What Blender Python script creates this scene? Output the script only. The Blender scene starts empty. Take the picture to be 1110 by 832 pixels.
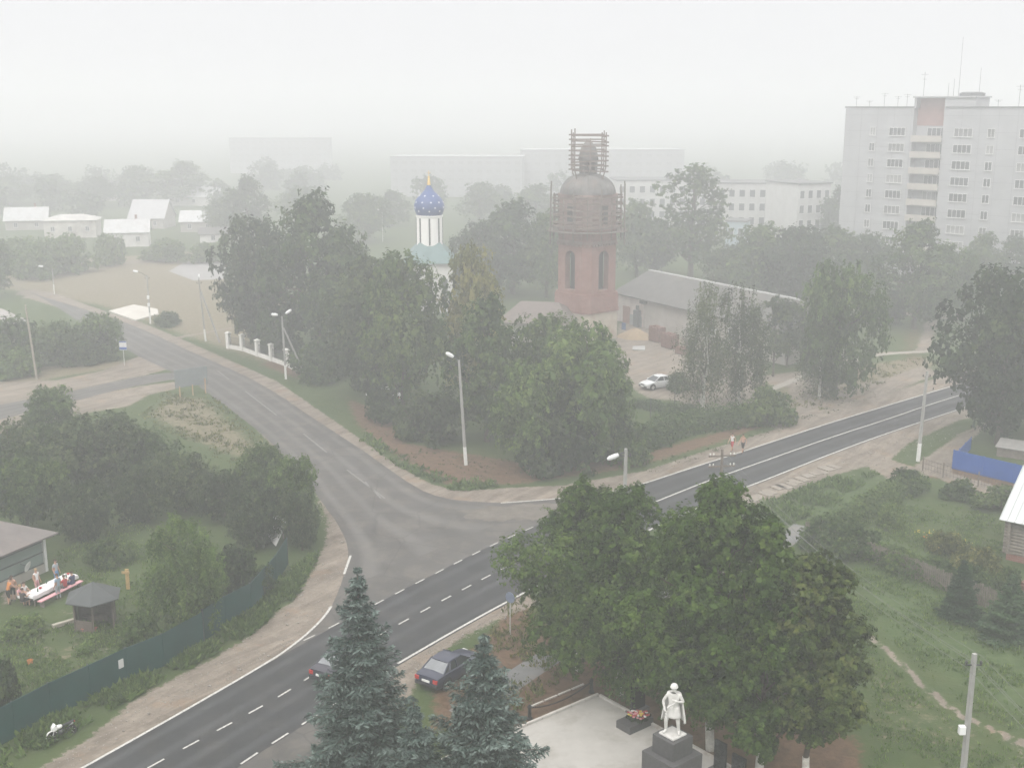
import bpy, math, random
import numpy as np
from mathutils import Vector, Matrix

S = bpy.context.scene
COL = S.collection
PI = math.pi
R = math.radians

# ------------------------------------------------------------------ camera
CAM_H, FPX, HORIZON = 31.0, 1280.0, 115.0
PITCH = math.atan((416 - HORIZON) / FPX)
cd = bpy.data.cameras.new('camera')
cam = bpy.data.objects.new('camera', cd)
COL.objects.link(cam)
cam.location = (0, 0, CAM_H)
cam.rotation_euler = (PI / 2 - PITCH, 0, 0)
cd.sensor_width = 36.0
cd.lens = 36.0 * FPX / 1110.0
cd.clip_start = 0.5
cd.clip_end = 12000
S.camera = cam

# ------------------------------------------------------------------ sky, sun, exposure
SUN_EL, SUN_AZ = R(52), R(200)
w = bpy.data.worlds.new('World'); S.world = w; w.use_nodes = True
nt = w.node_tree
bg = nt.nodes['Background']
sky = nt.nodes.new('ShaderNodeTexSky'); sky.sky_type = 'NISHITA'; sky.sun_disc = False
sky.sun_elevation = SUN_EL; sky.sun_rotation = SUN_AZ
sky.dust_density = 6.0; sky.air_density = 1.0; sky.ozone_density = 1.0
hs = nt.nodes.new('ShaderNodeHueSaturation'); hs.inputs['Saturation'].default_value = 0.10
flat = nt.nodes.new('ShaderNodeMix'); flat.data_type = 'RGBA'; flat.inputs['Factor'].default_value = 0.82
geo = nt.nodes.new('ShaderNodeTexCoord'); sep = nt.nodes.new('ShaderNodeSeparateXYZ')
rmp = nt.nodes.new('ShaderNodeValToRGB')          # overcast sky: brighter overhead than low down
rmp.color_ramp.elements[0].position = 0.0; rmp.color_ramp.elements[0].color = (8.55, 8.6, 8.75, 1)
rmp.color_ramp.elements[1].position = 0.8; rmp.color_ramp.elements[1].color = (25.0, 24.6, 24.2, 1)
e = rmp.color_ramp.elements.new(0.15); e.color = (8.65, 8.7, 8.85, 1)
L = nt.links.new
L(sky.outputs[0], hs.inputs['Color']); L(hs.outputs[0], flat.inputs[6])
L(geo.outputs['Generated'], sep.inputs[0]); L(sep.outputs['Z'], rmp.inputs[0]); L(rmp.outputs[0], flat.inputs[7])
L(flat.outputs[2], bg.inputs['Color'])
bg.inputs['Strength'].default_value = 0.10
sd = bpy.data.lights.new('sun', 'SUN'); sd.energy = 1.5; sd.angle = R(25); sd.color = (1, 0.96, 0.9)
sun = bpy.data.objects.new('sun', sd); COL.objects.link(sun)
sun.rotation_euler = (PI / 2 - SUN_EL, 0, PI - SUN_AZ)
HAZE_DENSITY = 0.0030
HAZE_COLOR = (0.905, 0.912, 0.938)
S.view_settings.view_transform = 'Standard'
S.view_settings.look = 'None'
S.view_settings.exposure = 0.24
S.view_settings.gamma = 1.0
S.render.engine = 'CYCLES'
S.cycles.use_denoising = True
S.cycles.max_bounces = 6
S.cycles.diffuse_bounces = 3
S.cycles.glossy_bounces = 2
S.cycles.transmission_bounces = 3
S.cycles.transparent_max_bounces = 4
S.cycles.volume_bounces = 2

# ------------------------------------------------------------------ places: a pixel of the photo -> a point of the ground
_c, _s = math.cos(PITCH), math.sin(PITCH)
def at(px, py, z=0.0):
    u, v = (px - 555) / FPX, (py - 416) / FPX
    t = (z - CAM_H) / (-_s - v * _c)
    return Vector((u * t, (_c - v * _s) * t, z))
def ppm(p):
    return FPX / (p[1] * _c - (p[2] - CAM_H) * _s)
def top_z(p, py):
    "height at ground point p that reaches photo row py"
    a = PITCH + math.atan((py - 416) / FPX)
    return CAM_H - p[1] * math.tan(a)
def row_x(px, p, z=0.0):
    "X for photo column px at the depth of p"
    return (px - 555) / FPX * (p[1] * _c - (z - CAM_H) * _s)
def lerp(a, b, t): return a + (b - a) * t

# ------------------------------------------------------------------ materials
MATS = {}
def new_mat(name):
    m = bpy.data.materials.new(name); m.use_nodes = True
    t = m.node_tree; b = t.nodes['Principled BSDF']
    b.inputs['Specular IOR Level'].default_value = 0.25
    return m, t, b
def ramp(t, stops):
    r = t.nodes.new('ShaderNodeValToRGB'); el = r.color_ramp.elements
    while len(el) < len(stops): el.new(0.5)
    for e_, (p, c) in zip(el, stops): e_.position = p; e_.color = (*c, 1)
    return r
def noise(t, scale, detail=4, rough=0.6, coord='Object', dist=0.0, vec=None):
    n = t.nodes.new('ShaderNodeTexNoise'); n.inputs['Scale'].default_value = scale
    n.inputs['Detail'].default_value = detail; n.inputs['Roughness'].default_value = rough
    n.inputs['Distortion'].default_value = dist
    if vec is None:
        tc = t.nodes.new('ShaderNodeTexCoord'); vec = tc.outputs[coord]
    t.links.new(vec, n.inputs['Vector'])
    return n
def mixc(t, fac, a, b, mode='MIX'):
    m = t.nodes.new('ShaderNodeMix'); m.data_type = 'RGBA'; m.blend_type = mode
    for sock, v in ((m.inputs[0], fac), (m.inputs[6], a), (m.inputs[7], b)):
        if hasattr(v, 'links') or hasattr(v, 'is_linked'): t.links.new(v, sock)
        elif isinstance(v, tuple): sock.default_value = (*v, 1)
        else: sock.default_value = v
    return m.outputs[2]
def bump(t, b, src, strength, dist=0.05):
    n = t.nodes.new('ShaderNodeBump'); n.inputs['Strength'].default_value = strength
    n.inputs['Distance'].default_value = dist
    t.links.new(src, n.inputs['Height']); t.links.new(n.outputs[0], b.inputs['Normal'])
def M(name, col=None, rough=0.75, var=0.25, scale=3.0, metal=0.0, bmp=0.0, dirt=None, spec=None):
    "painted / plain surface with uneven colour"
    if name in MATS: return MATS[name]
    m, t, b = new_mat(name)
    lo = tuple(c * (1 - var) for c in col); hi = tuple(min(1, c * (1 + var)) for c in col)
    n = noise(t, scale, 5, 0.65)
    r = ramp(t, [(0.3, lo), (0.7, hi)]); t.links.new(n.outputs[0], r.inputs[0])
    c = r.outputs[0]
    if dirt:
        n2 = noise(t, scale * 0.35, 6, 0.7)
        r2 = ramp(t, [(0.5, (0, 0, 0)), (0.72, (1, 1, 1))]); t.links.new(n2.outputs[0], r2.inputs[0])
        c = mixc(t, r2.outputs[0], c, dirt)
    t.links.new(c, b.inputs['Base Color'])
    b.inputs['Roughness'].default_value = rough; b.inputs['Metallic'].default_value = metal
    if spec is not None: b.inputs['Specular IOR Level'].default_value = spec
    if bmp: bump(t, b, n.outputs[0], bmp)
    MATS[name] = m
    return m

# ------------------------------------------------------------------ mesh builder and object helpers
class MB:
    def __init__(self): self.v, self.f, self.m, self.uv = [], [], [], None
    def add(self, vs, fs, mi=0):
        o = len(self.v); self.v += [tuple(p) for p in vs]
        self.f += [tuple(i + o for i in f) for f in fs]; self.m += [mi] * len(fs)
        return self
    def box(self, c, s, rz=0.0, mi=0, rot=None):
        hx, hy, hz = s[0] / 2, s[1] / 2, s[2] / 2
        mt = rot if rot is not None else Matrix.Rotation(rz, 3, 'Z')
        cv = Vector(c)
        vs = [cv + mt @ Vector((x * hx, y * hy, z * hz)) for x in (-1, 1) for y in (-1, 1) for z in (-1, 1)]
        return self.add(vs, [(0, 1, 3, 2), (4, 6, 7, 5), (0, 4, 5, 1), (2, 3, 7, 6), (0, 2, 6, 4), (1, 5, 7, 3)], mi)
    def tube(self, pts, r, n=8, mi=0, cap=True):
        pts = [Vector(p) for p in pts]
        rs = r if isinstance(r, (list, tuple)) else [r] * len(pts)
        vs, fs = [], []
        up = Vector((0.13, 0.31, 0.94))
        for i, p in enumerate(pts):
            d = (pts[min(i + 1, len(pts) - 1)] - pts[max(i - 1, 0)]).normalized()
            a = d.cross(up)
            if a.length < 0.05: a = d.cross(Vector((1, 0, 0)))
            a.normalize(); b = d.cross(a)
            for k in range(n):
                t = 2 * PI * k / n
                vs.append(p + (a * math.cos(t) + b * math.sin(t)) * rs[i])
        for i in range(len(pts) - 1):
            for k in range(n):
                k2 = (k + 1) % n
                fs.append((i * n + k, i * n + k2, (i + 1) * n + k2, (i + 1) * n + k))
        if cap:
            fs.append(tuple(range(n - 1, -1, -1))); fs.append(tuple((len(pts) - 1) * n + k for k in range(n)))
        return self.add(vs, fs, mi)
    def bar(self, a, b, w_, h_=None, mi=0):
        "square bar from a to b"
        a, b = Vector(a), Vector(b); d = b - a
        q = d.to_track_quat('X', 'Z').to_matrix()
        return self.box((a + b) / 2, (d.length, w_, h_ or w_), mi=mi, rot=q)
    def lathe(self, prof, n=24, c=(0, 0, 0), mi=0, a0=0.0, sy=1.0):
        vs, fs = [], []
        for r, z in prof:
            for k in range(n):
                t = a0 + 2 * PI * k / n
                vs.append((c[0] + r * math.cos(t), c[1] + sy * r * math.sin(t), c[2] + z))
        for i in range(len(prof) - 1):
            for k in range(n):
                k2 = (k + 1) % n
                fs.append((i * n + k, i * n + k2, (i + 1) * n + k2, (i + 1) * n + k))
        fs.append(tuple(range(n - 1, -1, -1))); fs.append(tuple((len(prof) - 1) * n + k for k in range(n)))
        return self.add(vs, fs, mi)
    def prism(self, poly, z0, z1, mi=0):
        n = len(poly)
        vs = [(p[0], p[1], z0) for p in poly] + [(p[0], p[1], z1) for p in poly]
        fs = [(i, (i + 1) % n, n + (i + 1) % n, n + i) for i in range(n)]
        fs += [tuple(range(n - 1, -1, -1)), tuple(range(n, 2 * n))]
        return self.add(vs, fs, mi)
    def sheet(self, poly, mi=0):
        return self.add(poly, [tuple(range(len(poly)))], mi)
    def solid(self, poly, n_, th, mi=0):
        "a flat polygon given thickness th along -n_"
        n_ = Vector(n_).normalized() * th; k = len(poly)
        vs = [Vector(p) for p in poly] + [Vector(p) - n_ for p in poly]
        fs = [tuple(range(k)), tuple(range(2 * k - 1, k - 1, -1))] + [(i, k + i, k + (i + 1) % k, (i + 1) % k) for i in range(k)]
        return self.add(vs, fs, mi)
    def ball(self, c, r, n=10, mi=0, s=(1, 1, 1)):
        prof = [(r * math.sin(PI * i / n), -r * math.cos(PI * i / n)) for i in range(n + 1)]
        o = len(self.v); self.lathe([(max(1e-4, a), b) for a, b in prof], n + 2, (0, 0, 0), mi)
        for i in range(o, len(self.v)):
            p = self.v[i]; self.v[i] = (c[0] + p[0] * s[0], c[1] + p[1] * s[1], c[2] + p[2] * s[2])
        return self
    def build(self, name, mat, parent=None, smooth=False, loc=None, bevel=0.0):
        me = bpy.data.meshes.new(name); me.from_pydata(self.v, [], self.f)
        for m_ in (mat if isinstance(mat, (list, tuple)) else [mat]): me.materials.append(m_)
        me.polygons.foreach_set('material_index', self.m)
        if smooth:
            me.polygons.foreach_set('use_smooth', [True] * len(me.polygons))
            me.set_sharp_from_angle(angle=R(40))
        me.update()
        o = bpy.data.objects.new(name, me); COL.objects.link(o)
        if parent: o.parent = parent
        if loc is not None: o.location = loc
        if bevel:
            b = o.modifiers.new('bevel', 'BEVEL'); b.width = bevel; b.segments = 2; b.limit_method = 'ANGLE'
        return o
def tag(o, label=None, cat=None, group=None, kind=None):
    if label: o['label'] = label
    if cat: o['category'] = cat
    if group: o['group'] = group
    if kind: o['kind'] = kind
    return o
def thing(name, label, cat, loc=(0, 0, 0), rz=0.0, group=None):
    o = bpy.data.objects.new(name, None); COL.objects.link(o); o.empty_display_size = 0.3
    o.location = loc; o.rotation_euler = (0, 0, rz)
    return tag(o, label, cat, group)
def kids(o): return [c for c in bpy.data.objects if c.parent == o]
KIDS = {}
def copy_tree(o, parent=None):
    "a copy of a thing with copies of its parts and sub-parts (mesh data shared)"
    if o not in KIDS: KIDS[o] = kids(o)
    c = o.copy(); COL.objects.link(c)
    if parent: c.parent = parent
    for ch in KIDS[o]: copy_tree(ch, c)
    return c
def dup(o, loc, rz=0.0, label=None, group=None, scale=None):
    c = copy_tree(o); c.location = loc; c.rotation_euler = (0, 0, rz)
    if scale: c.scale = scale
    if label: c['label'] = label
    if group: c['group'] = group
    return c

# ------------------------------------------------------------------ ground: one sheet to the horizon
def axis(spec):
    out = [spec[0][0]]
    for a, b, st in spec:
        n = max(1, round((b - a) / st)); out += [a + (b - a) * (i + 1) / n for i in range(n)]
    return np.array(out)
gx = axis([(-3200, -600, 400), (-600, -220, 20), (-220, -80, 3), (-80, 90, 0.5), (90, 220, 3), (220, 600, 20), (600, 3200, 400)])
gy = axis([(-60, 30, 10), (30, 145, 0.5), (145, 300, 1.5), (300, 600, 12), (600, 4000, 340)])
GX, GY = np.meshgrid(gx, gy)
P = np.stack([GX.ravel(), GY.ravel()], 1)
def sdf(poly):
    "signed distance to polygon, positive inside"
    q = np.array([(p[0], p[1]) for p in poly]); n = len(q)
    d = np.full(len(P), 1e9); ins = np.zeros(len(P), bool)
    for i in range(n):
        a, b = q[i], q[(i + 1) % n]; e_ = b - a; w_ = P - a
        t = np.clip((w_ @ e_) / max(1e-9, e_ @ e_), 0, 1)
        d = np.minimum(d, np.hypot(*(w_ - t[:, None] * e_).T))
        c1 = (P[:, 1] >= a[1]) != (P[:, 1] >= b[1])
        with np.errstate(divide='ignore', invalid='ignore'):
            c2 = P[:, 0] < a[0] + (P[:, 1] - a[1]) * e_[0] / (e_[1] if e_[1] else 1e-9)
        ins ^= c1 & c2
    return np.where(ins, d, -d)
def linedist(pts):
    q = np.array([(p[0], p[1]) for p in pts]); d = np.full(len(P), 1e9)
    for a, b in zip(q[:-1], q[1:]):
        e_ = b - a; w_ = P - a; t = np.clip((w_ @ e_) / (e_ @ e_), 0, 1)
        d = np.minimum(d, np.hypot(*(w_ - t[:, None] * e_).T))
    return d
def G(*px): return [at(x, y) for x, y in px]
mask = {k: np.zeros(len(P)) for k in ('dirt', 'brown', 'dry', 'lush')}
def area(kind, pts, feather=1.2, amount=1.0):
    s_ = sdf(pts); mask[kind] = np.maximum(mask[kind], amount * np.clip(0.5 + s_ / (2 * feather), 0, 1))
def trail(kind, pts, width, feather=0.5, amount=1.0):
    d = width / 2 - linedist(pts); mask[kind] = np.maximum(mask[kind], amount * np.clip(0.5 + d / (2 * feather), 0, 1))

# bare soil along the roads and in the yards
area('dirt', G((-10, 900), (40, 835), (95, 800), (150, 755), (215, 722), (270, 690), (318, 650), (340, 618), (352, 590), (356, 565), (342, 532), (322, 508), (285, 472),
               (300, 480), (345, 520), (385, 580), (382, 610), (360, 670), (300, 730), (150, 815), (60, 880)), 0.9)
area('dirt', G((285, 472), (262, 446), (230, 420), (245, 420), (300, 470), (330, 500), (322, 508)), 0.6)
area('dirt', G((431, 700), (560, 632), (585, 655), (545, 668), (500, 692), (470, 712), (440, 760), (400, 800), (330, 880), (190, 890), (255, 832), (360, 765)), 0.9)
area('dirt', G((30, 312), (60, 318), (116, 338), (155, 350), (205, 371), (300, 413), (348, 446), (400, 482), (428, 502), (465, 524), (500, 532), (560, 528), (610, 526),
               (660, 517), (700, 510), (690, 535), (600, 548), (540, 550), (470, 545), (380, 490), (284, 422), (151, 360), (20, 320)), 0.7)
area('dirt', G((690, 513), (760, 490), (850, 462), (930, 436), (1030, 405), (1110, 385), (1110, 405), (1026, 428), (900, 466), (800, 499), (690, 535)), 0.7)
area('dirt', G((780, 530), (900, 488), (1030, 444), (1110, 425), (1110, 440), (1040, 455), (985, 480), (965, 498), (990, 506), (1040, 470), (1075, 455), (1050, 480), (1030, 512),
               (1110, 535), (1110, 560), (1010, 515), (965, 520), (940, 505), (900, 516), (850, 535), (815, 553), (790, 556)), 0.8)
area('dirt', G((672, 350), (735, 352), (780, 380), (830, 400), (830, 445), (800, 442), (760, 446), (735, 434), (705, 432), (690, 424), (678, 408), (665, 380)), 1.2)
area('dirt', G((800, 410), (850, 404), (905, 398), (915, 420), (960, 410), (1000, 396), (1020, 404), (960, 428), (900, 448), (850, 466), (835, 462), (862, 446), (855, 420)), 1.2)
trail('dirt', G((845, 415), (880, 402), (905, 396), (945, 384), (1015, 380)), 1.6, 0.8)
trail('dirt', G((1000, 380), (1010, 350), (1030, 320)), 2.0, 1.5, 0.9)
trail('dirt', G((930, 335), (1040, 345)), 3.0, 1.5, 0.9)
area('dirt', G((-60, 415), (60, 412), (110, 402), (152, 385), (182, 400), (160, 406), (120, 414), (0, 444), (-60, 460)), 0.8)
area('dirt', G((-60, 470), (0, 452), (120, 424), (160, 417), (205, 412), (195, 420), (160, 428), (140, 440), (100, 446), (40, 462), (-60, 490)), 1.0)
trail('dirt', G((0, 296), (60, 286), (170, 284)), 4, 3, 0.75)
trail('dirt', G((930, 680), (965, 707), (1000, 742), (1040, 774), (1110, 806), (1150, 820)), 0.5, 0.4, 1.0)
area('dirt', G((120, 830), (100, 800), (130, 780), (165, 790)), 1.5, .5)
area('dirt', G((1085, 800), (1120, 795), (1130, 850), (1085, 840)), 1.2, 0.55)
area('dirt', G((62, 728), (85, 718), (105, 735), (92, 745), (70, 750)), 1.0, 0.6)
area('dirt', G((0, 628), (28, 628), (32, 640), (0, 662)), 0.7, 0.8)
for pts_, am in ((((0, 668), (30, 672), (60, 690), (40, 700), (0, 690)), .62), (((25, 705), (70, 690), (60, 712), (30, 722)), .6), (((90, 690), (130, 700), (118, 715), (95, 712)), .62), (((0, 740), (40, 735), (20, 760), (0, 765)), .6), (((60, 650), (95, 660), (80, 672), (55, 668)), .55)): area('dirt', G(*pts_), 1.2, am)
trail('dirt', G((190, 366), (225, 360), (262, 353), (300, 348)), 1.2, .7, .9)
# leaf litter and worn reddish ground
area('brown', G((560, 640), (600, 690), (650, 700), (760, 740), (830, 770), (930, 800), (940, 880), (700, 900), (640, 760), (560, 790), (470, 790), (470, 730), (530, 690)), 1.6)
area('brown', G((375, 430), (420, 450), (440, 480), (500, 490), (560, 500), (640, 500), (700, 490), (800, 462), (830, 462), (760, 486), (680, 508), (560, 525), (480, 524), (430, 495), (385, 458)), 1.6, 0.95)
area('brown', G((275, 395), (300, 388), (330, 398), (345, 412), (320, 412)), 1.5, 0.7)
area('brown', G((20, 750), (62, 722), (110, 700), (150, 690), (120, 715), (70, 745)), 2.0, 0.55)
area('brown', G((985, 512), (1040, 500), (1110, 525), (1110, 545), (1040, 525)), 1.0, 0.9)
area('brown', G((960, 360), (1020, 330), (1020, 400), (960, 400)), 3.0, 0.5)
# straw-dry grass
area('dry', G((-80, 300), (20, 285), (240, 270), (330, 330), (300, 400), (200, 365), (100, 330)), 4.0, 0.85)
area('dry', G((150, 450), (180, 425), (230, 430), (300, 490), (250, 500), (200, 480)), 2.0, 0.6)
area('dry', G((0, 425), (60, 410), (130, 398), (140, 390), (0, 400)), 1.5, 0.8)
area('dry', G((840, 420), (900, 400), (1000, 385), (1020, 395), (960, 415), (900, 440), (850, 445)), 2.0, 0.8)
area('dry', G((900, 690), (960, 700), (1110, 800), (1110, 840), (930, 820), (900, 760)), 2.5, 0.42)
area('dry', G((-10, 700), (60, 690), (140, 660), (160, 690), (100, 720), (0, 780)), 3.0, 0.5)
area('lush', G((905, 560), (1110, 640), (1110, 780), (960, 690)), 2.0, 1.0)
area('lush', G((800, 560), (900, 518), (960, 515), (940, 560), (860, 570)), 2.0, 0.8)

me = bpy.data.meshes.new('ground')
nx, ny = len(gx), len(gy)
rng0 = np.random.default_rng(3)
V3 = np.zeros((nx * ny, 3)); V3[:, :2] = P
idx = np.arange(nx * ny).reshape(ny, nx)
Fq = np.stack([idx[:-1, :-1], idx[:-1, 1:], idx[1:, 1:], idx[1:, :-1]], -1).reshape(-1, 4)
def quick_mesh(me, V, F, k):
    me.vertices.add(len(V)); me.vertices.foreach_set('co', np.asarray(V, np.float32).ravel())
    me.loops.add(F.size); me.loops.foreach_set('vertex_index', F.astype(np.int32).ravel())
    me.polygons.add(len(F)); me.polygons.foreach_set('loop_start', np.arange(0, F.size, k, dtype=np.int32))
    me.update(calc_edges=True)
quick_mesh(me, V3, Fq, 4)
ca = me.attributes.new('cover', 'FLOAT_COLOR', 'POINT')
ca.data.foreach_set('color', np.stack([mask['dirt'], mask['brown'], mask['dry'], mask['lush']], 1).astype(np.float32).ravel())

m, t, b = new_mat('ground_cover')
at_ = t.nodes.new('ShaderNodeAttribute'); at_.attribute_name = 'cover'
sp = t.nodes.new('ShaderNodeSeparateColor'); t.links.new(at_.outputs['Color'], sp.inputs[0])
n_big = noise(t, 0.09, 5, 0.6); n_mid = noise(t, 0.55, 6, 0.7); n_fine = noise(t, 4.0, 5, 0.7); n_cl = noise(t, 1.6, 6, 0.75, dist=0.6)
def math_(op, a, b_=None, c_=None):
    n = t.nodes.new('ShaderNodeMath'); n.operation = op
    for i, v in enumerate((a, b_, c_)):
        if v is None: continue
        if isinstance(v, (int, float)): n.inputs[i].default_value = v
        else: t.links.new(v, n.inputs[i])
    return n.outputs[0]
def cover(sock, nz, amp, lo, hi):
    v = math_('ADD', sock, math_('MULTIPLY', math_('SUBTRACT', nz, 0.5), amp))
    mr = t.nodes.new('ShaderNodeMapRange'); mr.interpolation_type = 'SMOOTHSTEP'
    mr.inputs['From Min'].default_value = lo; mr.inputs['From Max'].default_value = hi
    t.links.new(v, mr.inputs['Value']); return mr.outputs[0]
n_edge = math_('ADD', math_('MULTIPLY', n_cl.outputs[0], 0.62), math_('MULTIPLY', n_fine.outputs[0], 0.38))
g1 = ramp(t, [(0.25, (0.036, 0.060, 0.020)), (0.45, (0.06, 0.088, 0.031)), (0.62, (0.09, 0.108, 0.043)), (0.8, (0.14, 0.132, 0.07))])
t.links.new(math_('ADD', math_('MULTIPLY', n_mid.outputs[0], 0.65), math_('MULTIPLY', n_big.outputs[0], 0.35)), g1.inputs[0])
grass = mixc(t, math_('MULTIPLY', n_fine.outputs[0], 0.9), g1.outputs[0], (0.045, 0.065, 0.026))
lush = ramp(t, [(0.3, (0.042, 0.07, 0.026)), (0.7, (0.09, 0.122, 0.05))]); t.links.new(n_cl.outputs[0], lush.inputs[0])
grass = mixc(t, cover(at_.outputs['Alpha'], n_mid.outputs[0], 1.2, 0.35, 0.75), grass, lush.outputs[0])
dry = ramp(t, [(0.25, (0.105, 0.098, 0.06)), (0.55, (0.175, 0.15, 0.102)), (0.8, (0.235, 0.195, 0.145))]); t.links.new(n_cl.outputs[0], dry.inputs[0])
brn = ramp(t, [(0.2, (0.05, 0.034, 0.022)), (0.5, (0.115, 0.074, 0.048)), (0.8, (0.18, 0.115, 0.075))]); t.links.new(n_cl.outputs[0], brn.inputs[0])
drt = ramp(t, [(0.2, (0.105, 0.09, 0.074)), (0.5, (0.19, 0.163, 0.136)), (0.78, (0.285, 0.25, 0.212))])
t.links.new(math_('ADD', math_('MULTIPLY', n_mid.outputs[0], 0.6), math_('MULTIPLY', n_fine.outputs[0], 0.4)), drt.inputs[0])
c = mixc(t, cover(sp.outputs[2], n_edge, 1.3, 0.40, 0.62), grass, dry.outputs[0])
c = mixc(t, cover(sp.outputs[1], n_edge, 1.2, 0.41, 0.6), c, brn.outputs[0])
tcg = t.nodes.new('ShaderNodeTexCoord'); mpg = t.nodes.new('ShaderNodeMapping'); mpg.vector_type = 'TEXTURE'; mpg.inputs['Rotation'].default_value = (0, 0, R(54)); mpg.inputs['Scale'].default_value = (7, 1.0, 1)
t.links.new(tcg.outputs['Object'], mpg.inputs[0]); ruts = noise(t, 1.0, 6, 0.7, dist=0.9, vec=mpg.outputs[0])
rr_ = ramp(t, [(0.36, (0.5, 0.47, 0.45)), (0.5, (1, 1, 1)), (0.64, (1.5, 1.48, 1.45))]); t.links.new(ruts.outputs[0], rr_.inputs[0])
dcol = mixc(t, 0.5, drt.outputs[0], rr_.outputs[0], 'MULTIPLY')
nclay = noise(t, 0.3, 5, 0.7); rcl = ramp(t, [(0.55, (0, 0, 0)), (0.7, (1, 1, 1))]); t.links.new(nclay.outputs[0], rcl.inputs[0])
dcol = mixc(t, math_('MULTIPLY', rcl.outputs[0], 0.55), dcol, (0.25, 0.165, 0.105))
vg = t.nodes.new('ShaderNodeTexVoronoi'); vg.inputs['Scale'].default_value = 3.2; rvg = ramp(t, [(0.0, (1, 1, 1)), (0.13, (0, 0, 0))]); t.links.new(tcg.outputs['Object'], vg.inputs['Vector']); t.links.new(vg.outputs['Distance'], rvg.inputs[0])
dcol = mixc(t, math_('MULTIPLY', rvg.outputs[0], 0.4), dcol, (0.42, 0.38, 0.33))
c = mixc(t, cover(sp.outputs[0], n_edge, 1.35, 0.43, 0.57), c, dcol)
t.links.new(c, b.inputs['Base Color']); b.inputs['Roughness'].default_value = 0.95; b.inputs['Specular IOR Level'].default_value = 0.05
bump(t, b, n_cl.outputs[0], 0.6, 0.25)
me.materials.append(m)
ground = bpy.data.objects.new('ground', me); COL.objects.link(ground)
tag(ground, 'flat ground of grass, straw and bare sandy soil', 'ground', kind='structure')

# ------------------------------------------------------------------ roads
def resample(pts, n):
    q = np.array([(p[0], p[1]) for p in pts]); d = np.r_[0, np.cumsum(np.hypot(*np.diff(q, axis=0).T))]
    s_ = np.linspace(0, d[-1], n)
    return np.stack([np.interp(s_, d, q[:, 0]), np.interp(s_, d, q[:, 1])], 1), d[-1]
def smooth_line(pts, it=2):
    "Chaikin corner cutting"
    q = [Vector((p[0], p[1], 0)) for p in pts]
    for _ in range(it):
        r_ = [q[0]]
        for a, b_ in zip(q[:-1], q[1:]): r_ += [a * .75 + b_ * .25, a * .25 + b_ * .75]
        q = r_ + [q[-1]]
    return q
def ribbon(name, left, right, z, mat, label, jit=0.0, n=90):
    l_, L1 = resample(smooth_line(left), n); r_, L2 = resample(smooth_line(right), n)
    rg = np.random.default_rng(len(name)); K = 8
    V, F, U = [], [], []
    for i in range(n):
        a, b_ = l_[i].copy(), r_[i].copy(); d = (b_ - a) / np.hypot(*(b_ - a))
        a -= d * abs(rg.normal()) * jit; b_ += d * abs(rg.normal()) * jit
        for k in range(K + 1):
            p = a + (b_ - a) * k / K; V.append((p[0], p[1], z)); U.append((k / K, i / (n - 1) * L1))
    for i in range(n - 1):
        for k in range(K): F.append((i * (K + 1) + k, i * (K + 1) + k + 1, (i + 1) * (K + 1) + k + 1, (i + 1) * (K + 1) + k))
    me = bpy.data.meshes.new(name); me.from_pydata(V, [], F); me.materials.append(mat)
    uv = me.uv_layers.new(name='UVMap'); vi = np.zeros(len(me.loops), np.int32); me.loops.foreach_get('vertex_index', vi)
    uv.data.foreach_set('uv', np.array(U, np.float32)[vi].ravel())
    o = bpy.data.objects.new(name, me); COL.objects.link(o)
    return tag(o, label, 'road', kind='structure')
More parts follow.
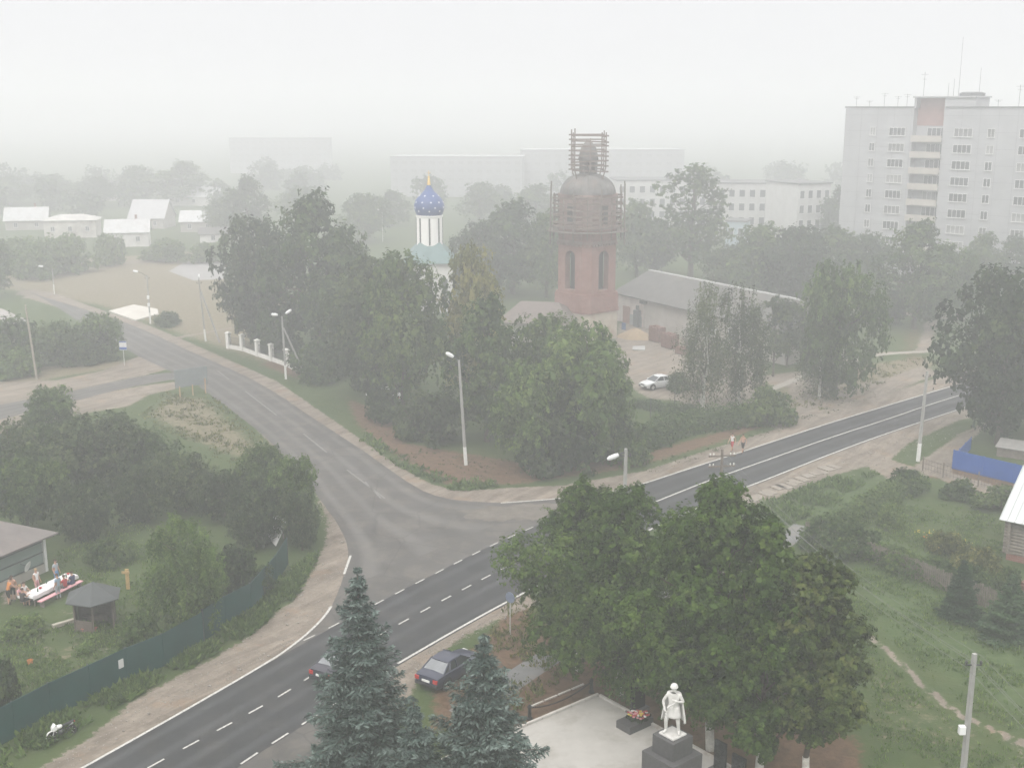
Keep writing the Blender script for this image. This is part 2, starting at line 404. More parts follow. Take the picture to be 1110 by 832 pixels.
def asphalt(name, base, tracks, dusty):
    m, t, b = new_mat(name)
    n1 = noise(t, 0.35, 5, 0.6); n2 = noise(t, 14, 3, 0.7); n3 = noise(t, 0.12, 4, 0.6, dist=1.0)
    r1 = ramp(t, [(0.3, tuple(c_ * 0.85 for c_ in base)), (0.7, tuple(c_ * 1.2 for c_ in base))]); t.links.new(n1.outputs[0], r1.inputs[0])
    c = mixc(t, 0.25, r1.outputs[0], n2.outputs[0], 'OVERLAY')
    uvn = t.nodes.new('ShaderNodeTexCoord'); s2 = t.nodes.new('ShaderNodeSeparateXYZ'); t.links.new(uvn.outputs['UV'], s2.inputs[0])
    # wheel tracks: polished bands across the width
    wv = t.nodes.new('ShaderNodeMath'); wv.operation = 'SINE'
    ml = t.nodes.new('ShaderNodeMath'); ml.operation = 'MULTIPLY_ADD'; ml.inputs[1].default_value = 8 * PI; ml.inputs[2].default_value = -PI / 2
    t.links.new(s2.outputs[0], ml.inputs[0]); t.links.new(ml.outputs[0], wv.inputs[0])
    mm = t.nodes.new('ShaderNodeMath'); mm.operation = 'MULTIPLY'
    r3 = ramp(t, [(0.55, (0, 0, 0)), (1.0, (1, 1, 1))])
    mp = t.nodes.new('ShaderNodeMath'); mp.operation = 'MULTIPLY_ADD'; mp.inputs[1].default_value = 0.5; mp.inputs[2].default_value = 0.5
    t.links.new(wv.outputs[0], mp.inputs[0]); t.links.new(mp.outputs[0], r3.inputs[0])
    t.links.new(r3.outputs[0], mm.inputs[0]); t.links.new(n3.outputs[0], mm.inputs[1])
    mm2 = t.nodes.new('ShaderNodeMath'); mm2.operation = 'MULTIPLY'; mm2.inputs[1].default_value = tracks; t.links.new(mm.outputs[0], mm2.inputs[0])
    c = mixc(t, mm2.outputs[0], c, tuple(x * 2.0 + 0.015 for x in base))
    # dust blown in from the shoulders
    n4 = noise(t, 0.5, 7, 0.72, dist=0.4); r4 = ramp(t, [(0.48, (0, 0, 0)), (0.75, (1, 1, 1))]); t.links.new(n4.outputs[0], r4.inputs[0])
    ed = t.nodes.new('ShaderNodeMath'); ed.operation = 'MULTIPLY'; ed.inputs[1].default_value = dusty; t.links.new(r4.outputs[0], ed.inputs[0])
    c = mixc(t, ed.outputs[0], c, (0.24, 0.205, 0.165))
    # cracks
    vo = t.nodes.new('ShaderNodeTexVoronoi'); vo.feature = 'DISTANCE_TO_EDGE'; vo.inputs['Scale'].default_value = 0.16
    nv = noise(t, 0.8, 4, 0.6); vm = mixc(t, 0.35, uvn.outputs['Object'], nv.outputs['Color'], 'ADD'); t.links.new(vm, vo.inputs['Vector'])
    r5 = ramp(t, [(0.0, (1, 1, 1)), (0.014, (0, 0, 0))]); t.links.new(vo.outputs['Distance'], r5.inputs[0])
    ck = t.nodes.new('ShaderNodeMath'); ck.operation = 'MULTIPLY'; ck.inputs[1].default_value = min(.38, dusty * 1.2); t.links.new(r5.outputs[0], ck.inputs[0])
    c = mixc(t, ck.outputs[0], c, (0.03, 0.03, 0.03))
    t.links.new(c, b.inputs['Base Color']); b.inputs['Roughness'].default_value = 0.8; b.inputs['Specular IOR Level'].default_value = 0.2
    bump(t, b, n2.outputs[0], 0.15, 0.02)
    return m
A_NEW = asphalt('new_asphalt', (0.032, 0.033, 0.035), 0.75, 0.09)
A_OLD = asphalt('old_asphalt', (0.078, 0.074, 0.07), 0.6, 0.30)
up = G((0, 881), (100, 825), (200, 769), (300, 713), (406, 655), (496, 609), (543, 586), (599, 562), (650, 542), (689, 527), (740, 510), (800, 491), (830, 481), (900, 458), (960, 440), (1026, 420), (1110, 396), (1220, 368))
lo = G((185, 880), (255, 832), (330, 785), (400, 741), (431, 721), (500, 681), (555, 651), (650, 601), (789, 536), (830, 521), (900, 493), (960, 471), (1026, 449), (1110, 422), (1230, 388))
ribbon('main_road', up, lo, 0.012, A_NEW, 'dark newly laid asphalt road crossing the whole view', 0.03, 160)
ol = G((368, 640), (381, 602), (372, 575), (350, 545), (330, 515), (297, 481), (262, 452), (226, 426), (205, 410), (178, 399), (152, 387), (128, 373), (100, 356), (80, 345), (55, 328), (20, 310), (-60, 276))
orr = G((600, 541), (543, 546), (480, 541), (452, 530), (416, 504), (380, 480), (330, 447), (284, 416), (243, 397), (205, 380), (189, 373), (151, 355), (116, 343), (75, 330), (41, 320), (0, 303), (-60, 280))
ribbon('old_road', ol, orr, 0.008, A_OLD, 'worn grey asphalt road running off to the upper left', 0.06, 120)
jb = MB().sheet([Vector((p[0], p[1], 0.004)) for p in G((270, 740), (300, 713), (316, 699), (333, 686), (359, 658), (374, 625), (381, 602), (376, 580), (452, 530), (480, 541), (543, 546), (600, 541), (650, 535), (689, 527), (700, 560), (555, 640), (400, 720))])
tag(jb.build('road_junction', A_OLD), 'worn asphalt mouth of the junction between both roads', 'road', kind='structure')
tag(MB().sheet([Vector((p[0], p[1], 0.004)) for p in G((180, 895), (255, 828), (330, 781), (425, 718), (432, 728), (405, 765), (370, 800), (330, 835), (290, 880))]).build('lay_by', A_OLD),
    'dusty grey lay-by beside the new road', 'road', kind='structure')
ribbon('side_road', G((-60, 455), (0, 438), (60, 428), (120, 414), (178, 403), (208, 405)), G((-60, 471), (0, 454), (60, 440), (120, 424), (158, 416), (200, 409), (222, 420)), 0.004, A_OLD, 'narrow asphalt side road on the left', 0.06, 50)

PAINT = M('road_paint', (0.44, 0.43, 0.405), 0.8, 0.3, 16.0, dirt=(0.16, 0.155, 0.15))
WORN = M('worn_road_paint', (0.19, 0.185, 0.178), 0.85, 0.35, 9.0, dirt=(0.1, 0.096, 0.092))
def stripe(mb, pts, wd, z, dash=None, off=0.0):
    q = smooth_line(pts, 2)
    q2, Ln = resample(q, max(2, int(sum((b_ - a).length for a, b_ in zip(q[:-1], q[1:])) / 0.5)))
    n = len(q2); tn = np.gradient(q2, axis=0); tn /= np.hypot(*tn.T)[:, None]; nr = np.stack([-tn[:, 1], tn[:, 0]], 1)
    def pt(s_, o):
        i = s_ / Ln * (n - 1); k = min(n - 2, int(i)); f = i - k
        p = q2[k] * (1 - f) + q2[k + 1] * f + nr[k] * o
        return (p[0], p[1], z)
    s0 = off
    while s0 < Ln:
        s1 = min(Ln, s0 + (dash[0] if dash else Ln))
        m_ = max(1, int((s1 - s0) / 1.0))
        for j in range(m_):
            a, b_ = lerp(s0, s1, j / m_), lerp(s0, s1, (j + 1) / m_)
            mb.add([pt(a, -wd / 2), pt(b_, -wd / 2), pt(b_, wd / 2), pt(a, wd / 2)], [(0, 1, 2, 3)])
        s0 = s1 + (dash[1] if dash else 0.01)
ZM = 0.018
mk = MB()
stripe(mk, G((60, 848), (100, 826), (200, 770), (300, 712), (316, 700), (333, 687), (352, 668), (359, 657)), 0.16, ZM)
stripe(mk, G((373, 622), (380, 602)), 0.16, ZM)
stripe(mk, G((431, 719), (500, 679), (555, 649), (650, 599), (789, 535), (830, 520), (900, 492), (960, 470), (1026, 448), (1110, 421)), 0.17, ZM)
stripe(mk, G((543, 545), (600, 541), (650, 535), (689, 527), (740, 510), (800, 491), (830, 481), (900, 458), (960, 440), (1026, 420), (1110, 396)), 0.17, ZM)
stripe(mk, G((680, 556), (762, 523), (790, 513), (830, 499), (900, 474), (960, 455), (1020, 434), (1110, 408)), 0.15, ZM)
stripe(mk, G((120, 855), (176, 823), (300, 757), (345, 727), (421, 682), (542, 617), (610, 584), (690, 552)), 0.11, ZM, (1.0, 1.15))
stripe(mk, G((190, 878), (255, 831), (330, 783), (360, 765), (428, 722)), 0.12, ZM, (1.2, 1.0))
stripe(mk, G((329, 694), (342, 688), (406, 655), (496, 609), (543, 586), (599, 562), (650, 542)), 0.10, ZM, (.95, 1.15))
tag(mk.build('road_marking', PAINT), 'white edge and centre lines painted on the new road', 'marking', kind='structure')
mk = MB()
for a in (((266, 424), (300, 450)), ((329, 470), (354, 490)), ((376, 509), (400, 527), (417, 540)), ((236, 402), (248, 411))): stripe(mk, G(*a), 0.16, ZM - .004)
stripe(mk, G((396, 522), (413, 540)), 0.12, ZM - .004)
tag(mk.build('faded_road_marking', WORN), 'faded white centre dashes on the old road', 'marking', kind='structure')
# ------------------------------------------------------------------ haze
m = bpy.data.materials.new('haze'); m.use_nodes = True; t = m.node_tree
t.nodes.clear(); out = t.nodes.new('ShaderNodeOutputMaterial'); pv = t.nodes.new('ShaderNodeVolumePrincipled')
pv.inputs['Color'].default_value = (*HAZE_COLOR, 1); pv.inputs['Density'].default_value = HAZE_DENSITY; pv.inputs['Anisotropy'].default_value = 0.45
t.links.new(pv.outputs[0], out.inputs['Volume'])
hz = MB().box((0, 1950, 23.0), (6700, 4400, 48.0)).build('haze', m)
tag(hz, 'pale smoky haze hanging over the whole place', 'haze', kind='stuff')
# ------------------------------------------------------------------ vegetation
def leaf_mat(name, dark, mid, light, trans=0.40, vary=0.22):
    m = bpy.data.materials.new(name); m.use_nodes = True; t = m.node_tree; t.nodes.clear()
    out = t.nodes.new('ShaderNodeOutputMaterial'); d = t.nodes.new('ShaderNodeBsdfDiffuse'); tr = t.nodes.new('ShaderNodeBsdfTranslucent')
    mx = t.nodes.new('ShaderNodeMixShader'); mx.inputs[0].default_value = trans
    a = t.nodes.new('ShaderNodeAttribute'); a.attribute_name = 'tint'
    oi = t.nodes.new('ShaderNodeObjectInfo')
    ad = t.nodes.new('ShaderNodeMath'); ad.operation = 'MULTIPLY_ADD'; ad.inputs[1].default_value = vary * 2; ad.inputs[2].default_value = -vary
    t.links.new(oi.outputs['Random'], ad.inputs[0])
    s2 = t.nodes.new('ShaderNodeMath'); s2.operation = 'ADD'; t.links.new(a.outputs['Fac'], s2.inputs[0]); t.links.new(ad.outputs[0], s2.inputs[1])
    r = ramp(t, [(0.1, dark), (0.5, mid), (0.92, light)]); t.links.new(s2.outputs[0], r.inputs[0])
    t.links.new(r.outputs[0], d.inputs['Color']); t.links.new(r.outputs[0], tr.inputs['Color'])
    t.links.new(d.outputs[0], mx.inputs[1]); t.links.new(tr.outputs[0], mx.inputs[2]); t.links.new(mx.outputs[0], out.inputs['Surface'])
    return m
LF_LINDEN = leaf_mat('linden_leaf', (0.034, 0.064, 0.015), (0.076, 0.13, 0.028), (0.145, 0.21, 0.048), vary=.05)
LF_BROAD = leaf_mat('broad_leaf', (0.030, 0.056, 0.019), (0.068, 0.112, 0.034), (0.14, 0.19, 0.056))
LF_LIGHT = leaf_mat('light_leaf', (0.050, 0.088, 0.024), (0.106, 0.168, 0.047), (0.199, 0.263, 0.078))
LF_YELLOW = leaf_mat('yellowing_leaf', (0.064, 0.078, 0.026), (0.149, 0.163, 0.051), (0.284, 0.263, 0.088))
LF_DARK = leaf_mat('dark_leaf', (0.024, 0.041, 0.020), (0.052, 0.080, 0.033), (0.11, 0.142, 0.056))
LF_FRUIT = leaf_mat('fruit_leaf', (0.028, 0.046, 0.022), (0.064, 0.093, 0.041), (0.135, 0.165, 0.07))
LF_BIRCH = leaf_mat('birch_leaf', (0.030, 0.046, 0.020), (0.064, 0.088, 0.038), (0.12, 0.145, 0.06))
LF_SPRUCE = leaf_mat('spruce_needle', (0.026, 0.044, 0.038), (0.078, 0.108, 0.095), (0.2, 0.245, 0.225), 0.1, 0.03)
LF_FIR = leaf_mat('dark_needle', (0.017, 0.037, 0.020), (0.040, 0.071, 0.037), (0.078, 0.121, 0.060), 0.05)
BARK = M('bark', (0.075, 0.06, 0.048), 0.95, 0.4, 6.0, bmp=0.6)
LIME = M('limewash', (0.55, 0.54, 0.5), 0.95, 0.2, 6.0, dirt=(0.25, 0.22, 0.19))
BBARK = M('birch_bark', (0.5, 0.49, 0.46), 0.9, 0.15, 3.0, dirt=(0.06, 0.055, 0.05))

def unit(v): return v / np.maximum(1e-6, np.linalg.norm(v, axis=1))[:, None]
def leaves_to_mesh(name, C, Nn, sz, tint, mat, rng, aspect=0.62, axis_=None):
    "one rhombus leaf per row"
    n = len(C); ref = rng.normal(size=(n, 3)) if axis_ is None else axis_
    U_ = unit(np.cross(Nn, ref)) if axis_ is None else unit(axis_)
    W_ = unit(np.cross(Nn, U_))
    s_ = sz[:, None]
    V = np.stack([C + U_ * s_ * .5, C + W_ * s_ * aspect * .5 + Nn * s_ * .08, C - U_ * s_ * .5, C - W_ * s_ * aspect * .5 + Nn * s_ * .08], 1).reshape(-1, 3)
    me = bpy.data.meshes.new(name); quick_mesh(me, V, np.arange(n * 4).reshape(n, 4), 4)
    a = me.attributes.new('tint', 'FLOAT', 'FACE'); a.data.foreach_set('value', np.clip(tint, 0, 1).astype(np.float32))
    me.materials.append(mat)
    return me
def profile(kind, t):
    if kind == 'round': return np.sqrt(np.clip(1 - (2 * t - 1) ** 2, 0, 1)) * (1.0 - 0.12 * t)
    if kind == 'linden': return np.clip(np.sin(PI * np.clip(t, 0, 1) ** 0.62), 0, 1) ** 0.7
    if kind == 'tall': return np.clip(np.sin(PI * np.clip(t, .0, 1) ** 0.8), 0, 1) ** 0.6 * (0.8 + 0.2 * np.sin(9 * t))
    if kind == 'dome': return np.sqrt(np.clip(1 - t ** 2.2, 0, 1))
    if kind == 'spread': return np.clip(np.sin(PI * np.clip(t, 0, 1) ** 1.3), 0, 1) ** 0.8
def crown_points(rng, kind, H, Rr, z0, nl, ns, nleaf, lr, leaf, hang=0.0):
    "leaf positions: lobes -> sprigs -> leaves; returns centres, normals, sizes, tints and the lobe centres"
    ph = rng.uniform(0, 6.28, 4); C, Nn, T = [], [], []
    t = (np.arange(nl) + rng.uniform(0, 1, nl)) / nl * 0.94 + 0.02
    az = np.arange(nl) * 2.399 + rng.normal(0, .5, nl)
    lumpy = 1 + .24 * np.sin(2 * az + ph[0]) + .16 * np.sin(3 * az + ph[1] + 4 * t)
    rad = profile(kind, t) * Rr * lumpy * (1 - lr * .7) * np.sqrt(rng.uniform(0.12, 1.18, nl))
    lobes = np.stack([rad * np.cos(az), rad * np.sin(az), z0 + t * (H - z0) * 0.94], 1)
    lrad = Rr * lr * rng.uniform(.5, 1.4, nl) * (0.6 + 0.5 * profile(kind, t))
    for i in range(nl):
        k = max(4, int(ns * (lrad[i] / (Rr * lr)) ** 2))
        d = unit(rng.normal(size=(k, 3)) + np.array([0, 0, .25])); d[:, 2] *= .85
        rr = lrad[i] * (1 - .4 * rng.uniform(0, 1, k) ** 2.2) * rng.uniform(.8, 1.12, k)
        sp_ = lobes[i] + d * rr[:, None]
        m_ = nleaf; sdir = unit(d + rng.normal(0, .45, (k, 3)) + np.array([0, 0, .1])); run = rng.uniform(-.45, .75, k * m_) * lrad[i] * .55
        cc = np.repeat(sp_, m_, 0) + np.repeat(sdir, m_, 0) * run[:, None] + rng.normal(size=(k * m_, 3)) * lrad[i] * (.085 - .04 * np.clip(run / lrad[i], 0, 1))[:, None]; cc[:, 2] -= .35 * np.maximum(0, run) ** 2 / lrad[i]
        if hang: cc[:, 2] -= rng.exponential(hang, k * m_)
        dd = np.repeat(d, m_, 0)
        C.append(cc); Nn.append(unit(dd * 1.0 + np.array([0, 0, .5]) + rng.normal(size=(k * m_, 3)) * .42))
        base = .43 + rng.normal() * .12
        T.append(base + np.repeat(rng.normal(0, .13, k), m_) + rng.normal(0, .13, k * m_))
    C, Nn, T = np.concatenate(C), np.concatenate(Nn), np.concatenate(T)
    C[:, 2] = np.maximum(C[:, 2], 0.15 + rng.uniform(0, .3, len(C)))
    return C, Nn, leaf * np.exp(rng.normal(-.05, .33, len(C))), T, lobes
def limb(mb, a, b_, r0, r1, rng, n=5, seg=6, mi=0):
    a, b_ = Vector(a), Vector(b_); pts, rs = [], []
    for i in range(seg + 1):
        f = i / seg; p = a.lerp(b_, f)
        if 0 < i < seg: p += Vector(rng.normal(0, .035, 3)) * (b_ - a).length
        pts.append(p); rs.append(lerp(r0, r1, f))
    mb.tube(pts, rs, n, mi)
def make_tree(name, cat, kind, H, Rr, z0, mat, seed, nl=34, ns=26, nleaf=16, lr=0.33, leaf=0.34, bark=BARK, tr=0.022, white=0.0, hang=0.0, stems=1, limbs=12, aspect=.62):
    rng = np.random.default_rng(seed)
    C, Nn, sz, T, lobes = crown_points(rng, kind, H, Rr, z0, nl, ns, nleaf, lr, leaf, hang)
    o = thing(name, None, cat)
    k = H / max(C[:, 2].max(), 1e-3); C[:, 2] *= k; lobes[:, 2] *= k
    rmax = np.quantile(np.abs(C[:, :2]).max(1), .985); f = Rr / rmax; C[:, :2] *= f; lobes[:, :2] *= f
    cr = bpy.data.objects.new('crown', leaves_to_mesh('crown', C, Nn, sz, T, mat, rng, aspect)); COL.objects.link(cr); cr.parent = o
    mb = MB(); r0 = H * tr
    for s_ in range(stems):
        off = Vector((0, 0, 0)) if stems == 1 else Vector((math.cos(s_ * 2.4) * .3, math.sin(s_ * 2.4) * .3, 0))
        top = Vector((off.x * 4 + rng.normal(0, .05 * H / 3), off.y * 4 + rng.normal(0, .05 * H / 3), H * .86))
        rr = r0 / math.sqrt(stems)
        pts = [off + Vector((0, 0, -.15))]; rs = [rr * 1.3]
        for i in range(1, 8):
            q = (i / 7); pts.append(off.lerp(top, q) + Vector((rng.normal(0, .012 * H), rng.normal(0, .012 * H), 0)) * (1 if i > 1 else .3)); rs.append(rr * (1.08 - q * .95))
        mb.tube(pts, rs, 9)
        if white:
            wb = pts[0] + Vector((0, 0, .1)); w1 = pts[0].lerp(pts[1], min(1.0, (white + .15) / max(.1, pts[1].z - pts[0].z)))
            MB().tube([wb, w1], [rr * 1.33, rr * 1.15 if w1.z > 1 else rr * 1.25], 10).build('limewash_band', LIME, o, True)
    lb = MB() if bark is BBARK else mb
    ids = rng.permutation(len(lobes))[:limbs]
    for i in ids:
        z = lobes[i][2]; q = max(.12, min(.8, z / H - .16))
        limb(lb, (0, 0, q * H), lobes[i], r0 * (1 - q) * .5, .012 + .0012 * H, rng)
    mb.build('trunk', bark, o, True)
    if lb is not mb: lb.build('limbs', BARK, o, True)
    return o
def needle_tree(name, cat, H, Rr, mat, seed, levels=30, per=11, dens=1.0, leaf=.30, droop=.22):
    rng = np.random.default_rng(seed); o = thing(name, None, cat)
    C, A, Nn, T, Z = [], [], [], [], []
    mb = MB(); mb.tube([(0, 0, -.1), (0, 0, H * .5), (0, 0, H * .985)], [H * .018, H * .01, .015], 8)
    for l in range(levels):
        t = (l + rng.uniform(0, .6)) / levels; z = H * (.04 + .95 * t)
        rb = Rr * (1 - t) ** .95 * (.9 + .2 * math.sin(l * 2.1)) + .06
        n = max(4, int(per * (.45 + .7 * (1 - t))))
        for b_ in range(n):
            az = 2 * PI * (b_ + rng.uniform(-.3, .3)) / n + l * .7; Lb = rb * rng.uniform(.58, 1.16) * (1 + .12 * math.sin(2 * az + seed))
            d = np.array([math.cos(az), math.sin(az), 0]); sd = np.array([-d[1], d[0], 0])
            nst = max(4, int(Lb / .16 * dens)); q = np.linspace(.12, 1, nst)
            zz = z + Lb * (.16 * q - droop * 1.6 * q ** 1.4 + .36 * droop * q ** 5 * 2)
            base = d[None] * (q * Lb)[:, None] + np.stack([0 * q, 0 * q, zz], 1)
            if Lb > .8: mb.tube([base[0] * .98, base[nst // 2], base[-1]], [.03, .02, .006], 4, cap=False)
            bt = .40 + rng.normal() * .07
            # needles along the branch itself
            for side in (-1, 0, 1):
                wl = (min(.2, Lb * .3) + .6 * np.sin(PI * np.clip(q, 0, 1) ** .8) * min(1, Lb / 1.7)) * (1 if side else .5)
                m_ = 5 if side else 2
                for j in range(m_):
                    f = (j + rng.uniform(.2, .9, nst)) / m_
                    dirv = unit(d[None] * .75 + sd[None] * side * .9 + rng.normal(0, .16, (nst, 3)) + np.array([0, 0, -.12]))
                    c_ = base + dirv * (wl * f)[:, None]; c_[:, 2] += rng.normal(.0, .045, nst)
                    C.append(c_); A.append(unit(dirv + rng.normal(0, .3, (nst, 3)))); Nn.append(unit(np.array([0, 0, 1.0]) + d * .25 + rng.normal(0, .4, (nst, 3))))
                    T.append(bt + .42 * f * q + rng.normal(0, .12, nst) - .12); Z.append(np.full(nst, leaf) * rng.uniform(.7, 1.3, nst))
    C, A, Nn, T, Z = map(np.concatenate, (C, A, Nn, T, Z))
    Nn = unit(Nn - A * (Nn * A).sum(1)[:, None])
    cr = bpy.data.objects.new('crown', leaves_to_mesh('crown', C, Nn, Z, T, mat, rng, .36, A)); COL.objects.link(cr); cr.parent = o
    mb.build('trunk', BARK, o, True)
    return o

PROTO = {}
def proto(key, H, Rr, *a, **k):
    if key not in PROTO: PROTO[key] = [None, H, Rr, a, k]
CATS = {}
def spec(key, maker, name, cat, H, Rr, **k): CATS[key] = (maker, name, cat, H, Rr, k)
spec('broadA', make_tree, 'broadleaf_tree', 'tree', 13, 5.5, kind='round', z0=2.2, mat=LF_BROAD, seed=11, nl=40, ns=30, nleaf=15, leaf=.38)
spec('broadB', make_tree, 'broadleaf_tree', 'tree', 14, 5.0, kind='linden', z0=2.0, mat=LF_BROAD, seed=23, nl=44, ns=28, nleaf=15, leaf=.38, lr=.3)
spec('darkA', make_tree, 'broadleaf_tree', 'tree', 14, 6.0, kind='round', z0=1.4, mat=LF_DARK, seed=31, nl=46, ns=30, nleaf=14, leaf=.42, lr=.28)
spec('lightA', make_tree, 'broadleaf_tree', 'tree', 10, 5.0, kind='round', z0=.8, mat=LF_LIGHT, seed=43, nl=42, ns=30, nleaf=15, leaf=.34, lr=.28)
spec('yellowA', make_tree, 'broadleaf_tree', 'tree', 13, 5.0, kind='linden', z0=2, mat=LF_YELLOW, seed=57, nl=42, ns=28, nleaf=15, leaf=.36, lr=.29)
spec('tallA', make_tree, 'poplar_tree', 'tree', 18, 5.0, kind='tall', z0=4, mat=LF_BROAD, seed=61, nl=46, ns=22, nleaf=13, leaf=.42, lr=.27, limbs=20)
spec('fruitA', make_tree, 'fruit_tree', 'tree', 6, 4.2, kind='round', z0=1.0, mat=LF_FRUIT, seed=71, nl=44, ns=28, nleaf=16, leaf=.24, lr=.26, tr=.028)
spec('fruitB', make_tree, 'fruit_tree', 'tree', 6, 4.2, kind='spread', z0=1.2, mat=LF_BROAD, seed=73, nl=44, ns=28, nleaf=15, leaf=.24, lr=.25, tr=.03)
spec('willowA', make_tree, 'willow_tree', 'tree', 8, 4.2, kind='round', z0=.3, mat=LF_LIGHT, seed=83, nl=52, ns=30, nleaf=18, leaf=.24, lr=.24, hang=.25, aspect=.38)
spec('birchA', make_tree, 'birch_tree', 'tree', 14, 4.2, kind='tall', z0=2.2, mat=LF_BIRCH, seed=91, nl=46, ns=24, nleaf=16, leaf=.28, lr=.23, bark=BBARK, hang=1.25, stems=2, tr=.016, limbs=26, aspect=.5)
spec('birchB', make_tree, 'birch_tree', 'tree', 14, 4.2, kind='tall', z0=2.6, mat=LF_BIRCH, seed=97, nl=42, ns=24, nleaf=16, leaf=.28, lr=.23, bark=BBARK, hang=1.1, tr=.015, limbs=20, aspect=.5)
spec('thinA', make_tree, 'young_tree', 'tree', 10, 2.2, kind='tall', z0=2.5, mat=LF_DARK, seed=99, nl=22, ns=18, nleaf=14, leaf=.3, lr=.34, tr=.014)
spec('bushA', make_tree, 'bush', 'bush', 3, 2.4, kind='dome', z0=.1, mat=LF_BROAD, seed=101, nl=30, ns=26, nleaf=12, leaf=.22, lr=.3, tr=.02, limbs=8)
spec('bushB', make_tree, 'bush', 'bush', 2.4, 2.4, kind='dome', z0=.1, mat=LF_LIGHT, seed=103, nl=30, ns=26, nleaf=12, leaf=.2, lr=.28, tr=.02, limbs=8)
spec('bushD', make_tree, 'bush', 'bush', 3, 2.6, kind='dome', z0=.1, mat=LF_DARK, seed=107, nl=30, ns=26, nleaf=12, leaf=.24, lr=.29, tr=.02, limbs=8)
spec('bushY', make_tree, 'bush', 'bush', 1.6, 1.8, kind='dome', z0=.05, mat=LF_YELLOW, seed=109, nl=26, ns=24, nleaf=10, leaf=.17, lr=.28, tr=.02, limbs=6)
spec('firA', needle_tree, 'spruce_tree', 'tree', 5, 2.1, mat=LF_FIR, seed=113, levels=16, per=10, leaf=.3)
N_TREES = 0
def plant(key, px, py, ytop, wpx, label, group=None, own=None, name=None):
    "a tree rooted at the ground seen at (px, py), reaching photo row ytop, crown wpx photo pixels wide"
    global N_TREES
    maker, nm, cat, H, Rr, k = CATS[key]
    p = at(px, py); h = top_z(p, ytop) * 1.0; r = wpx / 2 / ppm((p.x, p.y, h * .55))
    if key not in PROTO: PROTO[key] = maker(name or nm, cat, H=H, Rr=Rr, **k); o = PROTO[key]; o['used'] = 1
    else: o = copy_tree(PROTO[key])
    if 'used' in o: del o['used']
    N_TREES += 1
    o.location = p; o.rotation_euler = (0, 0, (N_TREES * 2.399) % 6.283); o.scale = (r / Rr, r / Rr, h / H)
    tag(o, label, cat, group)
    return o

# near lindens round the memorial, each its own crown
def linden(px, py, ytop, wpx, seed, label, mat=LF_LINDEN, zb=.2, cx=0.0, nl=64):
    p = at(px, py); h = top_z(p, ytop); r = wpx / 2 / ppm((p.x, p.y, h * .5))
    o = make_tree('linden_tree', 'tree', 'linden', h, r, h * zb, mat, seed, nl=nl, ns=40, nleaf=30, lr=.26, leaf=.175, tr=.0125, white=1.5, limbs=24)
    o.location = p; tag(o, label, 'tree', 'lindens round the memorial')
    return o
linden(627, 726, 519, 150, 201, 'dark green linden standing alone nearest the road junction, with limewashed trunk')
linden(672, 752, 520, 168, 207, 'broad linden with low branches hanging down beside the white statue', zb=.1)
linden(770, 812, 516, 176, 214, 'tallest linden, reaching up in front of the telegraph pole, behind the black stelae', nl=84, zb=.13)
linden(822, 842, 562, 112, 221, 'linden with limewashed trunk squeezed between two bigger lindens', zb=.1)
linden(873, 850, 596, 112, 232, 'yellowing linden at the edge of the green meadow beside the wires', mat=leaf_mat('turning_linden_leaf', (0.036, 0.058, 0.018), (0.082, 0.118, 0.033), (0.16, 0.185, 0.056), vary=.02))

def blue_spruce(px, py, ytop, wpx, seed, label, levels):
    p = at(px, py); h = top_z(p, ytop); r = wpx / 2 / ppm((p.x, p.y, h * .15))
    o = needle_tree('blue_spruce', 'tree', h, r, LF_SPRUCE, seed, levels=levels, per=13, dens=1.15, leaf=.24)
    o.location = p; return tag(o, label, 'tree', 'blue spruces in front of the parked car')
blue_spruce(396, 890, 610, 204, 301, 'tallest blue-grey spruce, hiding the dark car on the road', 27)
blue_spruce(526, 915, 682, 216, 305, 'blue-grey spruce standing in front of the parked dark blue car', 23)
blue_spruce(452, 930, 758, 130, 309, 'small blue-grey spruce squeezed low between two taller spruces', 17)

# churchyard trees
g_ = 'trees round the church'
plant('darkA', 282, 378, 226, 92, 'big spreading tree behind the white-pillared fence, nearest the dry field', g_)
plant('broadB', 345, 390, 203, 112, 'tallest churchyard tree, its ragged top left of the blue dome', g_)
plant('broadA', 385, 365, 262, 70, 'rounded tree behind the tallest churchyard tree', g_)
plant('darkA', 405, 428, 268, 118, 'dark tree overhanging the half-hidden white car', g_)
plant('broadA', 438, 448, 268, 100, 'full green tree directly below the blue dome', g_)
plant('yellowA', 513, 440, 257, 74, 'tall yellowish-green tree in front of the teal church roof', g_)
plant('broadB', 528, 478, 315, 92, 'green tree right behind the street lamp at the junction', g_)
plant('broadA', 590, 470, 335, 100, 'dark green tree at the foot of the brick tower', g_)
plant('lightA', 635, 500, 348, 118, 'bright green tree beside the sandy yard, in front of the tower base', g_)
plant('lightA', 572, 508, 388, 88, 'low bright green tree leaning out over the brown corner', g_)
plant('bushA', 346, 410, 366, 74, 'grey-green bush right of the lamp by the pillared fence', 'bushes round the church')
plant('bushD', 470, 478, 420, 78, 'dark bush under the trees left of the junction lamp', 'bushes round the church')
plant('bushD', 414, 454, 418, 60, 'dark bush beside the half-hidden white car', 'bushes round the church')
plant('bushA', 665, 500, 440, 70, 'bush at the left end of the yard hedge', 'bushes round the church')
plant('bushD', 610, 512, 450, 80, 'dark bush below the bright green trees at the corner', 'bushes round the church')
plant('bushA', 300, 380, 345, 50, 'small bush behind the white pillars of the fence', 'bushes round the church')
plant('broadB', 555, 318, 213, 92, 'hazy round tree between the blue dome and the brick tower', 'hazy trees behind the church')
plant('darkA', 520, 325, 236, 60, 'hazy tree right of the teal church roof', 'hazy trees behind the church')
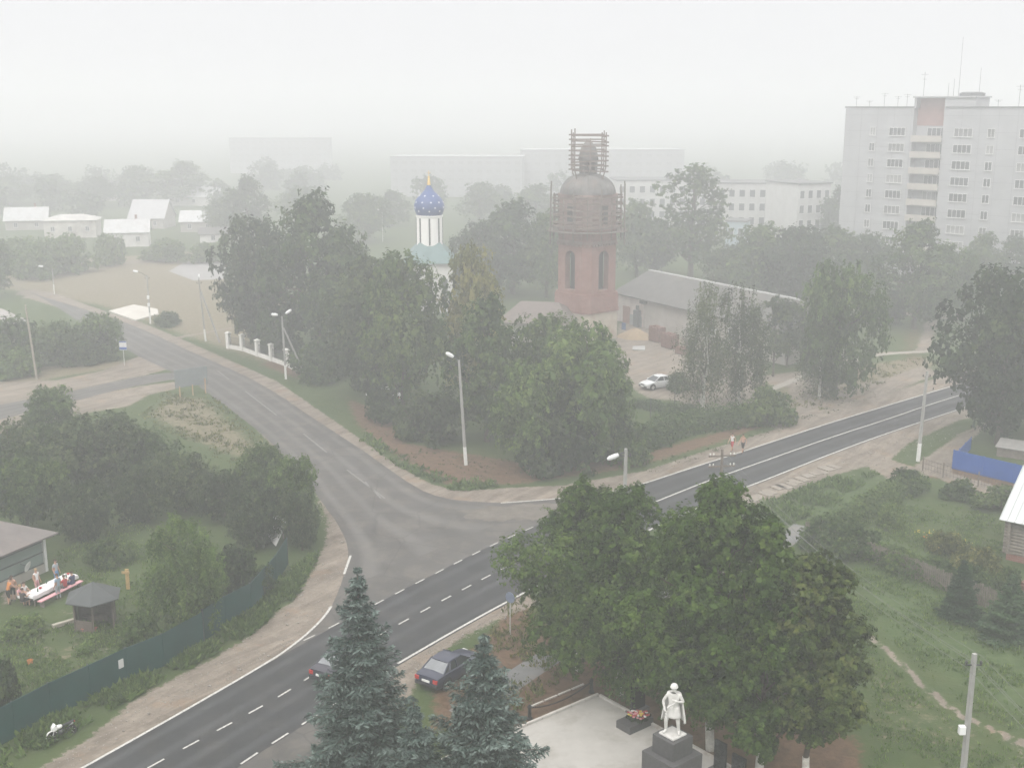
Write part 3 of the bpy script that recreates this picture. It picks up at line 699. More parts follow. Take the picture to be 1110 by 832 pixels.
plant('broadA', 592, 322, 226, 60, 'hazy tree touching the left side of the brick tower', 'hazy trees behind the church')
plant('broadA', 690, 300, 214, 62, 'hazy tree behind the right side of the scaffolded dome', 'hazy trees behind the church')
plant('tallA', 748, 308, 177, 84, 'tall ragged tree standing behind the grey roof ridge', 'hazy trees behind the church')
plant('darkA', 712, 296, 235, 50, 'low hazy tree left of the tall ragged tree', 'hazy trees behind the church')
plant('darkA', 792, 322, 262, 62, 'dark hazy tree at the middle of the grey roof ridge', 'hazy trees behind the church')
plant('broadA', 822, 326, 240, 86, 'hazy tree below the middle of the white school', 'hazy trees behind the church')
plant('darkA', 862, 332, 240, 92, 'dark hazy tree behind the low end of the grey roof', 'hazy trees behind the church')
plant('broadB', 905, 322, 243, 84, 'hazy tree below the left corner of the apartment block', 'hazy trees behind the church')
plant('broadA', 938, 325, 250, 64, 'hazy tree in front of the lowest apartment windows', 'hazy trees behind the church')
plant('broadB', 990, 356, 236, 92, 'olive tree with pale trunk foot in front of the apartment balconies', 'trees before the apartment block')
plant('broadA', 1038, 345, 270, 70, 'grey-green tree right of the olive tree by the apartments', 'trees before the apartment block')
plant('broadB', 1062, 322, 250, 54, 'hazy tree under the right-hand apartment windows', 'trees before the apartment block')
plant('broadB', 1098, 320, 254, 60, 'hazy tree rising behind the big roadside tree', 'trees before the apartment block')
plant('broadB', 908, 268, 200, 44, 'tree at the left corner of the apartment block, beside the school', 'trees before the apartment block')
plant('lightA', 905, 430, 280, 88, 'tall pale green tree with open lower branches by the dirt path', 'trees by the yard')
plant('birchB', 888, 432, 335, 62, 'drooping tree beside the tall pale green tree', 'trees by the yard')
plant('birchA', 762, 446, 304, 62, 'white-stemmed weeping birch in front of the grey roof', 'birches by the yard')
plant('birchB', 800, 440, 306, 64, 'weeping birch right of the white-stemmed birch', 'birches by the yard')
for i, (x, y, yt, w_, tx) in enumerate(((838, 408, 318, 34, 'thin dark tree just right of the weeping birches'), (853, 398, 325, 32, 'thin dark tree second from the weeping birches'),
        (868, 396, 330, 30, 'thin dark tree close to the pale green tree'), (846, 388, 322, 36, 'thin dark tree behind the others near the end of the grey roof'))):
    plant('thinA', x, y, yt, w_, tx, 'thin trees by the end of the grey roof')
plant('bushD', 960, 350, 325, 44, 'dark bush beside the far dirt road, left of the olive tree', 'bushes by the far dirt road')
plant('bushD', 1000, 345, 330, 30, 'small dark bush by the far dirt road, right of the olive tree', 'bushes by the far dirt road')
plant('bushA', 832, 460, 415, 56, 'rounded green bush ending the yard hedge', 'bushes by the yard')
plant('bushA', 735, 424, 400, 24, 'small sparse bush growing at the tail of the silver car', 'bushes by the yard')
plant('darkA', 1082, 482, 281, 138, 'big dark tree standing at the roadside above the blue fence', 'big trees by the blue fence')
plant('broadB', 1130, 470, 300, 110, 'tree cut by the picture edge behind the big dark roadside tree', 'big trees by the blue fence')

# left side
g2 = 'trees and bushes by the side road'
plant('broadB', -8, 322, 244, 46, 'dark tree cut by the picture edge beside the far bend of the old road', g2)
for x, y, yt, w_, k_, tx in ((12, 398, 338, 74, 'bushA', 'bush in front of the hip-roofed house by the side road'), (66, 396, 346, 66, 'fruitB', 'dark bush behind the wooden pole by the side road'),
        (88, 394, 362, 44, 'bushA', 'bush between the wooden pole and the bright young tree'), (14, 408, 378, 56, 'bushB', 'low dark bush left of the wooden pole'), (104, 392, 360, 50, 'bushD', 'dark bush behind the bus stop sign'),
        (181, 353, 336, 30, 'bushA', 'small round bush beside the pale square slab')):
    plant(k_, x, y, yt, w_, tx, g2)
plant('lightA', 111, 390, 338, 48, 'bright young tree left of the bus stop sign', g2)
g3 = 'fruit trees in the garden'
for x, y, yt, w_, k_, tx in ((58, 482, 417, 66, 'lightA', 'bright green bushy tree sticking up beside the sandy side road'), (15, 530, 455, 100, 'fruitA', 'dark fruit tree at the picture edge below the side road'),
        (62, 535, 458, 96, 'fruitB', 'fruit tree in front of the bright bushy tree'), (110, 530, 443, 112, 'fruitA', 'fruit tree with its bare trunk showing in the garden'),
        (150, 525, 462, 84, 'fruitB', 'fruit tree behind the fruit tree with the bare trunk, towards the billboard'), (202, 554, 486, 78, 'fruitA', 'dark fruit tree below the worn straw patch'), (30, 575, 492, 92, 'fruitB', 'fruit tree overhanging the green house roof'),
        (92, 585, 520, 70, 'fruitA', 'low fruit tree right of the green house roof'), (244, 566, 506, 54, 'fruitA', 'small dark fruit tree beside the roadside thicket'), (150, 566, 505, 60, 'fruitA', 'small fruit tree in the middle of the garden'),
        (290, 552, 478, 72, 'fruitB', 'tree topping the thicket at the bend of the road'), (322, 580, 492, 52, 'lightA', 'light green tree at the outer edge of the thicket by the bend'), (278, 592, 528, 72, 'fruitA', 'dark tree in the thicket left of the white panel'),
        (328, 596, 530, 46, 'fruitA', 'dark tree in the thicket right of the white panel')):
    plant(k_, x, y, yt, w_, tx, g3)
plant('willowA', 205, 682, 556, 112, 'large pale willow-like tree spilling over the green fence', g3)
plant('bushB', 152, 706, 664, 58, 'yellow-green bush against the inside of the green fence', 'garden bushes')
plant('bushD', 262, 642, 590, 60, 'dark bush behind the green fence, right of the willow-like tree', 'garden bushes')
plant('bushD', 4, 770, 708, 60, 'dark bush cut by the picture edge above the green fence', 'garden bushes')
plant('bushA', 118, 610, 580, 50, 'low bush behind the small hexagonal arbour', 'garden bushes')
plant('bushA', 228, 668, 628, 40, 'small bush hanging over the bend in the green fence', 'garden bushes')
plant('bushB', 22, 690, 668, 50, 'low bush in the yard below the two bathers', 'garden bushes')

# right side garden
g4 = 'bushes round the log house garden'
for x, y, yt, w_, k_, tx in ((890, 590, 555, 56, 'bushA', 'green bush at the road end of the plank fence'), (925, 604, 566, 62, 'bushA', 'bush overgrowing the plank fence near its road end'), (968, 610, 588, 48, 'bushA', 'green bush on the middle of the plank fence'),
        (1010, 626, 602, 46, 'bushA', 'bush on the plank fence above the left small spruce'), (985, 532, 506, 46, 'bushA', 'bush at the corner below the tall right-hand pole'), (1040, 540, 516, 40, 'bushA', 'small green bush along the wire fence'), (1085, 552, 526, 58, 'bushA', 'green bush along the wire fence near the log house'),
        (963, 570, 545, 36, 'bushB', 'small leafy clump inside the garden'), (1060, 618, 590, 50, 'bushY', 'yellow-flowering bush left of the log house'), (1025, 598, 575, 46, 'bushY', 'yellow-flowering bush in the middle of the garden'),
        (1050, 642, 608, 50, 'bushA', 'bush between the plank fence and the log house'), (1092, 640, 612, 30, 'bushA', 'bush growing against the log house foundation')):
    plant(k_, x, y, yt, w_, tx, g4)
plant('firA', 1040, 668, 606, 58, 'small dark spruce at the edge of the meadow, nearer the middle of the plank fence', 'small spruces on the meadow')
plant('firA', 1092, 690, 622, 74, 'larger dark spruce at the edge of the meadow below the log house', 'small spruces on the meadow')

# far left village trees
g5 = 'hazy village trees'
for x, y, yt, w_, k_, tx in ((270, 262, 188, 52, 'broadB', 'tall hazy tree beyond the field, right of the small roofs'), (22, 290, 256, 70, 'bushB', 'hazy bush below the long white roof'), (70, 296, 252, 76, 'bushB', 'hazy thicket in front of the ruined pale house'),
        (118, 288, 252, 34, 'bushB', 'hazy bush at the left corner of the white house'), (40, 302, 268, 60, 'bushB', 'hazy bush at the far edge of the dry field'), (182, 282, 258, 60, 'bushB', 'hazy bush right of the white house'),
        (225, 284, 262, 60, 'bushB', 'hazy bush behind the grey asphalt pad'), (150, 222, 178, 44, 'broadA', 'faint tree behind the grey steep roof'), (200, 222, 174, 66, 'broadB', 'faint broad tree left of the tall hazy tree'),
        (105, 224, 190, 50, 'broadA', 'faint tree behind the ruined pale house'), (55, 220, 188, 60, 'broadA', 'faint tree behind the long white roof'), (10, 222, 190, 56, 'broadB', 'faint tree at the picture edge behind the long white roof'),
        (395, 262, 208, 60, 'broadA', 'hazy tree left of the blue dome, beyond the churchyard'), (425, 245, 205, 44, 'broadB', 'faint tree just left of the blue dome'), (330, 245, 200, 60, 'broadA', 'faint tree behind the tallest churchyard tree'),
        (520, 240, 196, 50, 'broadA', 'faint tree right of the blue dome below the long slab block'), (580, 245, 198, 60, 'broadB', 'faint tree left of the scaffolded dome'), (240, 256, 214, 40, 'broadA', 'hazy tree right beside the small roofs')):
    plant(k_, x, y, yt, w_, tx, g5)
# ------------------------------------------------------------------ buildings
PALEG0 = M('net_curtain', (0.24, 0.24, 0.235), .4, .35, .6)
GLASS = M('window_glass', (0.045, 0.05, 0.055), 0.15, 0.3, 1.5, spec=0.6)
WHITE = M('white_frame', (0.55, 0.55, 0.54), 0.6, 0.08, 3)
PANEL = M('panel_concrete', (0.35, 0.352, 0.36), 0.9, 0.08, 0.25, dirt=(0.29, 0.292, 0.30))
SEAM = M('panel_seam', (0.23, 0.23, 0.24), 0.9, 0.15, 2)
BALC = M('balcony_front', (0.40, 0.37, 0.33), 0.9, 0.12, 1.0)
REDP = M('red_wall', (0.27, 0.145, 0.125), 0.9, 0.1, 1)
DARKI = M('dark_inside', (0.05, 0.048, 0.045), 0.95, 0.2, 2)  # dark colour stands in for shade inside tower and drum openings
STEEL = M('dark_steel', (0.09, 0.09, 0.095), 0.5, 0.2, 4, metal=0.6)
WHITEWALL = M('white_plaster', (0.60, 0.59, 0.57), 0.9, 0.06, 0.8, dirt=(0.44, 0.42, 0.40))
SCHW = M('dull_white_wall', (0.46, 0.455, 0.445), 0.9, 0.1, 0.5, dirt=(0.36, 0.35, 0.335))
TAR = M('tar_roof', (0.12, 0.12, 0.12), 0.9, 0.2, 0.8)

def frame_at(a, b, dist=None):
    "origin, rotation and length of a facade from ground point a to b (b to the viewer's right); local -Y faces out"
    d = b - a
    return a, math.atan2(d.y, d.x), d.length
WIN_CACHE = {}
def window(parent, x, z, w_, h_, cols=2, y=0.0, fm=None, gm=None, sill=True):
    key = (round(w_, 2), round(h_, 2), cols, fm, gm)
    if key not in WIN_CACHE:
        p_ = MB().box((0, 0.02, 0), (w_ - .06, .05, h_ - .06)).build('window', gm or GLASS)
        f = MB(); t_ = .09
        for sx in (-1, 1): f.box((sx * (w_ / 2), -.02, 0), (t_, .1, h_ + t_))
        for sz in (-1, 1): f.box((0, -.02, sz * h_ / 2), (w_ - t_, .1, t_))
        for i in range(1, cols): f.box((-w_ / 2 + w_ * i / cols, -.015, 0), (t_ * .9, .09, h_ - t_))
        if sill: f.box((0, -.09, -h_ / 2 - .07), (w_ + .2, .2, .05))
        fo = f.build('frame', fm or WHITE, p_)
        WIN_CACHE[key] = p_; o = p_
    else: o = copy_tree(WIN_CACHE[key])
    o.parent = parent; o.location = (x, y - .03, z)
    return o
def seam_lines(mb, x0, x1, z0, z1, dx, dz, y):
    z = z0
    while z < z1: mb.box(((x0 + x1) / 2, y, z), (x1 - x0, .02, .05)); z += dz
    x = x0 + dx
    while x < x1 - .3: mb.box((x, y, (z0 + z1) / 2), (.05, .022, z1 - z0)); x += dx

# nine-storey apartment block
fzA, fzB = 225.0, 206.0
zr = 30.6
def from_depth(px, fz, z): return Vector(((px - 555) / FPX * fz, (fz + (z - CAM_H) * _s) / _c, 0))
A = from_depth(917, fzA, zr); B = from_depth(1077, fzB, zr)
_, rz, _L = frame_at(A, B); u_ = (B - A).normalized()
def s_of(px):
    lo_, hi_ = 0.0, 90.0
    for _ in range(50):
        mid = (lo_ + hi_) / 2; q = A + u_ * mid
        if 555 + q.x * FPX / (q.y * _c - (zr - CAM_H) * _s) < px: lo_ = mid
        else: hi_ = mid
    return lo_
apt = thing('apartment_block', 'pale grey nine-storey panel apartment block with stacked balconies in the haze', 'building', A, rz)
sE = s_of(1165); s1, s2, s3 = s_of(991), s_of(1024), s_of(1057)
mb = MB(); D_ = 13.0
mb.box((s1 / 2, D_ / 2, zr / 2), (s1, D_, zr)); mb.box(((s2 + sE) / 2, D_ / 2, zr / 2), (sE - s2, D_, zr)); mb.box(((s1 + s2) / 2, (D_ + 1.6) / 2, zr / 2), (s2 - s1, D_ - 1.6, zr))
mb.build('wall', PANEL, apt)
mb = MB(); seam_lines(mb, 0.05, s1 - .05, 3.5, zr, 3.3, 2.87, -.006); seam_lines(mb, s2 + .05, sE - .05, 3.5, zr, 3.3, 2.87, -.006); mb.build('panel_joints', SEAM, apt)
mb = MB(); mb.box((s1 / 2, D_ / 2, zr + .18), (s1 + .24, D_ + .24, .3)); mb.box(((s2 + sE) / 2 + .05, D_ / 2, zr + .18), (sE - s2 - .3, D_ + .24, .3)); mb.build('roof', TAR, apt)
zt = top_z(A + u_ * s2, 106)
mb = MB(); mb.box((s1 + .2, 1.5, (zr + zt) / 2), (.4, 3.1, zt - zr)); mb.box(((s2 + s3) / 2, 3, (zr + zt) / 2), (s3 - s2, 6.0, zt - zr)); mb.box(((s1 + s2) / 2 + .1, 4.5, (zr + zt) / 2), (s2 - s1 - .5, 3, zt - zr))
mb.box(((s1 + s3) / 2, 3.0, zt + .15), (s3 - s1 + .5, 6.6, .28)); mb.build('stair_tower', PANEL, apt)
MB().lathe([(2.2, 0), (2.2, .5), (1.6, .7)], 16, ((s2 + s3) / 2 + .6, 3.4, zt + .3)).build('roof_cap', STEEL, apt)
mb = MB(); ztop9 = zr - 4.2
mb.box(((s1 + s2) / 2, 1.56, (ztop9 + 1.1 + zt) / 2), (s2 - s1 - .1, .07, zt - ztop9 - 1.1)); mb.build('red_wall_panel', REDP, apt)
P9 = 2.87
ra9 = random.Random(9); GV = [GLASS, GLASS, M('dim_curtain', (0.13, 0.13, 0.13), .3, .4, .8), PALEG0, M('dark_glass', (.03, .033, .037), .12, .2, 2, spec=.6)]
for k in range(9):
    zc = zr - 4.2 - P9 * k
    window(apt, s_of(948), zc, 1.05, 1.45, 2, gm=ra9.choice(GV)); window(apt, s_of(974.5), zc, 3.1, 1.45, 4, gm=ra9.choice(GV))
    window(apt, s_of(1046.5), zc, 3.3, 1.45, 4, gm=ra9.choice(GV)); window(apt, s_of(1077), zc, 1.25, 1.45, 2, gm=ra9.choice(GV)); window(apt, s_of(1118), zc, 3.1, 1.45, 4, gm=ra9.choice(GV))
    window(apt, (s1 + s2) / 2 + 1.0, zc - .2, 3.4, 1.9, 4, y=1.55, gm=ra9.choice(GV))
    bo = MB().box(((s1 + s2) / 2, .55, zc - 1.72), (s2 - s1 - .04, 2.0, .16)).box(((s1 + s2) / 2, -.42, zc - 1.15), (s2 - s1 + .1, .1, 1.05)).build('balcony', BALC, apt)
ra = random.Random(4)
for x, h_ in ((.8, 2.2), (3.5, 1.4), (6.5, 2.8), (9.2, 2.2), (11.0, 2.6), (s1 + .4, zt - zr + 4.6), (s3 + 3, 1.5), (s3 + 6.6, 4.0), (s3 + 11, 3.6), (s3 + 14, 2.8)):
    m_ = MB().tube([(x, 2.5, zr + .2), (x, 2.5, zr + h_)], .035, 5)
    m_.bar((x - .7, 2.5, zr + h_ * .93), (x + .7, 2.5, zr + h_ * .93), .04); m_.bar((x - .4, 2.5, zr + h_ * .8), (x + .4, 2.5, zr + h_ * .8), .04); m_.build('antenna', STEEL, apt)
for x, h_ in ((s1 + 4.6, 2.6), (s1 + 5.6, 3.4), (s2 + .8, 10.5), (s3 - 1, 5.2)):
    MB().tube([(x, 3.5, zt + .25), (x, 3.5, zt + h_)], [.04, .025], 5).build('mast', STEEL, apt)

# white school: two blocks
def block(px0, px1, fz, ytop, ang, label, name='school_building', rows=3, wcols=None, z0=2.0, p=3.3, deep=12, group=None, wm=SCHW, gm=GLASS, rm=None, fm=None):
    a = from_depth(px0, fz, 0); L_ = (px1 - px0) / FPX * fz / max(.3, math.cos(ang)); h = top_z(a, ytop)
    o = thing(name, label, 'building', a, ang, group)
    MB().box((L_ / 2, deep / 2, h / 2), (L_, deep, h)).build('wall', wm, o)
    mb = MB().box((L_ / 2, deep / 2, h + .15), (L_ + .5, deep + .5, .3)); mb.build('roof', rm or TAR, o)
    n = wcols or int(L_ / 4)
    for r_ in range(rows):
        for i in range(n): window(o, (i + .5) * L_ / n, h - 2.3 - p * r_, min(2.1, L_ / n * .55), 1.8, 2 if L_ / n > 3 else 1, gm=gm, fm=fm)
    return o, L_, h
sch, SL, SH = block(775, 872, 290, 199, R(-6), 'white three-storey school building with tall pilasters beyond the trees', rows=3, wcols=9)
mb = MB()
for i in range(10): mb.box((i * SL / 9, -.16, SH / 2), (.5, .3, SH - .1))
mb.build('pilaster', SCHW, sch)
block(862, 902, 268, 200, R(24), 'white school wing with paired windows beside the apartment block', rows=3, wcols=4)
block(668, 778, 315, 196, R(4), 'long white school wing behind the tall ragged tree', rows=3, wcols=10)
kio, kl, kh = block(786, 806, 262, 240, R(-20), 'small pale blue building below the white school', name='kiosk', rows=1, wcols=2, deep=6, wm=M('pale_blue_wall', (0.3, 0.37, 0.40), 0.8, 0.1, 1))
PALEG = M('haze_paled_glass', (0.3, 0.3, 0.3), 0.4, 0.3, 0.3)
# far slabs; extra haze fading is painted as pale glass, frames and roofs
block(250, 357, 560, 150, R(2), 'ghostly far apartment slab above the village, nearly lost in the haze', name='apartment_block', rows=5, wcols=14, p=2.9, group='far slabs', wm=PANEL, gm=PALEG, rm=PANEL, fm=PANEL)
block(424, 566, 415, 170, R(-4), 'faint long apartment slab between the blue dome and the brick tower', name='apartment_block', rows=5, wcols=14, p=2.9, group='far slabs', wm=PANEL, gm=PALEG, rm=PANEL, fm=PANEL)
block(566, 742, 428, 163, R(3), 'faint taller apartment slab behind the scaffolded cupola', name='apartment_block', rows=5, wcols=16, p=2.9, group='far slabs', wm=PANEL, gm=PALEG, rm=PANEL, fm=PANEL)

# ------------------------------------------------------------------ brick bell tower
m, t, b = new_mat('red_brick'); br = t.nodes.new('ShaderNodeTexBrick')
tc = t.nodes.new('ShaderNodeTexCoord'); mp = t.nodes.new('ShaderNodeMapping'); mp.inputs['Rotation'].default_value = (PI / 2, 0, 0); mp.vector_type = 'TEXTURE'
t.links.new(tc.outputs['Object'], mp.inputs[0]); t.links.new(mp.outputs[0], br.inputs[0])
br.inputs['Scale'].default_value = 1.6; br.inputs['Color1'].default_value = (0.22, 0.088, 0.068, 1); br.inputs['Color2'].default_value = (0.155, 0.058, 0.044, 1); br.inputs['Mortar'].default_value = (0.24, 0.17, 0.145, 1)
n1 = noise(t, .55, 8, .75); r1 = ramp(t, [(.40, (0, 0, 0)), (.68, (1, 1, 1))]); t.links.new(n1.outputs[0], r1.inputs[0])
c = mixc(t, r1.outputs[0], br.outputs['Color'], (0.27, 0.165, 0.14)); t.links.new(c, b.inputs['Base Color']); b.inputs['Roughness'].default_value = .95
BRICK = m
OLDPL = M('old_plaster', (0.40, 0.355, 0.29), 0.95, 0.15, 0.6, dirt=(0.30, 0.2, 0.16), bmp=.2)
DOMETIN = M('weathered_tin', (0.14, 0.135, 0.13), 0.75, 0.35, 0.9, metal=0.1, dirt=(0.18, 0.145, 0.125))
WOOD = M('weathered_wood', (0.15, 0.125, 0.108), 0.9, 0.3, 3)
WOODR = M('fresh_wood', (0.155, 0.115, 0.098), 0.9, 0.3, 3)
T0 = at(635, 365); k_ = 1 / ppm((T0.x, T0.y, 12))
tw = thing('bell_tower', 'octagonal red brick bell tower under repair with arched openings and a tin dome', 'tower', T0, math.atan2(-T0.x, T0.y))
def octo(ad, ac):
    ad *= 1.0; q = ad * math.sqrt(2) - ac
    return [(q, -ac), (ac, -q), (ac, q), (q, ac), (-q, ac), (-ac, q), (-ac, -q), (-q, -ac)]
zY = lambda y: top_z(T0, y)
z_c, z_s, z_m, z_d = zY(331), zY(315), zY(247), zY(212)
MB().prism(octo(27.5 * k_, 34 * k_), -.1, z_c - .5).build('lower_storey', OLDPL, tw)
mb = MB(); mb.prism(octo(28.6 * k_, 35.4 * k_), z_c - .5, z_c - .12).prism(octo(28 * k_, 34.6 * k_), z_c - .12, z_s - .3).prism(octo(27.2 * k_, 33.6 * k_), z_s - .3, z_s)
mb.build('cornice', BRICK, tw)
def arch_wall(mb, p0, p1, z0, z1, x0, x1, za, zs, depth):
    "wall from p0 to p1 (outside to the right of the direction) with a round-headed opening"
    p0, p1 = Vector((*p0, 0)), Vector((*p1, 0)); d = (p1 - p0); L_ = d.length; d.normalize(); inn = Vector((-d.y, d.x, 0))
    def q(x, z, y=0): return p0 + d * x + inn * y + Vector((0, 0, z))
    N = 10; cx_, r_ = (x0 + x1) / 2, (x1 - x0) / 2
    arc = [(cx_ - r_ * math.cos(PI * i / N), zs + r_ * math.sin(PI * i / N)) for i in range(N + 1)]
    for y, flip in ((0, False), (depth, True)):
        fs = [[q(0, z0, y), q(x0, z0, y), q(x0, z1, y), q(0, z1, y)], [q(x1, z0, y), q(L_, z0, y), q(L_, z1, y), q(x1, z1, y)], [q(x0, z0, y), q(x1, z0, y), q(x1, za, y), q(x0, za, y)]]
        for (a, b_), (c_, d_) in zip(arc[:-1], arc[1:]): fs.append([q(a, b_, y), q(c_, d_, y), q(c_, z1, y), q(a, z1, y)])
        for f in fs: mb.add(f[::-1] if flip else f, [(0, 1, 2, 3)])
    ring = [(x0, za)] + arc + [(x1, za)]
    for (a, b_), (c_, d_) in zip(ring, ring[1:] + ring[:1]): mb.add([q(a, b_), q(a, b_, depth), q(c_, d_, depth), q(c_, d_)], [(0, 1, 2, 3)])
sh = octo(25.5 * k_, 31 * k_); mb = MB()
zo0, zo1 = zY(313), zY(277)
for i in range(8):
    a, b_ = Vector((*sh[i], 0)), Vector((*sh[(i + 1) % 8], 0)); L_ = (b_ - a).length
    if L_ > 2.5: arch_wall(mb, sh[i], sh[(i + 1) % 8], z_s, z_m, L_ / 2 - .95, L_ / 2 + .95, zo0 + .2, zo1, .9)
    else: mb.add([(*sh[i], z_s), (*sh[(i + 1) % 8], z_s), (*sh[(i + 1) % 8], z_m), (*sh[i], z_m)], [(0, 1, 2, 3)])
mb.build('belfry', BRICK, tw)
MB().prism(octo(23 * k_, 28 * k_), z_s - .02, z_s + .1).prism(octo(23 * k_, 28 * k_), zo1 + 2.0, zo1 + 2.3).prism([(math.cos(i) * 2.2, math.sin(i) * 2.2) for i in np.linspace(0, 6.28, 9)[:-1]], z_s + .1, zo1 + 2).build('belfry_dark_fill', DARKI, tw)  # floor, ceiling and an added dark core so the arches read as shaded
mb = MB().prism(octo(26.5 * k_, 32.2 * k_), zY(262), zY(259)).prism(octo(27 * k_, 33 * k_), z_m, z_m + .5).prism(octo(25 * k_, 30.2 * k_), z_m + .5, z_d - .1).prism(octo(26.4 * k_, 32 * k_), z_d - .1, z_d + .3)
for i in range(8):
    a, b_ = Vector((*octo(26.2 * k_, 31.8 * k_)[i], 0)), Vector((*octo(26.2 * k_, 31.8 * k_)[(i + 1) % 8], 0)); L_ = (b_ - a).length
    for j in range(int(L_ / .5)): mb.box((a + (b_ - a) * ((j + .5) / max(1, int(L_ / .5)))) + Vector((0, 0, zY(263))), (.25, .25, .3), math.atan2((b_ - a).y, (b_ - a).x))
mb.build('attic', M('rusty_tin_wall', (0.235, 0.165, 0.145), .85, .25, 1.2, dirt=(0.17, 0.13, 0.115)), tw)
mo = MB()
for i in range(8):
    oc = octo(25.1 * k_, 30.3 * k_); a, b_ = Vector((*oc[i], 0)), Vector((*oc[(i + 1) % 8], 0)); L_ = (b_ - a).length
    if L_ > 2.5: mo.box((a + b_) / 2 + Vector((0, 0, (z_m + z_d) / 2 - .1)), (1.3, .1, (z_d - z_m) * .62), math.atan2((b_ - a).y, (b_ - a).x))
mo.build('attic_window', DARKI, tw)
rd = 29.5 * k_; hd = zY(190) - z_d
prof = [(rd * math.cos(a_) ** .92 if a_ < 1.5 else .3, z_d + .3 + hd * math.sin(a_)) for a_ in np.linspace(0, 1.35, 12)]
dome = MB().lathe(prof + [(.9, prof[-1][1] + .05)], 24).build('dome', DOMETIN, tw, True)
mb = MB()
for i in range(24):
    a_ = 2 * PI * i / 24
    mb.tube([(r_ * 1.004 * math.cos(a_), r_ * 1.004 * math.sin(a_), z) for r_, z in prof], .05, 4)
mb.build('rib', DOMETIN, dome)
zl0, zl1 = zY(192), zY(152)
hl = zl1 - zl0
mb = MB().lathe([(2.2, zl0 - .7), (1.25, zl0 + .3), (1.15, zl0 + .5), (1.15, zl0 + .6)], 12)
for i in range(8):
    a_ = 2 * PI * i / 8 + .2; mb.box((1.0 * math.cos(a_), 1.0 * math.sin(a_), zl0 + .6 + .8), (.42, .34, 1.6), a_)
mb.lathe([(1.3, zl0 + 2.2), (1.35, zl0 + 2.4), (1.25, zl0 + 2.9), (1.0, zl0 + hl * .8), (.55, zl0 + hl * .93), (.12, zl1)], 12)
mb.build('lantern', DOMETIN, tw, True)
# scaffolding, leaning on the tower: things of their own
sc = thing('scaffold', 'ring of timber scaffolding round the tower under the tin dome', 'scaffolding', T0 + Vector((0, 0, 0)), math.atan2(-T0.x, T0.y))
rs = 39 * k_; zs0, zs1 = zY(249), zY(205)
corners = [(rs * math.cos(PI / 8 + i * PI / 4), rs * math.sin(PI / 8 + i * PI / 4)) for i in range(8)]
rr = random.Random(8)
mb = MB()
for x, y in corners: mb.tube([(x, y, zs0 - 1.2), (x + rr.uniform(-.1, .1), y, zs1 + rr.uniform(-1.2, .6))], .085, 5)
for i in range(8):
    x, y = (corners[i][0] + corners[(i + 1) % 8][0]) / 2, (corners[i][1] + corners[(i + 1) % 8][1]) / 2; mb.tube([(x, y, zs0 - 1.0), (x, y + .05, zs1 - rr.uniform(.5, 2))], .08, 5)
for x, y in corners: mb.tube([(x * .87, y * .87, zs0 - .3), (x * .87, y * .87, zs1 - .8)], .07, 5)
for sx in (-1, 1):
    for dy in (-1.0, .3): mb.tube([(sx * rs * 1.02, dy - 1, zs0 - 1.8), (sx * rs * 1.0, dy - 1, zs1 + .6 + rr.uniform(0, .8))], .1, 5)
mb.build('pole', WOOD, sc)
mb = MB()
for zz in (zs0 + .7, zs0 + 1.4, zs0 + 2.2, zs0 + 2.9, zs0 + 3.7, zs0 + 4.5):
    for i in range(8):
        a, b_ = Vector((*corners[i], zz + rr.uniform(-.2, .2))), Vector((*corners[(i + 1) % 8], zz + rr.uniform(-.2, .2))); e_ = (b_ - a) * .06
        mb.bar(a - e_, b_ + e_, .07, .24)
        if rr.random() < .35: mb.bar(a.lerp(b_, .1), b_.lerp(a, .1) + Vector((0, 0, 1.0)), .05, .12)
mb.build('rail', WOODR, sc)
mb = MB()
for i in range(8):
    a, b_ = Vector((*corners[i], zs0)), Vector((*corners[(i + 1) % 8], zs0))
    for f in (.88, .96, 1.04, 1.12): mb.bar(a * 1 + (a * (f - 1)) * Vector((1, 1, 0)), b_ + (b_ * (f - 1)) * Vector((1, 1, 0)), .42 * .9, .06)
    m_ = (a + b_) / 2
    if i in (0, 3, 4, 7): mb.bar(m_ * .9 + Vector((0, 0, zs0 * .1 - .15)), m_ * 1.22 - Vector((0, 0, zs0 * .22 + .15)) + Vector((0, 0, 0)), .1)
mb.build('platform', WOOD, sc)
cg = thing('scaffold', 'timber scaffold cage round the small cupola on top of the dome', 'scaffolding', T0, math.atan2(-T0.x, T0.y) + .12)
rc = 16.5 * k_; zc0, zc1 = zY(193), zY(139); pts4 = [(-rc, -rc), (rc, -rc), (rc, rc), (-rc, rc)]
mb = MB()
for i, (x, y) in enumerate(pts4): mb.tube([(x * .8, y * .8, zc0 - .3), (x, y, zc0 + 1.4), (x, y, zc1 - (0, .5, 0.6, .2)[i])], .09, 5)
for x, y in ((0, -rc), (rc, 0), (-rc, 0), (0, rc)): mb.tube([(x, y, zc0 + 1), (x, y, zc1 - rr.uniform(0, 1.5))], .075, 5)
mb.build('pole', WOODR, cg)
mb = MB()
for j in range(8):
    zz = zc0 + 1.0 + j * (zc1 - zc0 - 1.8) / 7.3
    for i in range(4):
        a, b_ = Vector((*pts4[i], zz + rr.uniform(-.15, .15))), Vector((*pts4[(i + 1) % 4], zz + rr.uniform(-.15, .15))); e_ = (b_ - a) * .09
        mb.bar(a - e_, b_ + e_, .07, .19)
mb.build('rail', WOODR, cg)

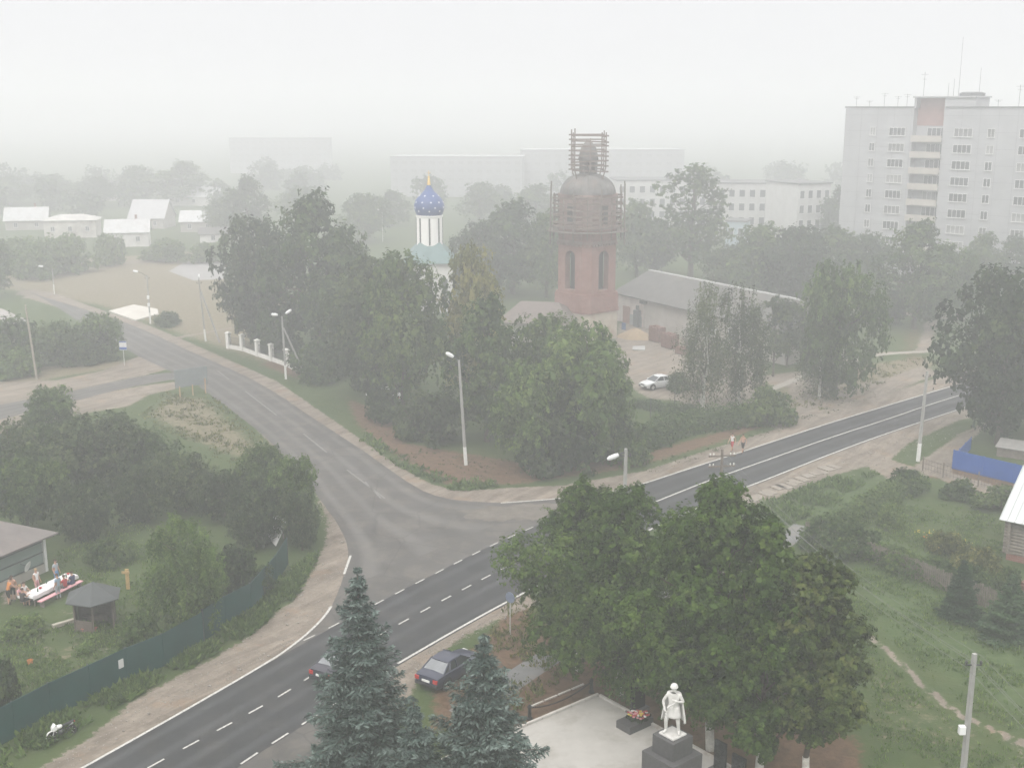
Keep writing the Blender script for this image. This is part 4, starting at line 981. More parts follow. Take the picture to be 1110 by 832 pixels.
# ------------------------------------------------------------------ church with the blue onion dome
C0 = at(467, 335); kc = 1 / ppm((C0.x, C0.y, 14)); zC = lambda y: top_z(C0, y)
BLUE = M('blue_dome_paint', (0.010, 0.048, 0.19), 0.4, 0.15, 1.5, spec=.4)
GOLD = M('gold_leaf', (0.75, 0.52, 0.16), 0.3, 0.1, 3, metal=0.6)
STAR = M('silver_star', (0.8, 0.8, 0.78), 0.5, 0.05, 3)
TEAL = M('teal_roof', (0.12, 0.185, 0.185), 0.6, 0.12, 1.2)
ch = thing('church', 'small white church with a starry blue onion dome and teal roof among the trees', 'church', C0, math.atan2(-C0.x, C0.y))
hw = 24 * kc * 1.0; ze, zrf = zC(282), zC(262)
MB().box((0, 2, ze / 2), (hw * 2, hw * 2 + 5, ze)).build('wall', WHITEWALL, ch)
mb = MB(); e_ = .5; y0, y1 = 2 - (hw + 2.5) - e_, 2 + hw + 2.5 + e_
mb.add([(-hw - e_, y0, ze), (hw + e_, y0, ze), (hw + e_, y1, ze), (-hw - e_, y1, ze), (-1.6, -1.5, zrf), (1.6, -1.5, zrf), (1.6, 3, zrf), (-1.6, 3, zrf)],
       [(0, 1, 5, 4), (1, 2, 6, 5), (2, 3, 7, 6), (3, 0, 4, 7), (4, 5, 6, 7), (3, 2, 1, 0)]); mb.build('roof', TEAL, ch)
for x in (-2.2, 2.2): window(ch, x, ze * .55, .9, 2.2, 1, y=2 - hw - 2.5)
rdm = 14 * kc; zd0, zd1 = zC(268) - .5, zC(233)
drum = MB().lathe([(rdm * 1.04, zd0), (rdm * 1.04, zd0 + .3), (rdm, zd0 + .35), (rdm, zd1 - .25), (rdm * 1.06, zd1 - .2), (rdm * 1.06, zd1)], 32).build('drum', M('bright_whitewash', (.78, .77, .75), .9, .03, 1), ch, True)
mb = MB(); mb2 = MB()
for i in range(8):
    a_ = -PI / 2 + i * PI / 4; q = Matrix.Rotation(a_, 3, 'Z')
    mb.box(q @ Vector((rdm, 0, (zd0 + zd1) / 2 + .3)), (.14, .24, (zd1 - zd0) * .74), rot=q)
    a2 = a_ + PI / 8; mb2.tube([(rdm * math.cos(a2), rdm * math.sin(a2), zd0 + .35), (rdm * math.cos(a2), rdm * math.sin(a2), zd1 - .2)], .16, 8)
mb.build('slit_window', DARKI, drum); pass
on = [(230, 437), (246, 420), (262, 400), (272, 375), (272, 355), (262, 330), (240, 305), (205, 282), (165, 262), (125, 243), (92, 225), (66, 205), (46, 185), (36, 172)]
prof = [(w_ / 2 / 8.32 * kc, zC(180 + y / 8.32)) for w_, y in on]
onion = MB().lathe(prof, 40).build('onion_dome', BLUE, ch, True)
mb = MB()
def onion_r(z):
    for (r0, z0), (r1, z1) in zip(prof[:-1], prof[1:]):
        if z0 <= z <= z1: return lerp(r0, r1, (z - z0) / (z1 - z0)), math.atan2(r0 - r1, z1 - z0)
    return prof[-1][0], 0
for row, (y, n, off) in enumerate(((369, 8, .5), (321, 10, 0.2), (265, 7, .5), (400, 8, 0))):
    z = zC(180 + y / 8.32); r_, sl = onion_r(z)
    for i in range(n):
        a_ = -PI / 2 + 2 * PI * (i + off) / n; q = Matrix.Rotation(a_, 3, 'Z') @ Matrix.Rotation(-sl, 3, 'Y')
        mb.v_ = None; c_ = Vector((r_ * math.cos(a_), r_ * math.sin(a_), z)) + (q @ Vector((.03, 0, 0))); pts = []
        for j in range(10):
            rad = (.17 if j % 2 == 0 else .075); pts.append(c_ + q @ Vector((0, rad * math.sin(j * PI / 5), rad * math.cos(j * PI / 5))))
        mb.solid(pts, q @ Vector((1, 0, 0)), .05)
mb.build('star', STAR, onion)
zt0 = zC(201)
MB().lathe([(.28, zt0), (.24, zt0 + .5), (.17, zC(193.5)), (.1, zC(193) + .05), (.2, zC(192.2)), (.2, zC(191.4)), (.05, zC(190.6))], 12).bar((0, 0, zC(191)), (0, 0, zC(184.5)), .06).bar((-.3, 0, zC(187)), (.3, 0, zC(187)), .06).bar((-.2, 0, zC(188.4) - .05), (.2, 0, zC(188.4) + .05), .05).build('finial', GOLD, ch, True)

# ------------------------------------------------------------------ long grey-roofed parish building
SLATE = M('grey_slate', (0.11, 0.107, 0.102), 0.9, 0.18, 0.7, dirt=(0.15, 0.138, 0.125))
RIDGE = M('pale_ridge', (0.4, 0.4, 0.395), 0.7, 0.1, 2)
PINKP = M('pinkish_plaster', (0.5, 0.44, 0.41), 0.95, 0.15, 0.8, dirt=(0.34, 0.26, 0.23))
GREYP = M('grey_plaster', (0.33, 0.31, 0.28), 0.95, 0.12, 0.8, dirt=(0.4, 0.38, 0.36))
W0, W1 = at(690, 353), at(731, 364); dw = (W1 - W0).normalized()
par = thing('parish_building', 'long low building with a pale-edged grey hip roof beside the brick tower', 'building', W0, math.atan2(dw.y, dw.x))
x0, x1, wd, ez, rzz = -5.2, 31.0, 10.0, 4.2, 7.3
mb = MB().box(((1.6 + x0) / 2, wd / 2, ez / 2), (1.6 - x0, wd, ez)); mb.build('wall', PINKP, par)
MB().box(((1.6 + x1) / 2, wd / 2, ez / 2 - .02), (x1 - 1.6, wd - .1, ez - .04)).build('plain_wall', GREYP, par)
o_ = .5; ra_, rb_ = (x0 + 1.2, wd / 2, rzz), (x1 - 3.5, wd / 2, rzz)
ea = [(x0 - o_, -o_, ez), (x1 + o_, -o_, ez), (x1 + o_, wd + o_, ez), (x0 - o_, wd + o_, ez)]
MB().add(ea + [ra_, rb_], [(0, 1, 5, 4), (1, 2, 5), (2, 3, 4, 5), (3, 0, 4), (3, 2, 1, 0)]).add([(p[0], p[1], ez - .16) for p in ea] + [(p[0], p[1], ez - .002) for p in ea], [(0, 1, 5, 4), (1, 2, 6, 5), (2, 3, 7, 6), (3, 0, 4, 7), (3, 2, 1, 0)]).build('roof', SLATE, par)
MB().bar(ra_, rb_, .35, .2).bar(ea[3], ra_, .3, .18).bar(ea[2], rb_, .3, .18).build('ridge_cap', RIDGE, par)
MB().box((-2.55, -.04, 1.25), (1.7, .1, 2.5)).build('door', M('rusty_door', (0.27, 0.15, 0.12), 0.85, 0.15, 2), par)
MB().box((.55, -.35, 1.2), (1.1, .6, 2.4)).box((.55, -.35, 2.75), (.35, .3, .7)).build('boiler_cabinet', M('dark_grey_metal', (0.1, 0.11, 0.115), .7, .2, 2), par)
MB().box((-.2, -.02, .75), (3.0, .06, 1.5)).build('grey_plinth', M('grey_green_paint', (0.28, 0.30, 0.29), .9, .1, 1), par)
MB().box((1.9, -.3, ez - .4), (.9, .7, .5)).build('vent_box', STEEL, par)
for x in (17, 21, 25): window(par, x, 2.2, 1.3, 1.5, 2, y=.05)
# brown roofed house left of the tower
Bp = at(541, 375); bh = thing('brown_roofed_house', 'low house with a broad brown roof left of the brick tower', 'house', Bp, R(-12))
MB().box((4.6, 4.5, 1.6), (9, 8.4, 3.2)).build('wall', GREYP, bh)
MB().add([(-.4, -.3, 3.2), (9.6, -.3, 3.2), (9.6, 9.3, 3.2), (-.4, 9.3, 3.2), (2, 4.5, 5.4), (7.2, 4.5, 5.4)], [(0, 1, 5, 4), (1, 2, 5), (2, 3, 4, 5), (3, 0, 4), (3, 2, 1, 0)]).build('roof', M('brown_roof', (0.15, 0.125, 0.115), .9, .15, 1), bh)
window(bh, 2.6, 1.7, 1.1, 1.2, 2, y=.3); window(bh, 6.6, 1.7, 1.1, 1.2, 2, y=.3)

# ------------------------------------------------------------------ houses
TINW = M('white_tin_roof', (0.45, 0.455, 0.46), 0.55, 0.12, 1.2, dirt=(0.34, 0.33, 0.32))
def gable_house(px, py, fz_w, L_, D_, hw_, hr, rz_, label, wallm, roofm, name='village_house', nw=2, group='village houses', chim=False, ridge_len=1.0):
    p = at(px, py); o = thing(name, label, 'house', p, rz_, group)
    MB().box((0, 0, hw_ / 2), (L_, D_, hw_)).build('wall', wallm, o)
    e_ = .45; rl = L_ / 2 * ridge_len
    mb = MB()
    if ridge_len >= .999:
        mb.add([(-L_ / 2, -D_ / 2, hw_), (-L_ / 2, D_ / 2, hw_), (-L_ / 2, 0, hr - .12), (L_ / 2, -D_ / 2, hw_), (L_ / 2, D_ / 2, hw_), (L_ / 2, 0, hr - .12)], [(0, 2, 1), (3, 4, 5), (0, 3, 5, 2), (1, 2, 5, 4), (0, 1, 4, 3)]); mb.build('gable', wallm, o); mb = MB()
        for s_ in (-1, 1):
            a = [(-L_ / 2 - e_, s_ * (D_ / 2 + e_), hw_ - .2), (L_ / 2 + e_, s_ * (D_ / 2 + e_), hw_ - .2), (L_ / 2 + e_, 0, hr), (-L_ / 2 - e_, 0, hr)]
            nrm = Vector((0, s_ * (hr - hw_), D_ / 2)); mb.solid(a if s_ < 0 else a[::-1], nrm, .08)
    else:
        q = [(-L_ / 2 - e_, -D_ / 2 - e_, hw_), (L_ / 2 + e_, -D_ / 2 - e_, hw_), (L_ / 2 + e_, D_ / 2 + e_, hw_), (-L_ / 2 - e_, D_ / 2 + e_, hw_), (-rl, 0, hr), (rl, 0, hr)]
        mb.add(q, [(0, 1, 5, 4), (1, 2, 5), (2, 3, 4, 5), (3, 0, 4), (3, 2, 1, 0)])
    rf = mb.build('roof', roofm, o)
    if chim: MB().box((L_ * .2, .6, hr + .2), (.5, .5, 1.4)).build('chimney', BRICK, rf)
    for i in range(nw): window(o, -L_ / 2 + (i + .5) * L_ / nw, hw_ * .52, .9, 1.1, 2, y=-D_ / 2)
    return o
gable_house(140, 266, 0, 9.2, 6, 3.4, 6.0, R(12), 'bright white house with a white tin roof and small dark windows at the field edge', WHITEWALL, TINW, chim=True)
gable_house(31, 248, 0, 10, 7, 2.6, 5.6, R(14), 'long low house with a white roof at the far left of the village', GREYP, TINW, chim=True)
gable_house(80, 256, 0, 12, 8, 4.2, 5.4, R(10), 'half-ruined pale house right of the long white roof', M('peeling_plaster', (.5, .48, .44), .95, .2, .5, dirt=(.25, .22, .2)), M('broken_roof', (.42, .41, .39), .9, .3, .4), ridge_len=.45, nw=3)
gable_house(166, 246, 0, 9, 9, 2.8, 7.2, R(-4), 'house with a steep grey roof behind the white house', GREYP, M('steep_grey_roof', (0.40, 0.40, 0.41), .8, .08, .7))
gable_house(218, 250, 0, 9, 7, 2.8, 5.2, R(6), 'pale-roofed house right of the steep grey roof', GREYP, TINW)
gable_house(247, 243, 0, 8, 6, 3.0, 5.2, R(-20), 'small white house beside the tall hazy tree', WHITEWALL, TINW, chim=True)
gable_house(232, 262, 0, 6, 4, 2.2, 3.4, R(10), 'low shed between the small pale roofs and the asphalt pad', WHITEWALL, SLATE, nw=1, name='shed')
gable_house(215, 222, 0, 16, 8, 3, 6, R(-5), 'faint long house behind the pale-roofed house', WHITEWALL, TINW, nw=3)
gable_house(112, 217, 0, 11, 8, 3, 6.5, R(15), 'faint house above the white house roof', GREYP, SLATE)
gable_house(-24, 372, 0, 9.5, 8, 3.0, 6.2, R(-35), 'grey hip-roofed house cut by the picture edge near the side road', GREYP, M('faded_roof', (.34, .32, .31), .85, .12, 1), group='near houses', ridge_len=.3)
# green-grey house, bottom left
Hc = at(49, 619); H2 = at(0, 641); dd = (H2 - Hc).normalized(); hz_ = math.atan2(-dd.y, -dd.x)
GRN = M('grey_green_boards', (0.17, 0.215, 0.195), 0.8, 0.08, 1.0, dirt=(0.21, 0.245, 0.225))
BRF = M('brown_slate_roof', (0.145, 0.13, 0.125), 0.9, 0.14, 1.2, dirt=(0.19, 0.16, 0.15))
gh = thing('timber_house', 'grey-green timber house with a brown hip roof and a white satellite dish', 'house', Hc, hz_)
Lh, Dh, he = 9.0, 8.5, 2.75     # local x runs along the front wall and ends at x=0
MB().box((-Lh / 2, Dh / 2, he / 2), (Lh, Dh, he)).build('wall', GRN, gh)
MB().box((-Lh / 2, -.05, .3), (Lh, .12, .6)).build('plinth', GREYP, gh)
mb = MB()
for z in (.66, 1.45, 2.2): mb.box((-Lh / 2, -.04, z), (Lh, .05, .07))
mb.build('batten', M('dark_batten', (.07, .08, .075), .8, .1, 3), gh)
MB().box((.02, -.05, he / 2), (.22, .24, he - .05)).build('corner_board', WHITE, gh)
e_ = .75; q = [(-Lh - e_, -e_, he - .05), (e_, -e_, he - .05), (e_, Dh + e_, he - .05), (-Lh - e_, Dh + e_, he - .05), (-Lh / 2 - 1, Dh / 2, he + 2.0), (-Lh / 2 + 1, Dh / 2, he + 2.0)]
rf = MB().add(q, [(0, 1, 5, 4), (1, 2, 5), (2, 3, 4, 5), (3, 0, 4)]).add([(p[0], p[1], p[2] - .1) for p in q[:4]] + [(p[0], p[1], p[2] - .002) for p in q[:4]], [(0, 1, 5, 4), (1, 2, 6, 5), (2, 3, 7, 6), (3, 0, 4, 7), (3, 2, 1, 0)]).build('roof', BRF, gh)
MB().box((-2.2, Dh * .62, he + 1.5), (.5, .5, 1.4)).build('chimney', BRICK, rf)
window(gh, -6.5, 1.65, 1.0, 1.2, 2)
dsh = MB(); dsh.lathe([(.02, .06), (.2, .02), (.36, -.06), (.38, -.07), (.36, -.1), (.02, -.02)], 18)
do = dsh.build('satellite_dish', WHITE, gh, True); do.location = (-1.9, -.45, 1.15); do.rotation_euler = (R(-70), 0, R(20))
MB().tube([(0, 0, 0), (0, 0, .45)], .02, 6).build('bracket', STEEL, do)
# log house, right edge
Lc = at(1090, 606); lu, lv = Vector((.766, -.643, 0)), Vector((.643, .766, 0))
lh = thing('log_house', 'weathered log house with a pale metal roof at the right picture edge', 'house', Lc, math.atan2(-.643, .766))
LOG = M('grey_logs', (0.20, 0.175, 0.15), 0.95, 0.3, 2.5, bmp=.4)
mb = MB(); LL, LD = 8.0, 7.6
for i in range(11):
    z = .55 + .24 * i
    mb.tube([(-.28, .1, z), (LL, .1, z)], .125, 8); mb.tube([(.1, -.28, z + .12), (.1, LD, z + .12)], .125, 8)
mb.box((LL / 2, LD / 2, 1.75), (LL - .3, LD - .3, 2.4)); mb.build('wall', LOG, lh)
MB().box((LL / 2, LD / 2, .2), (LL, LD, .5)).build('plinth', BRICK, lh)
pr = MB(); sl = 2.6 / 3.9; e_ = .55
for s_ in (0, 1):
    y0_, z0_ = (-e_, 3.0) if s_ == 0 else (LD + e_, 3.0); ym = LD / 2; zm = 3.0 + (ym + e_) * sl
    a = [(-e_, y0_, z0_), (LL + e_, y0_, z0_), (LL + e_, ym, zm), (-e_, ym, zm)]
    pr.solid(a if s_ == 0 else a[::-1], (0, -sl if s_ == 0 else sl, 1), .07)
lroof = pr.build('roof', M('pale_metal_roof', (0.50, 0.52, 0.52), 0.5, 0.06, .8, metal=.2), lh)
mb = MB()
for i in range(19):
    x = -e_ + .05 + i * (LL + 2 * e_ - .1) / 18; mb.bar((x, -e_, 3.03), (x, LD / 2, 3.03 + (LD / 2 + e_) * sl), .04, .05)
mb.build('seam', M('pale_metal_seam', (0.42, 0.44, 0.44), 0.5, 0.06, .8, metal=.2), lroof)
MB().solid([(.1, .1, 3.1), (.1, LD / 2, 3.0 + (LD / 2 + e_) * sl - .15), (.1, LD - .1, 3.1)], (-1, 0, 0), .1).build('gable', LOG, lh)
window(lh, 2.2, 1.9, 1.0, 1.2, 2, y=-.05); window(lh, 5.4, 1.9, 1.0, 1.2, 2, y=-.05)
# corrugated shed roofs in the yard behind the blue fence
for i, (x, y, yt, L_, D_, tx) in enumerate(((1090, 499, 0, 2.8, 2.0, 'pale corrugated shed roof behind the blue fence'),)):
    p = at(x + 8, y - 5); o = thing('shed', tx, 'shed', p, R(-35))
    MB().box((0, 0, .45), (L_ - .3, D_ - .3, .9)).build('wall', WOOD, o)
    MB().solid([(-L_ / 2, -D_ / 2, .9), (L_ / 2, -D_ / 2, .9), (L_ / 2, D_ / 2, 1.3), (-L_ / 2, D_ / 2, 1.3)], (0, -.2, 1), .07).build('roof', M('old_corrugated', (.25, .24, .23), .85, .2, 1.5), o)

# far wood, one mass in the haze
rng = np.random.default_rng(77); Cs, Ns, Ss, Ts = [], [], [], []
for i in range(45):
    y = rng.uniform(330, 520); x = rng.uniform(-.50, .45) * y
    if abs(x / y * FPX / _c - 30) < 60 and y < 360: continue
    h = rng.uniform(5, 11); r_ = rng.uniform(4, 7)
    c_, n_, s_, t_, _ = crown_points(rng, 'round', h, r_, .5, 16, 14, 7, .38, 1.0)
    Cs.append(c_ + np.array([x, y, 0])); Ns.append(n_); Ss.append(s_); Ts.append(t_)
fw = bpy.data.objects.new('far_wood', leaves_to_mesh('far_wood', np.concatenate(Cs), np.concatenate(Ns), np.concatenate(Ss), np.concatenate(Ts), LF_BROAD, rng)); COL.objects.link(fw)
tag(fw, 'distant wood and village greenery dissolving into the haze', 'trees', kind='stuff')
# ------------------------------------------------------------------ fences
def walk_fence(name, label, cat, pts, h, mat, post=None, seg=2.5, board=.04, postmat=None, gap0=.05, cap=False):
    o = thing(name, label, cat, pts[0])
    b0 = pts[0]
    pan = MB(); posts = []
    for a, b_ in zip(pts[:-1], pts[1:]):
        d = b_ - a; n = max(1, round(d.length / seg)); rz_ = math.atan2(d.y, d.x)
        for i in range(n):
            p, q = a.lerp(b_, i / n) - b0, a.lerp(b_, (i + 1) / n) - b0
            pan.box(((p.x + q.x) / 2, (p.y + q.y) / 2, gap0 + (h - gap0) / 2), ((q - p).length - .02, board, h - gap0), rz_)
            posts.append((p.x, p.y, rz_))
    posts.append((pts[-1].x - b0.x, pts[-1].y - b0.y, 0))
    pan.build('panel', mat, o)
    if post:
        first = None
        for x, y, rz_ in posts:
            if first is None: first = MB().box((0, 0, (h + .03) / 2), (post, post, h + .03)).build('post', postmat or mat, o); c_ = first
            else: c_ = first.copy(); COL.objects.link(c_)
            n_ = Vector((-math.sin(rz_), math.cos(rz_), 0)) * (post / 2 + board / 2 + .005); c_.location = (x + n_.x, y + n_.y, 0); c_.rotation_euler = (0, 0, rz_)
    return o
def corrugated(name, base, var=.1):
    m, t, b = new_mat(name); n = noise(t, .6, 5, .6); r_ = ramp(t, [(.3, tuple(c * (1 - var) for c in base)), (.7, tuple(c * (1 + var) for c in base))]); t.links.new(n.outputs[0], r_.inputs[0])
    t.links.new(r_.outputs[0], b.inputs['Base Color']); b.inputs['Roughness'].default_value = .5
    return m
GRF = corrugated('green_sheet', (0.007, 0.046, 0.042), .2)
BLF = corrugated('blue_sheet', (0.016, 0.075, 0.30), .12)
fp = G((-25, 822), (56, 778), (139, 738), (178, 722), (221, 697))
walk_fence('sheet_metal_fence', 'dark green sheet metal fence between the garden and the roadside, long front run', 'fence', fp, 2.0, GRF, .07, postmat=STEEL)
walk_fence('sheet_metal_fence', 'dark green sheet metal fence running back from the bend to the white panel', 'fence', G((222, 694), (245, 679), (273, 664), (300, 632), (312, 612)), 2.0, GRF, .07, postmat=STEEL)
MB().box((0, 0, .25), (.32, .03, .5)).build('notice_plate', WHITE)
np_ = bpy.data.objects['notice_plate']; dn = (fp[2] - fp[1]).normalized(); q = fp[1] + dn * (at(132, 741) - fp[1]).dot(dn); np_.location = q + Vector((dn.y, -dn.x, 0)) * .05 + Vector((0, 0, 1.0)); np_.rotation_euler = (0, 0, math.atan2(dn.y, dn.x))
tag(np_, 'small blank white plate fixed on the dark green fence', 'plate')
walk_fence('sheet_metal_fence', 'bright blue sheet metal fence at the right picture edge, below the big roadside tree', 'fence', G((1032, 508), (1098, 524), (1150, 537)), 1.75, BLF, .07, postmat=BLF)
walk_fence('sheet_metal_fence', 'short blue fence end running back behind the long blue fence', 'fence', G((1033, 507), (1052, 487)), 1.2, BLF, .07, seg=2)
# white pillared fence of the churchyard
pp = G((248, 377.5), (263, 380), (279.5, 386), (294.5, 391), (311, 397), (324, 403))
pf = thing('pillared_fence', 'churchyard fence of white square pillars on a low white wall', 'fence', pp[0])
WP = M('white_pillar', (0.66, 0.65, 0.62), .9, .08, 2, dirt=(.5, .47, .43)); first = None
for i, p in enumerate(pp[:5]):
    if first is None: first = MB().box((0, 0, 1.0), (.5, .5, 2.0)).box((0, 0, 2.06), (.66, .66, .12)).add([(-.3, -.3, 2.12), (.3, -.3, 2.12), (.3, .3, 2.12), (-.3, .3, 2.12), (0, 0, 2.3)], [(0, 1, 4), (1, 2, 4), (2, 3, 4), (3, 0, 4)]).build('pillar', WP, pf); c_ = first
    else: c_ = first.copy(); COL.objects.link(c_)
    c_.location = p - pp[0]; d = (pp[min(i + 1, 5)] - pp[max(0, i - 1)]); c_.rotation_euler = (0, 0, math.atan2(d.y, d.x))
mb = MB(); mr = MB()
for a, b_ in zip(pp[:-1], pp[1:]):
    p, q = a - pp[0], b_ - pp[0]; d = (q - p).normalized() * .27
    mb.bar(p + d + Vector((0, 0, .25)), q - d + Vector((0, 0, .25)), .25, .5)
    n_ = int((q - p).length / .22)
    for j in range(n_): x = p + d + (q - p - 2 * d) * (j + .5) / n_; mr.box((x.x, x.y, 1.05), (.025, .025, 1.1))
    mr.bar(p + d + Vector((0, 0, 1.55)), q - d + Vector((0, 0, 1.55)), .03, .05); mr.bar(p + d + Vector((0, 0, .7)), q - d + Vector((0, 0, .7)), .03, .05)
mb.build('low_wall', WP, pf); mr.build('grille', STEEL, pf)
# plank fence of the log house garden
pts = G((872, 585), (920, 600), (985, 625), (1040, 648), (1095, 668)); o = thing('plank_fence', 'weathered grey plank fence half buried in bushes along the meadow', 'fence', pts[0]); mb = MB(); mp_ = MB(); rr = random.Random(12)
for a, b_ in zip(pts[:-1], pts[1:]):
    d = b_ - a; n = int(d.length / .16); rz_ = math.atan2(d.y, d.x)
    for i in range(n):
        p = a.lerp(b_, (i + .5) / n) - pts[0]; h = 1.45 + rr.uniform(-.1, .1); mb.box((p.x, p.y, h / 2), (.12, .025, h), rz_)
    for z in (.4, 1.15): p, q = a - pts[0], b_ - pts[0]; n_ = Vector((-d.y, d.x, 0)).normalized() * .06; mp_.bar(p + n_ + Vector((0, 0, z)), q + n_ + Vector((0, 0, z)), .05, .09)
mb.build('planking', M('grey_plank', (.15, .13, .11), .95, .35, 3), o); mp_.build('rail', WOOD, o)
pts = G((1000, 510), (1022, 517), (1060, 527), (1100, 538), (1130, 547)); o = thing('wire_fence', 'thin wire fence on grey posts along the track below the blue fence', 'fence', pts[0]); m1 = MB(); first = None
L_ = sum((b_ - a).length for a, b_ in zip(pts[:-1], pts[1:]))
for a, b_ in zip(pts[:-1], pts[1:]):
    for z in (.3, .7, 1.1): m1.bar(a - pts[0] + Vector((0, 0, z)), b_ - pts[0] + Vector((0, 0, z)), .02)
    n = int((b_ - a).length / .3)
    for i in range(n): p = a.lerp(b_, i / n) - pts[0]; m1.bar(p + Vector((0, 0, .08)), p + Vector((0, 0, 1.12)), .014)
for a in pts:
    if first is None: first = MB().box((0, 0, .65), (.09, .09, 1.3)).build('post', WOOD, o); c_ = first
    else: c_ = first.copy(); COL.objects.link(c_)
    c_.location = a - pts[0]
m1.build('wire_mesh', STEEL, o)
for i, (px, py, h, tx) in enumerate(((705, 455, 2.2, 'thin dark steel post in the hedge below the silver car'), (731, 446, 2.2, 'thin dark steel post in the hedge right of the silver car'), (678, 470, 2.0, 'thin steel post with a small white cap at the left end of the hedge'))):
    p = at(px, py); tag(MB().tube([(0, 0, -.05), (0, 0, h)], .05, 6).box((0, 0, h + .03), (.16, .16, .06)).build('fence_post', STEEL if i < 2 else LOG, loc=p), tx, 'post', 'steel posts in the hedge')

# yard hedge: one clipped-and-gone-wild hedge
def hedge(px_pts, w_, h_, mat, name, label, leaf=.22, dens=70, seed=5):
    q = [at(*p) for p in px_pts]; rg = np.random.default_rng(seed); C, Nn, T = [], [], []
    for a, b_ in zip(q[:-1], q[1:]):
        L_ = (b_ - a).length; n = int(L_ * dens); 
        for j in range(max(1, int(L_ / .7))):
            f = (j + .5) / max(1, int(L_ / .7)); c = np.array(a.lerp(b_, f)) + np.array([rg.normal(0, w_ * .12), rg.normal(0, w_ * .12), 0]); hh = h_ * rg.uniform(.75, 1.15)
            k = int(dens * 3.2); d = unit(rg.normal(size=(k, 3))); d[:, 2] = np.abs(d[:, 2])
            sp_ = c + d * np.array([w_ * .55, w_ * .55, hh]) * (1 - .3 * rg.uniform(0, 1, k)[:, None] ** 2)
            C.append(sp_ + rg.normal(0, .08, (k, 3))); Nn.append(unit(d + np.array([0, 0, .4]) + rg.normal(0, .5, (k, 3)))); T.append(.42 + rg.normal() * .1 + rg.normal(0, .14, k))
    C, Nn, T = map(np.concatenate, (C, Nn, T)); C[:, 2] = np.maximum(C[:, 2], .05)
    o = bpy.data.objects.new(name, leaves_to_mesh(name, C - np.array(q[0]), Nn, leaf * rg.uniform(.6, 1.4, len(C)), T, mat, rg)); COL.objects.link(o); o.location = q[0]
    return tag(o, label, 'hedge')
hedge(((672, 500), (705, 480), (740, 468), (780, 462), (822, 458)), 3.0, 2.3, LF_BROAD, 'hedge', 'long ragged green hedge between the sandy yard and the road verge', .3, 90)
hedge(((690, 440), (720, 446), (752, 452)), 1.6, 1.1, LF_BROAD, 'hedge', 'low straggly hedge right below the silver car', .25, 60, 8)
hedge(((905, 574), (940, 553), (972, 537), (1000, 528)), 2.2, 1.5, LF_BROAD, 'hedge', 'overgrown green hedge along the roadside edge of the log house garden', .25, 80, 9)
hedge(((890, 596), (940, 607), (1000, 628), (1060, 650)), 1.6, 1.5, LF_BROAD, 'hedge', 'tangle of greenery growing over the plank fence', .22, 70, 10)
hedge(((88, 714), (98, 700), (108, 692)), .8, .6, LF_LIGHT, 'hedge', 'short low row of plants beside the hexagonal arbour', .16, 60, 11)

# ------------------------------------------------------------------ poles and lamps
CONC = M('pole_concrete', (0.30, 0.295, 0.285), .95, .12, 2)
WHP = M('white_pole_paint', (0.66, 0.66, 0.64), .9, .08, 3, dirt=(.5, .48, .45))
LAMPW = M('lamp_housing', (0.72, 0.72, 0.72), .5, .05, 3)
CERAM = M('ceramic', (0.7, 0.69, 0.66), .3, .05, 3)
def pole(name, px, py, ytop, label, cat='lamp post', white=1.7, heads=(), strut=None, cross=0, r=.15, mat=CONC, group='poles along the roads', lean=0.0, boxes=0):
    p = at(px, py); h = top_z(p, ytop); o = thing(name, label, cat, p, 0, group)
    o.rotation_euler = (0, lean, 0)
    MB().tube([(0, 0, -.1), (0, 0, h)], [r, r * .68], 4 if mat is CONC else 8).build('pole', mat, o)
    if white: MB().tube([(0, 0, .02), (0, 0, white)], [r * 1.04, r * .985], 4 if mat is CONC else 8).build('white_foot', WHP, o)
    for az, ln, up, tilt in heads:
        dx, dy = math.cos(az), math.sin(az); a = Vector((0, 0, h - .25)); b_ = Vector((dx * ln, dy * ln, h + up))
        MB().tube([a, a.lerp(b_, .5) + Vector((0, 0, .12)), b_], .035, 6).build('arm', STEEL, o)
        hd = MB().lathe([(.03, -.42), (.13, -.38), (.17, -.1), (.16, .2), (.1, .36), (.02, .4)], 10, (0, 0, 0), sy=.62).build('lamp_head', LAMPW, o, True)
        hd.location = b_ + Vector((dx * .3, dy * .3, 0.02)); hd.rotation_euler = (0, R(90 - tilt), az)
    for k in range(cross):
        z = h - .45 - k * .75; c_ = MB().bar((-.95, 0, z), (.95, 0, z), .1, .1).build('crossarm', WOOD, o)
        mi_ = MB()
        for x in (-.85, -.6, .6, .85): mi_.lathe([(.015, z + .05), (.035, z + .08), (.05, z + .13), (.04, z + .18), (.015, z + .21)], 8, (x, 0, 0))
        mi_.build('insulator', CERAM, c_, True); c_.rotation_euler = (0, 0, R(8))
    if not cross and mat is CONC:
        mi_ = MB().bar((-.35, 0, h - .5), (.35, 0, h - .5), .05)
        for x in (-.3, .3): mi_.lathe([(.02, 0), (.05, .04), (.06, .12), (.02, .18)], 8, (x, 0, h - .48))
        mi_.build('bracket', STEEL, o)
    if strut is not None:
        az, ln = strut; MB().tube([(math.cos(az) * ln, math.sin(az) * ln, -.1), (math.cos(az) * .1, math.sin(az) * .1, h * .82)], [r * .85, r * .7], 4 if mat is CONC else 8).build('strut', mat, o)
    for k in range(boxes): MB().box((.0, -.18, h * .55 - k * 1.1), (.32, .22, .5)).build('junction_box', LAMPW, o)
    return o, p, h
lampJ = pole('street_lamp', 505, 504, 390, 'concrete street lamp with a white foot on the brown corner of the junction', heads=((R(200), .5, .55, 35),), lean=-.055, r=.17)
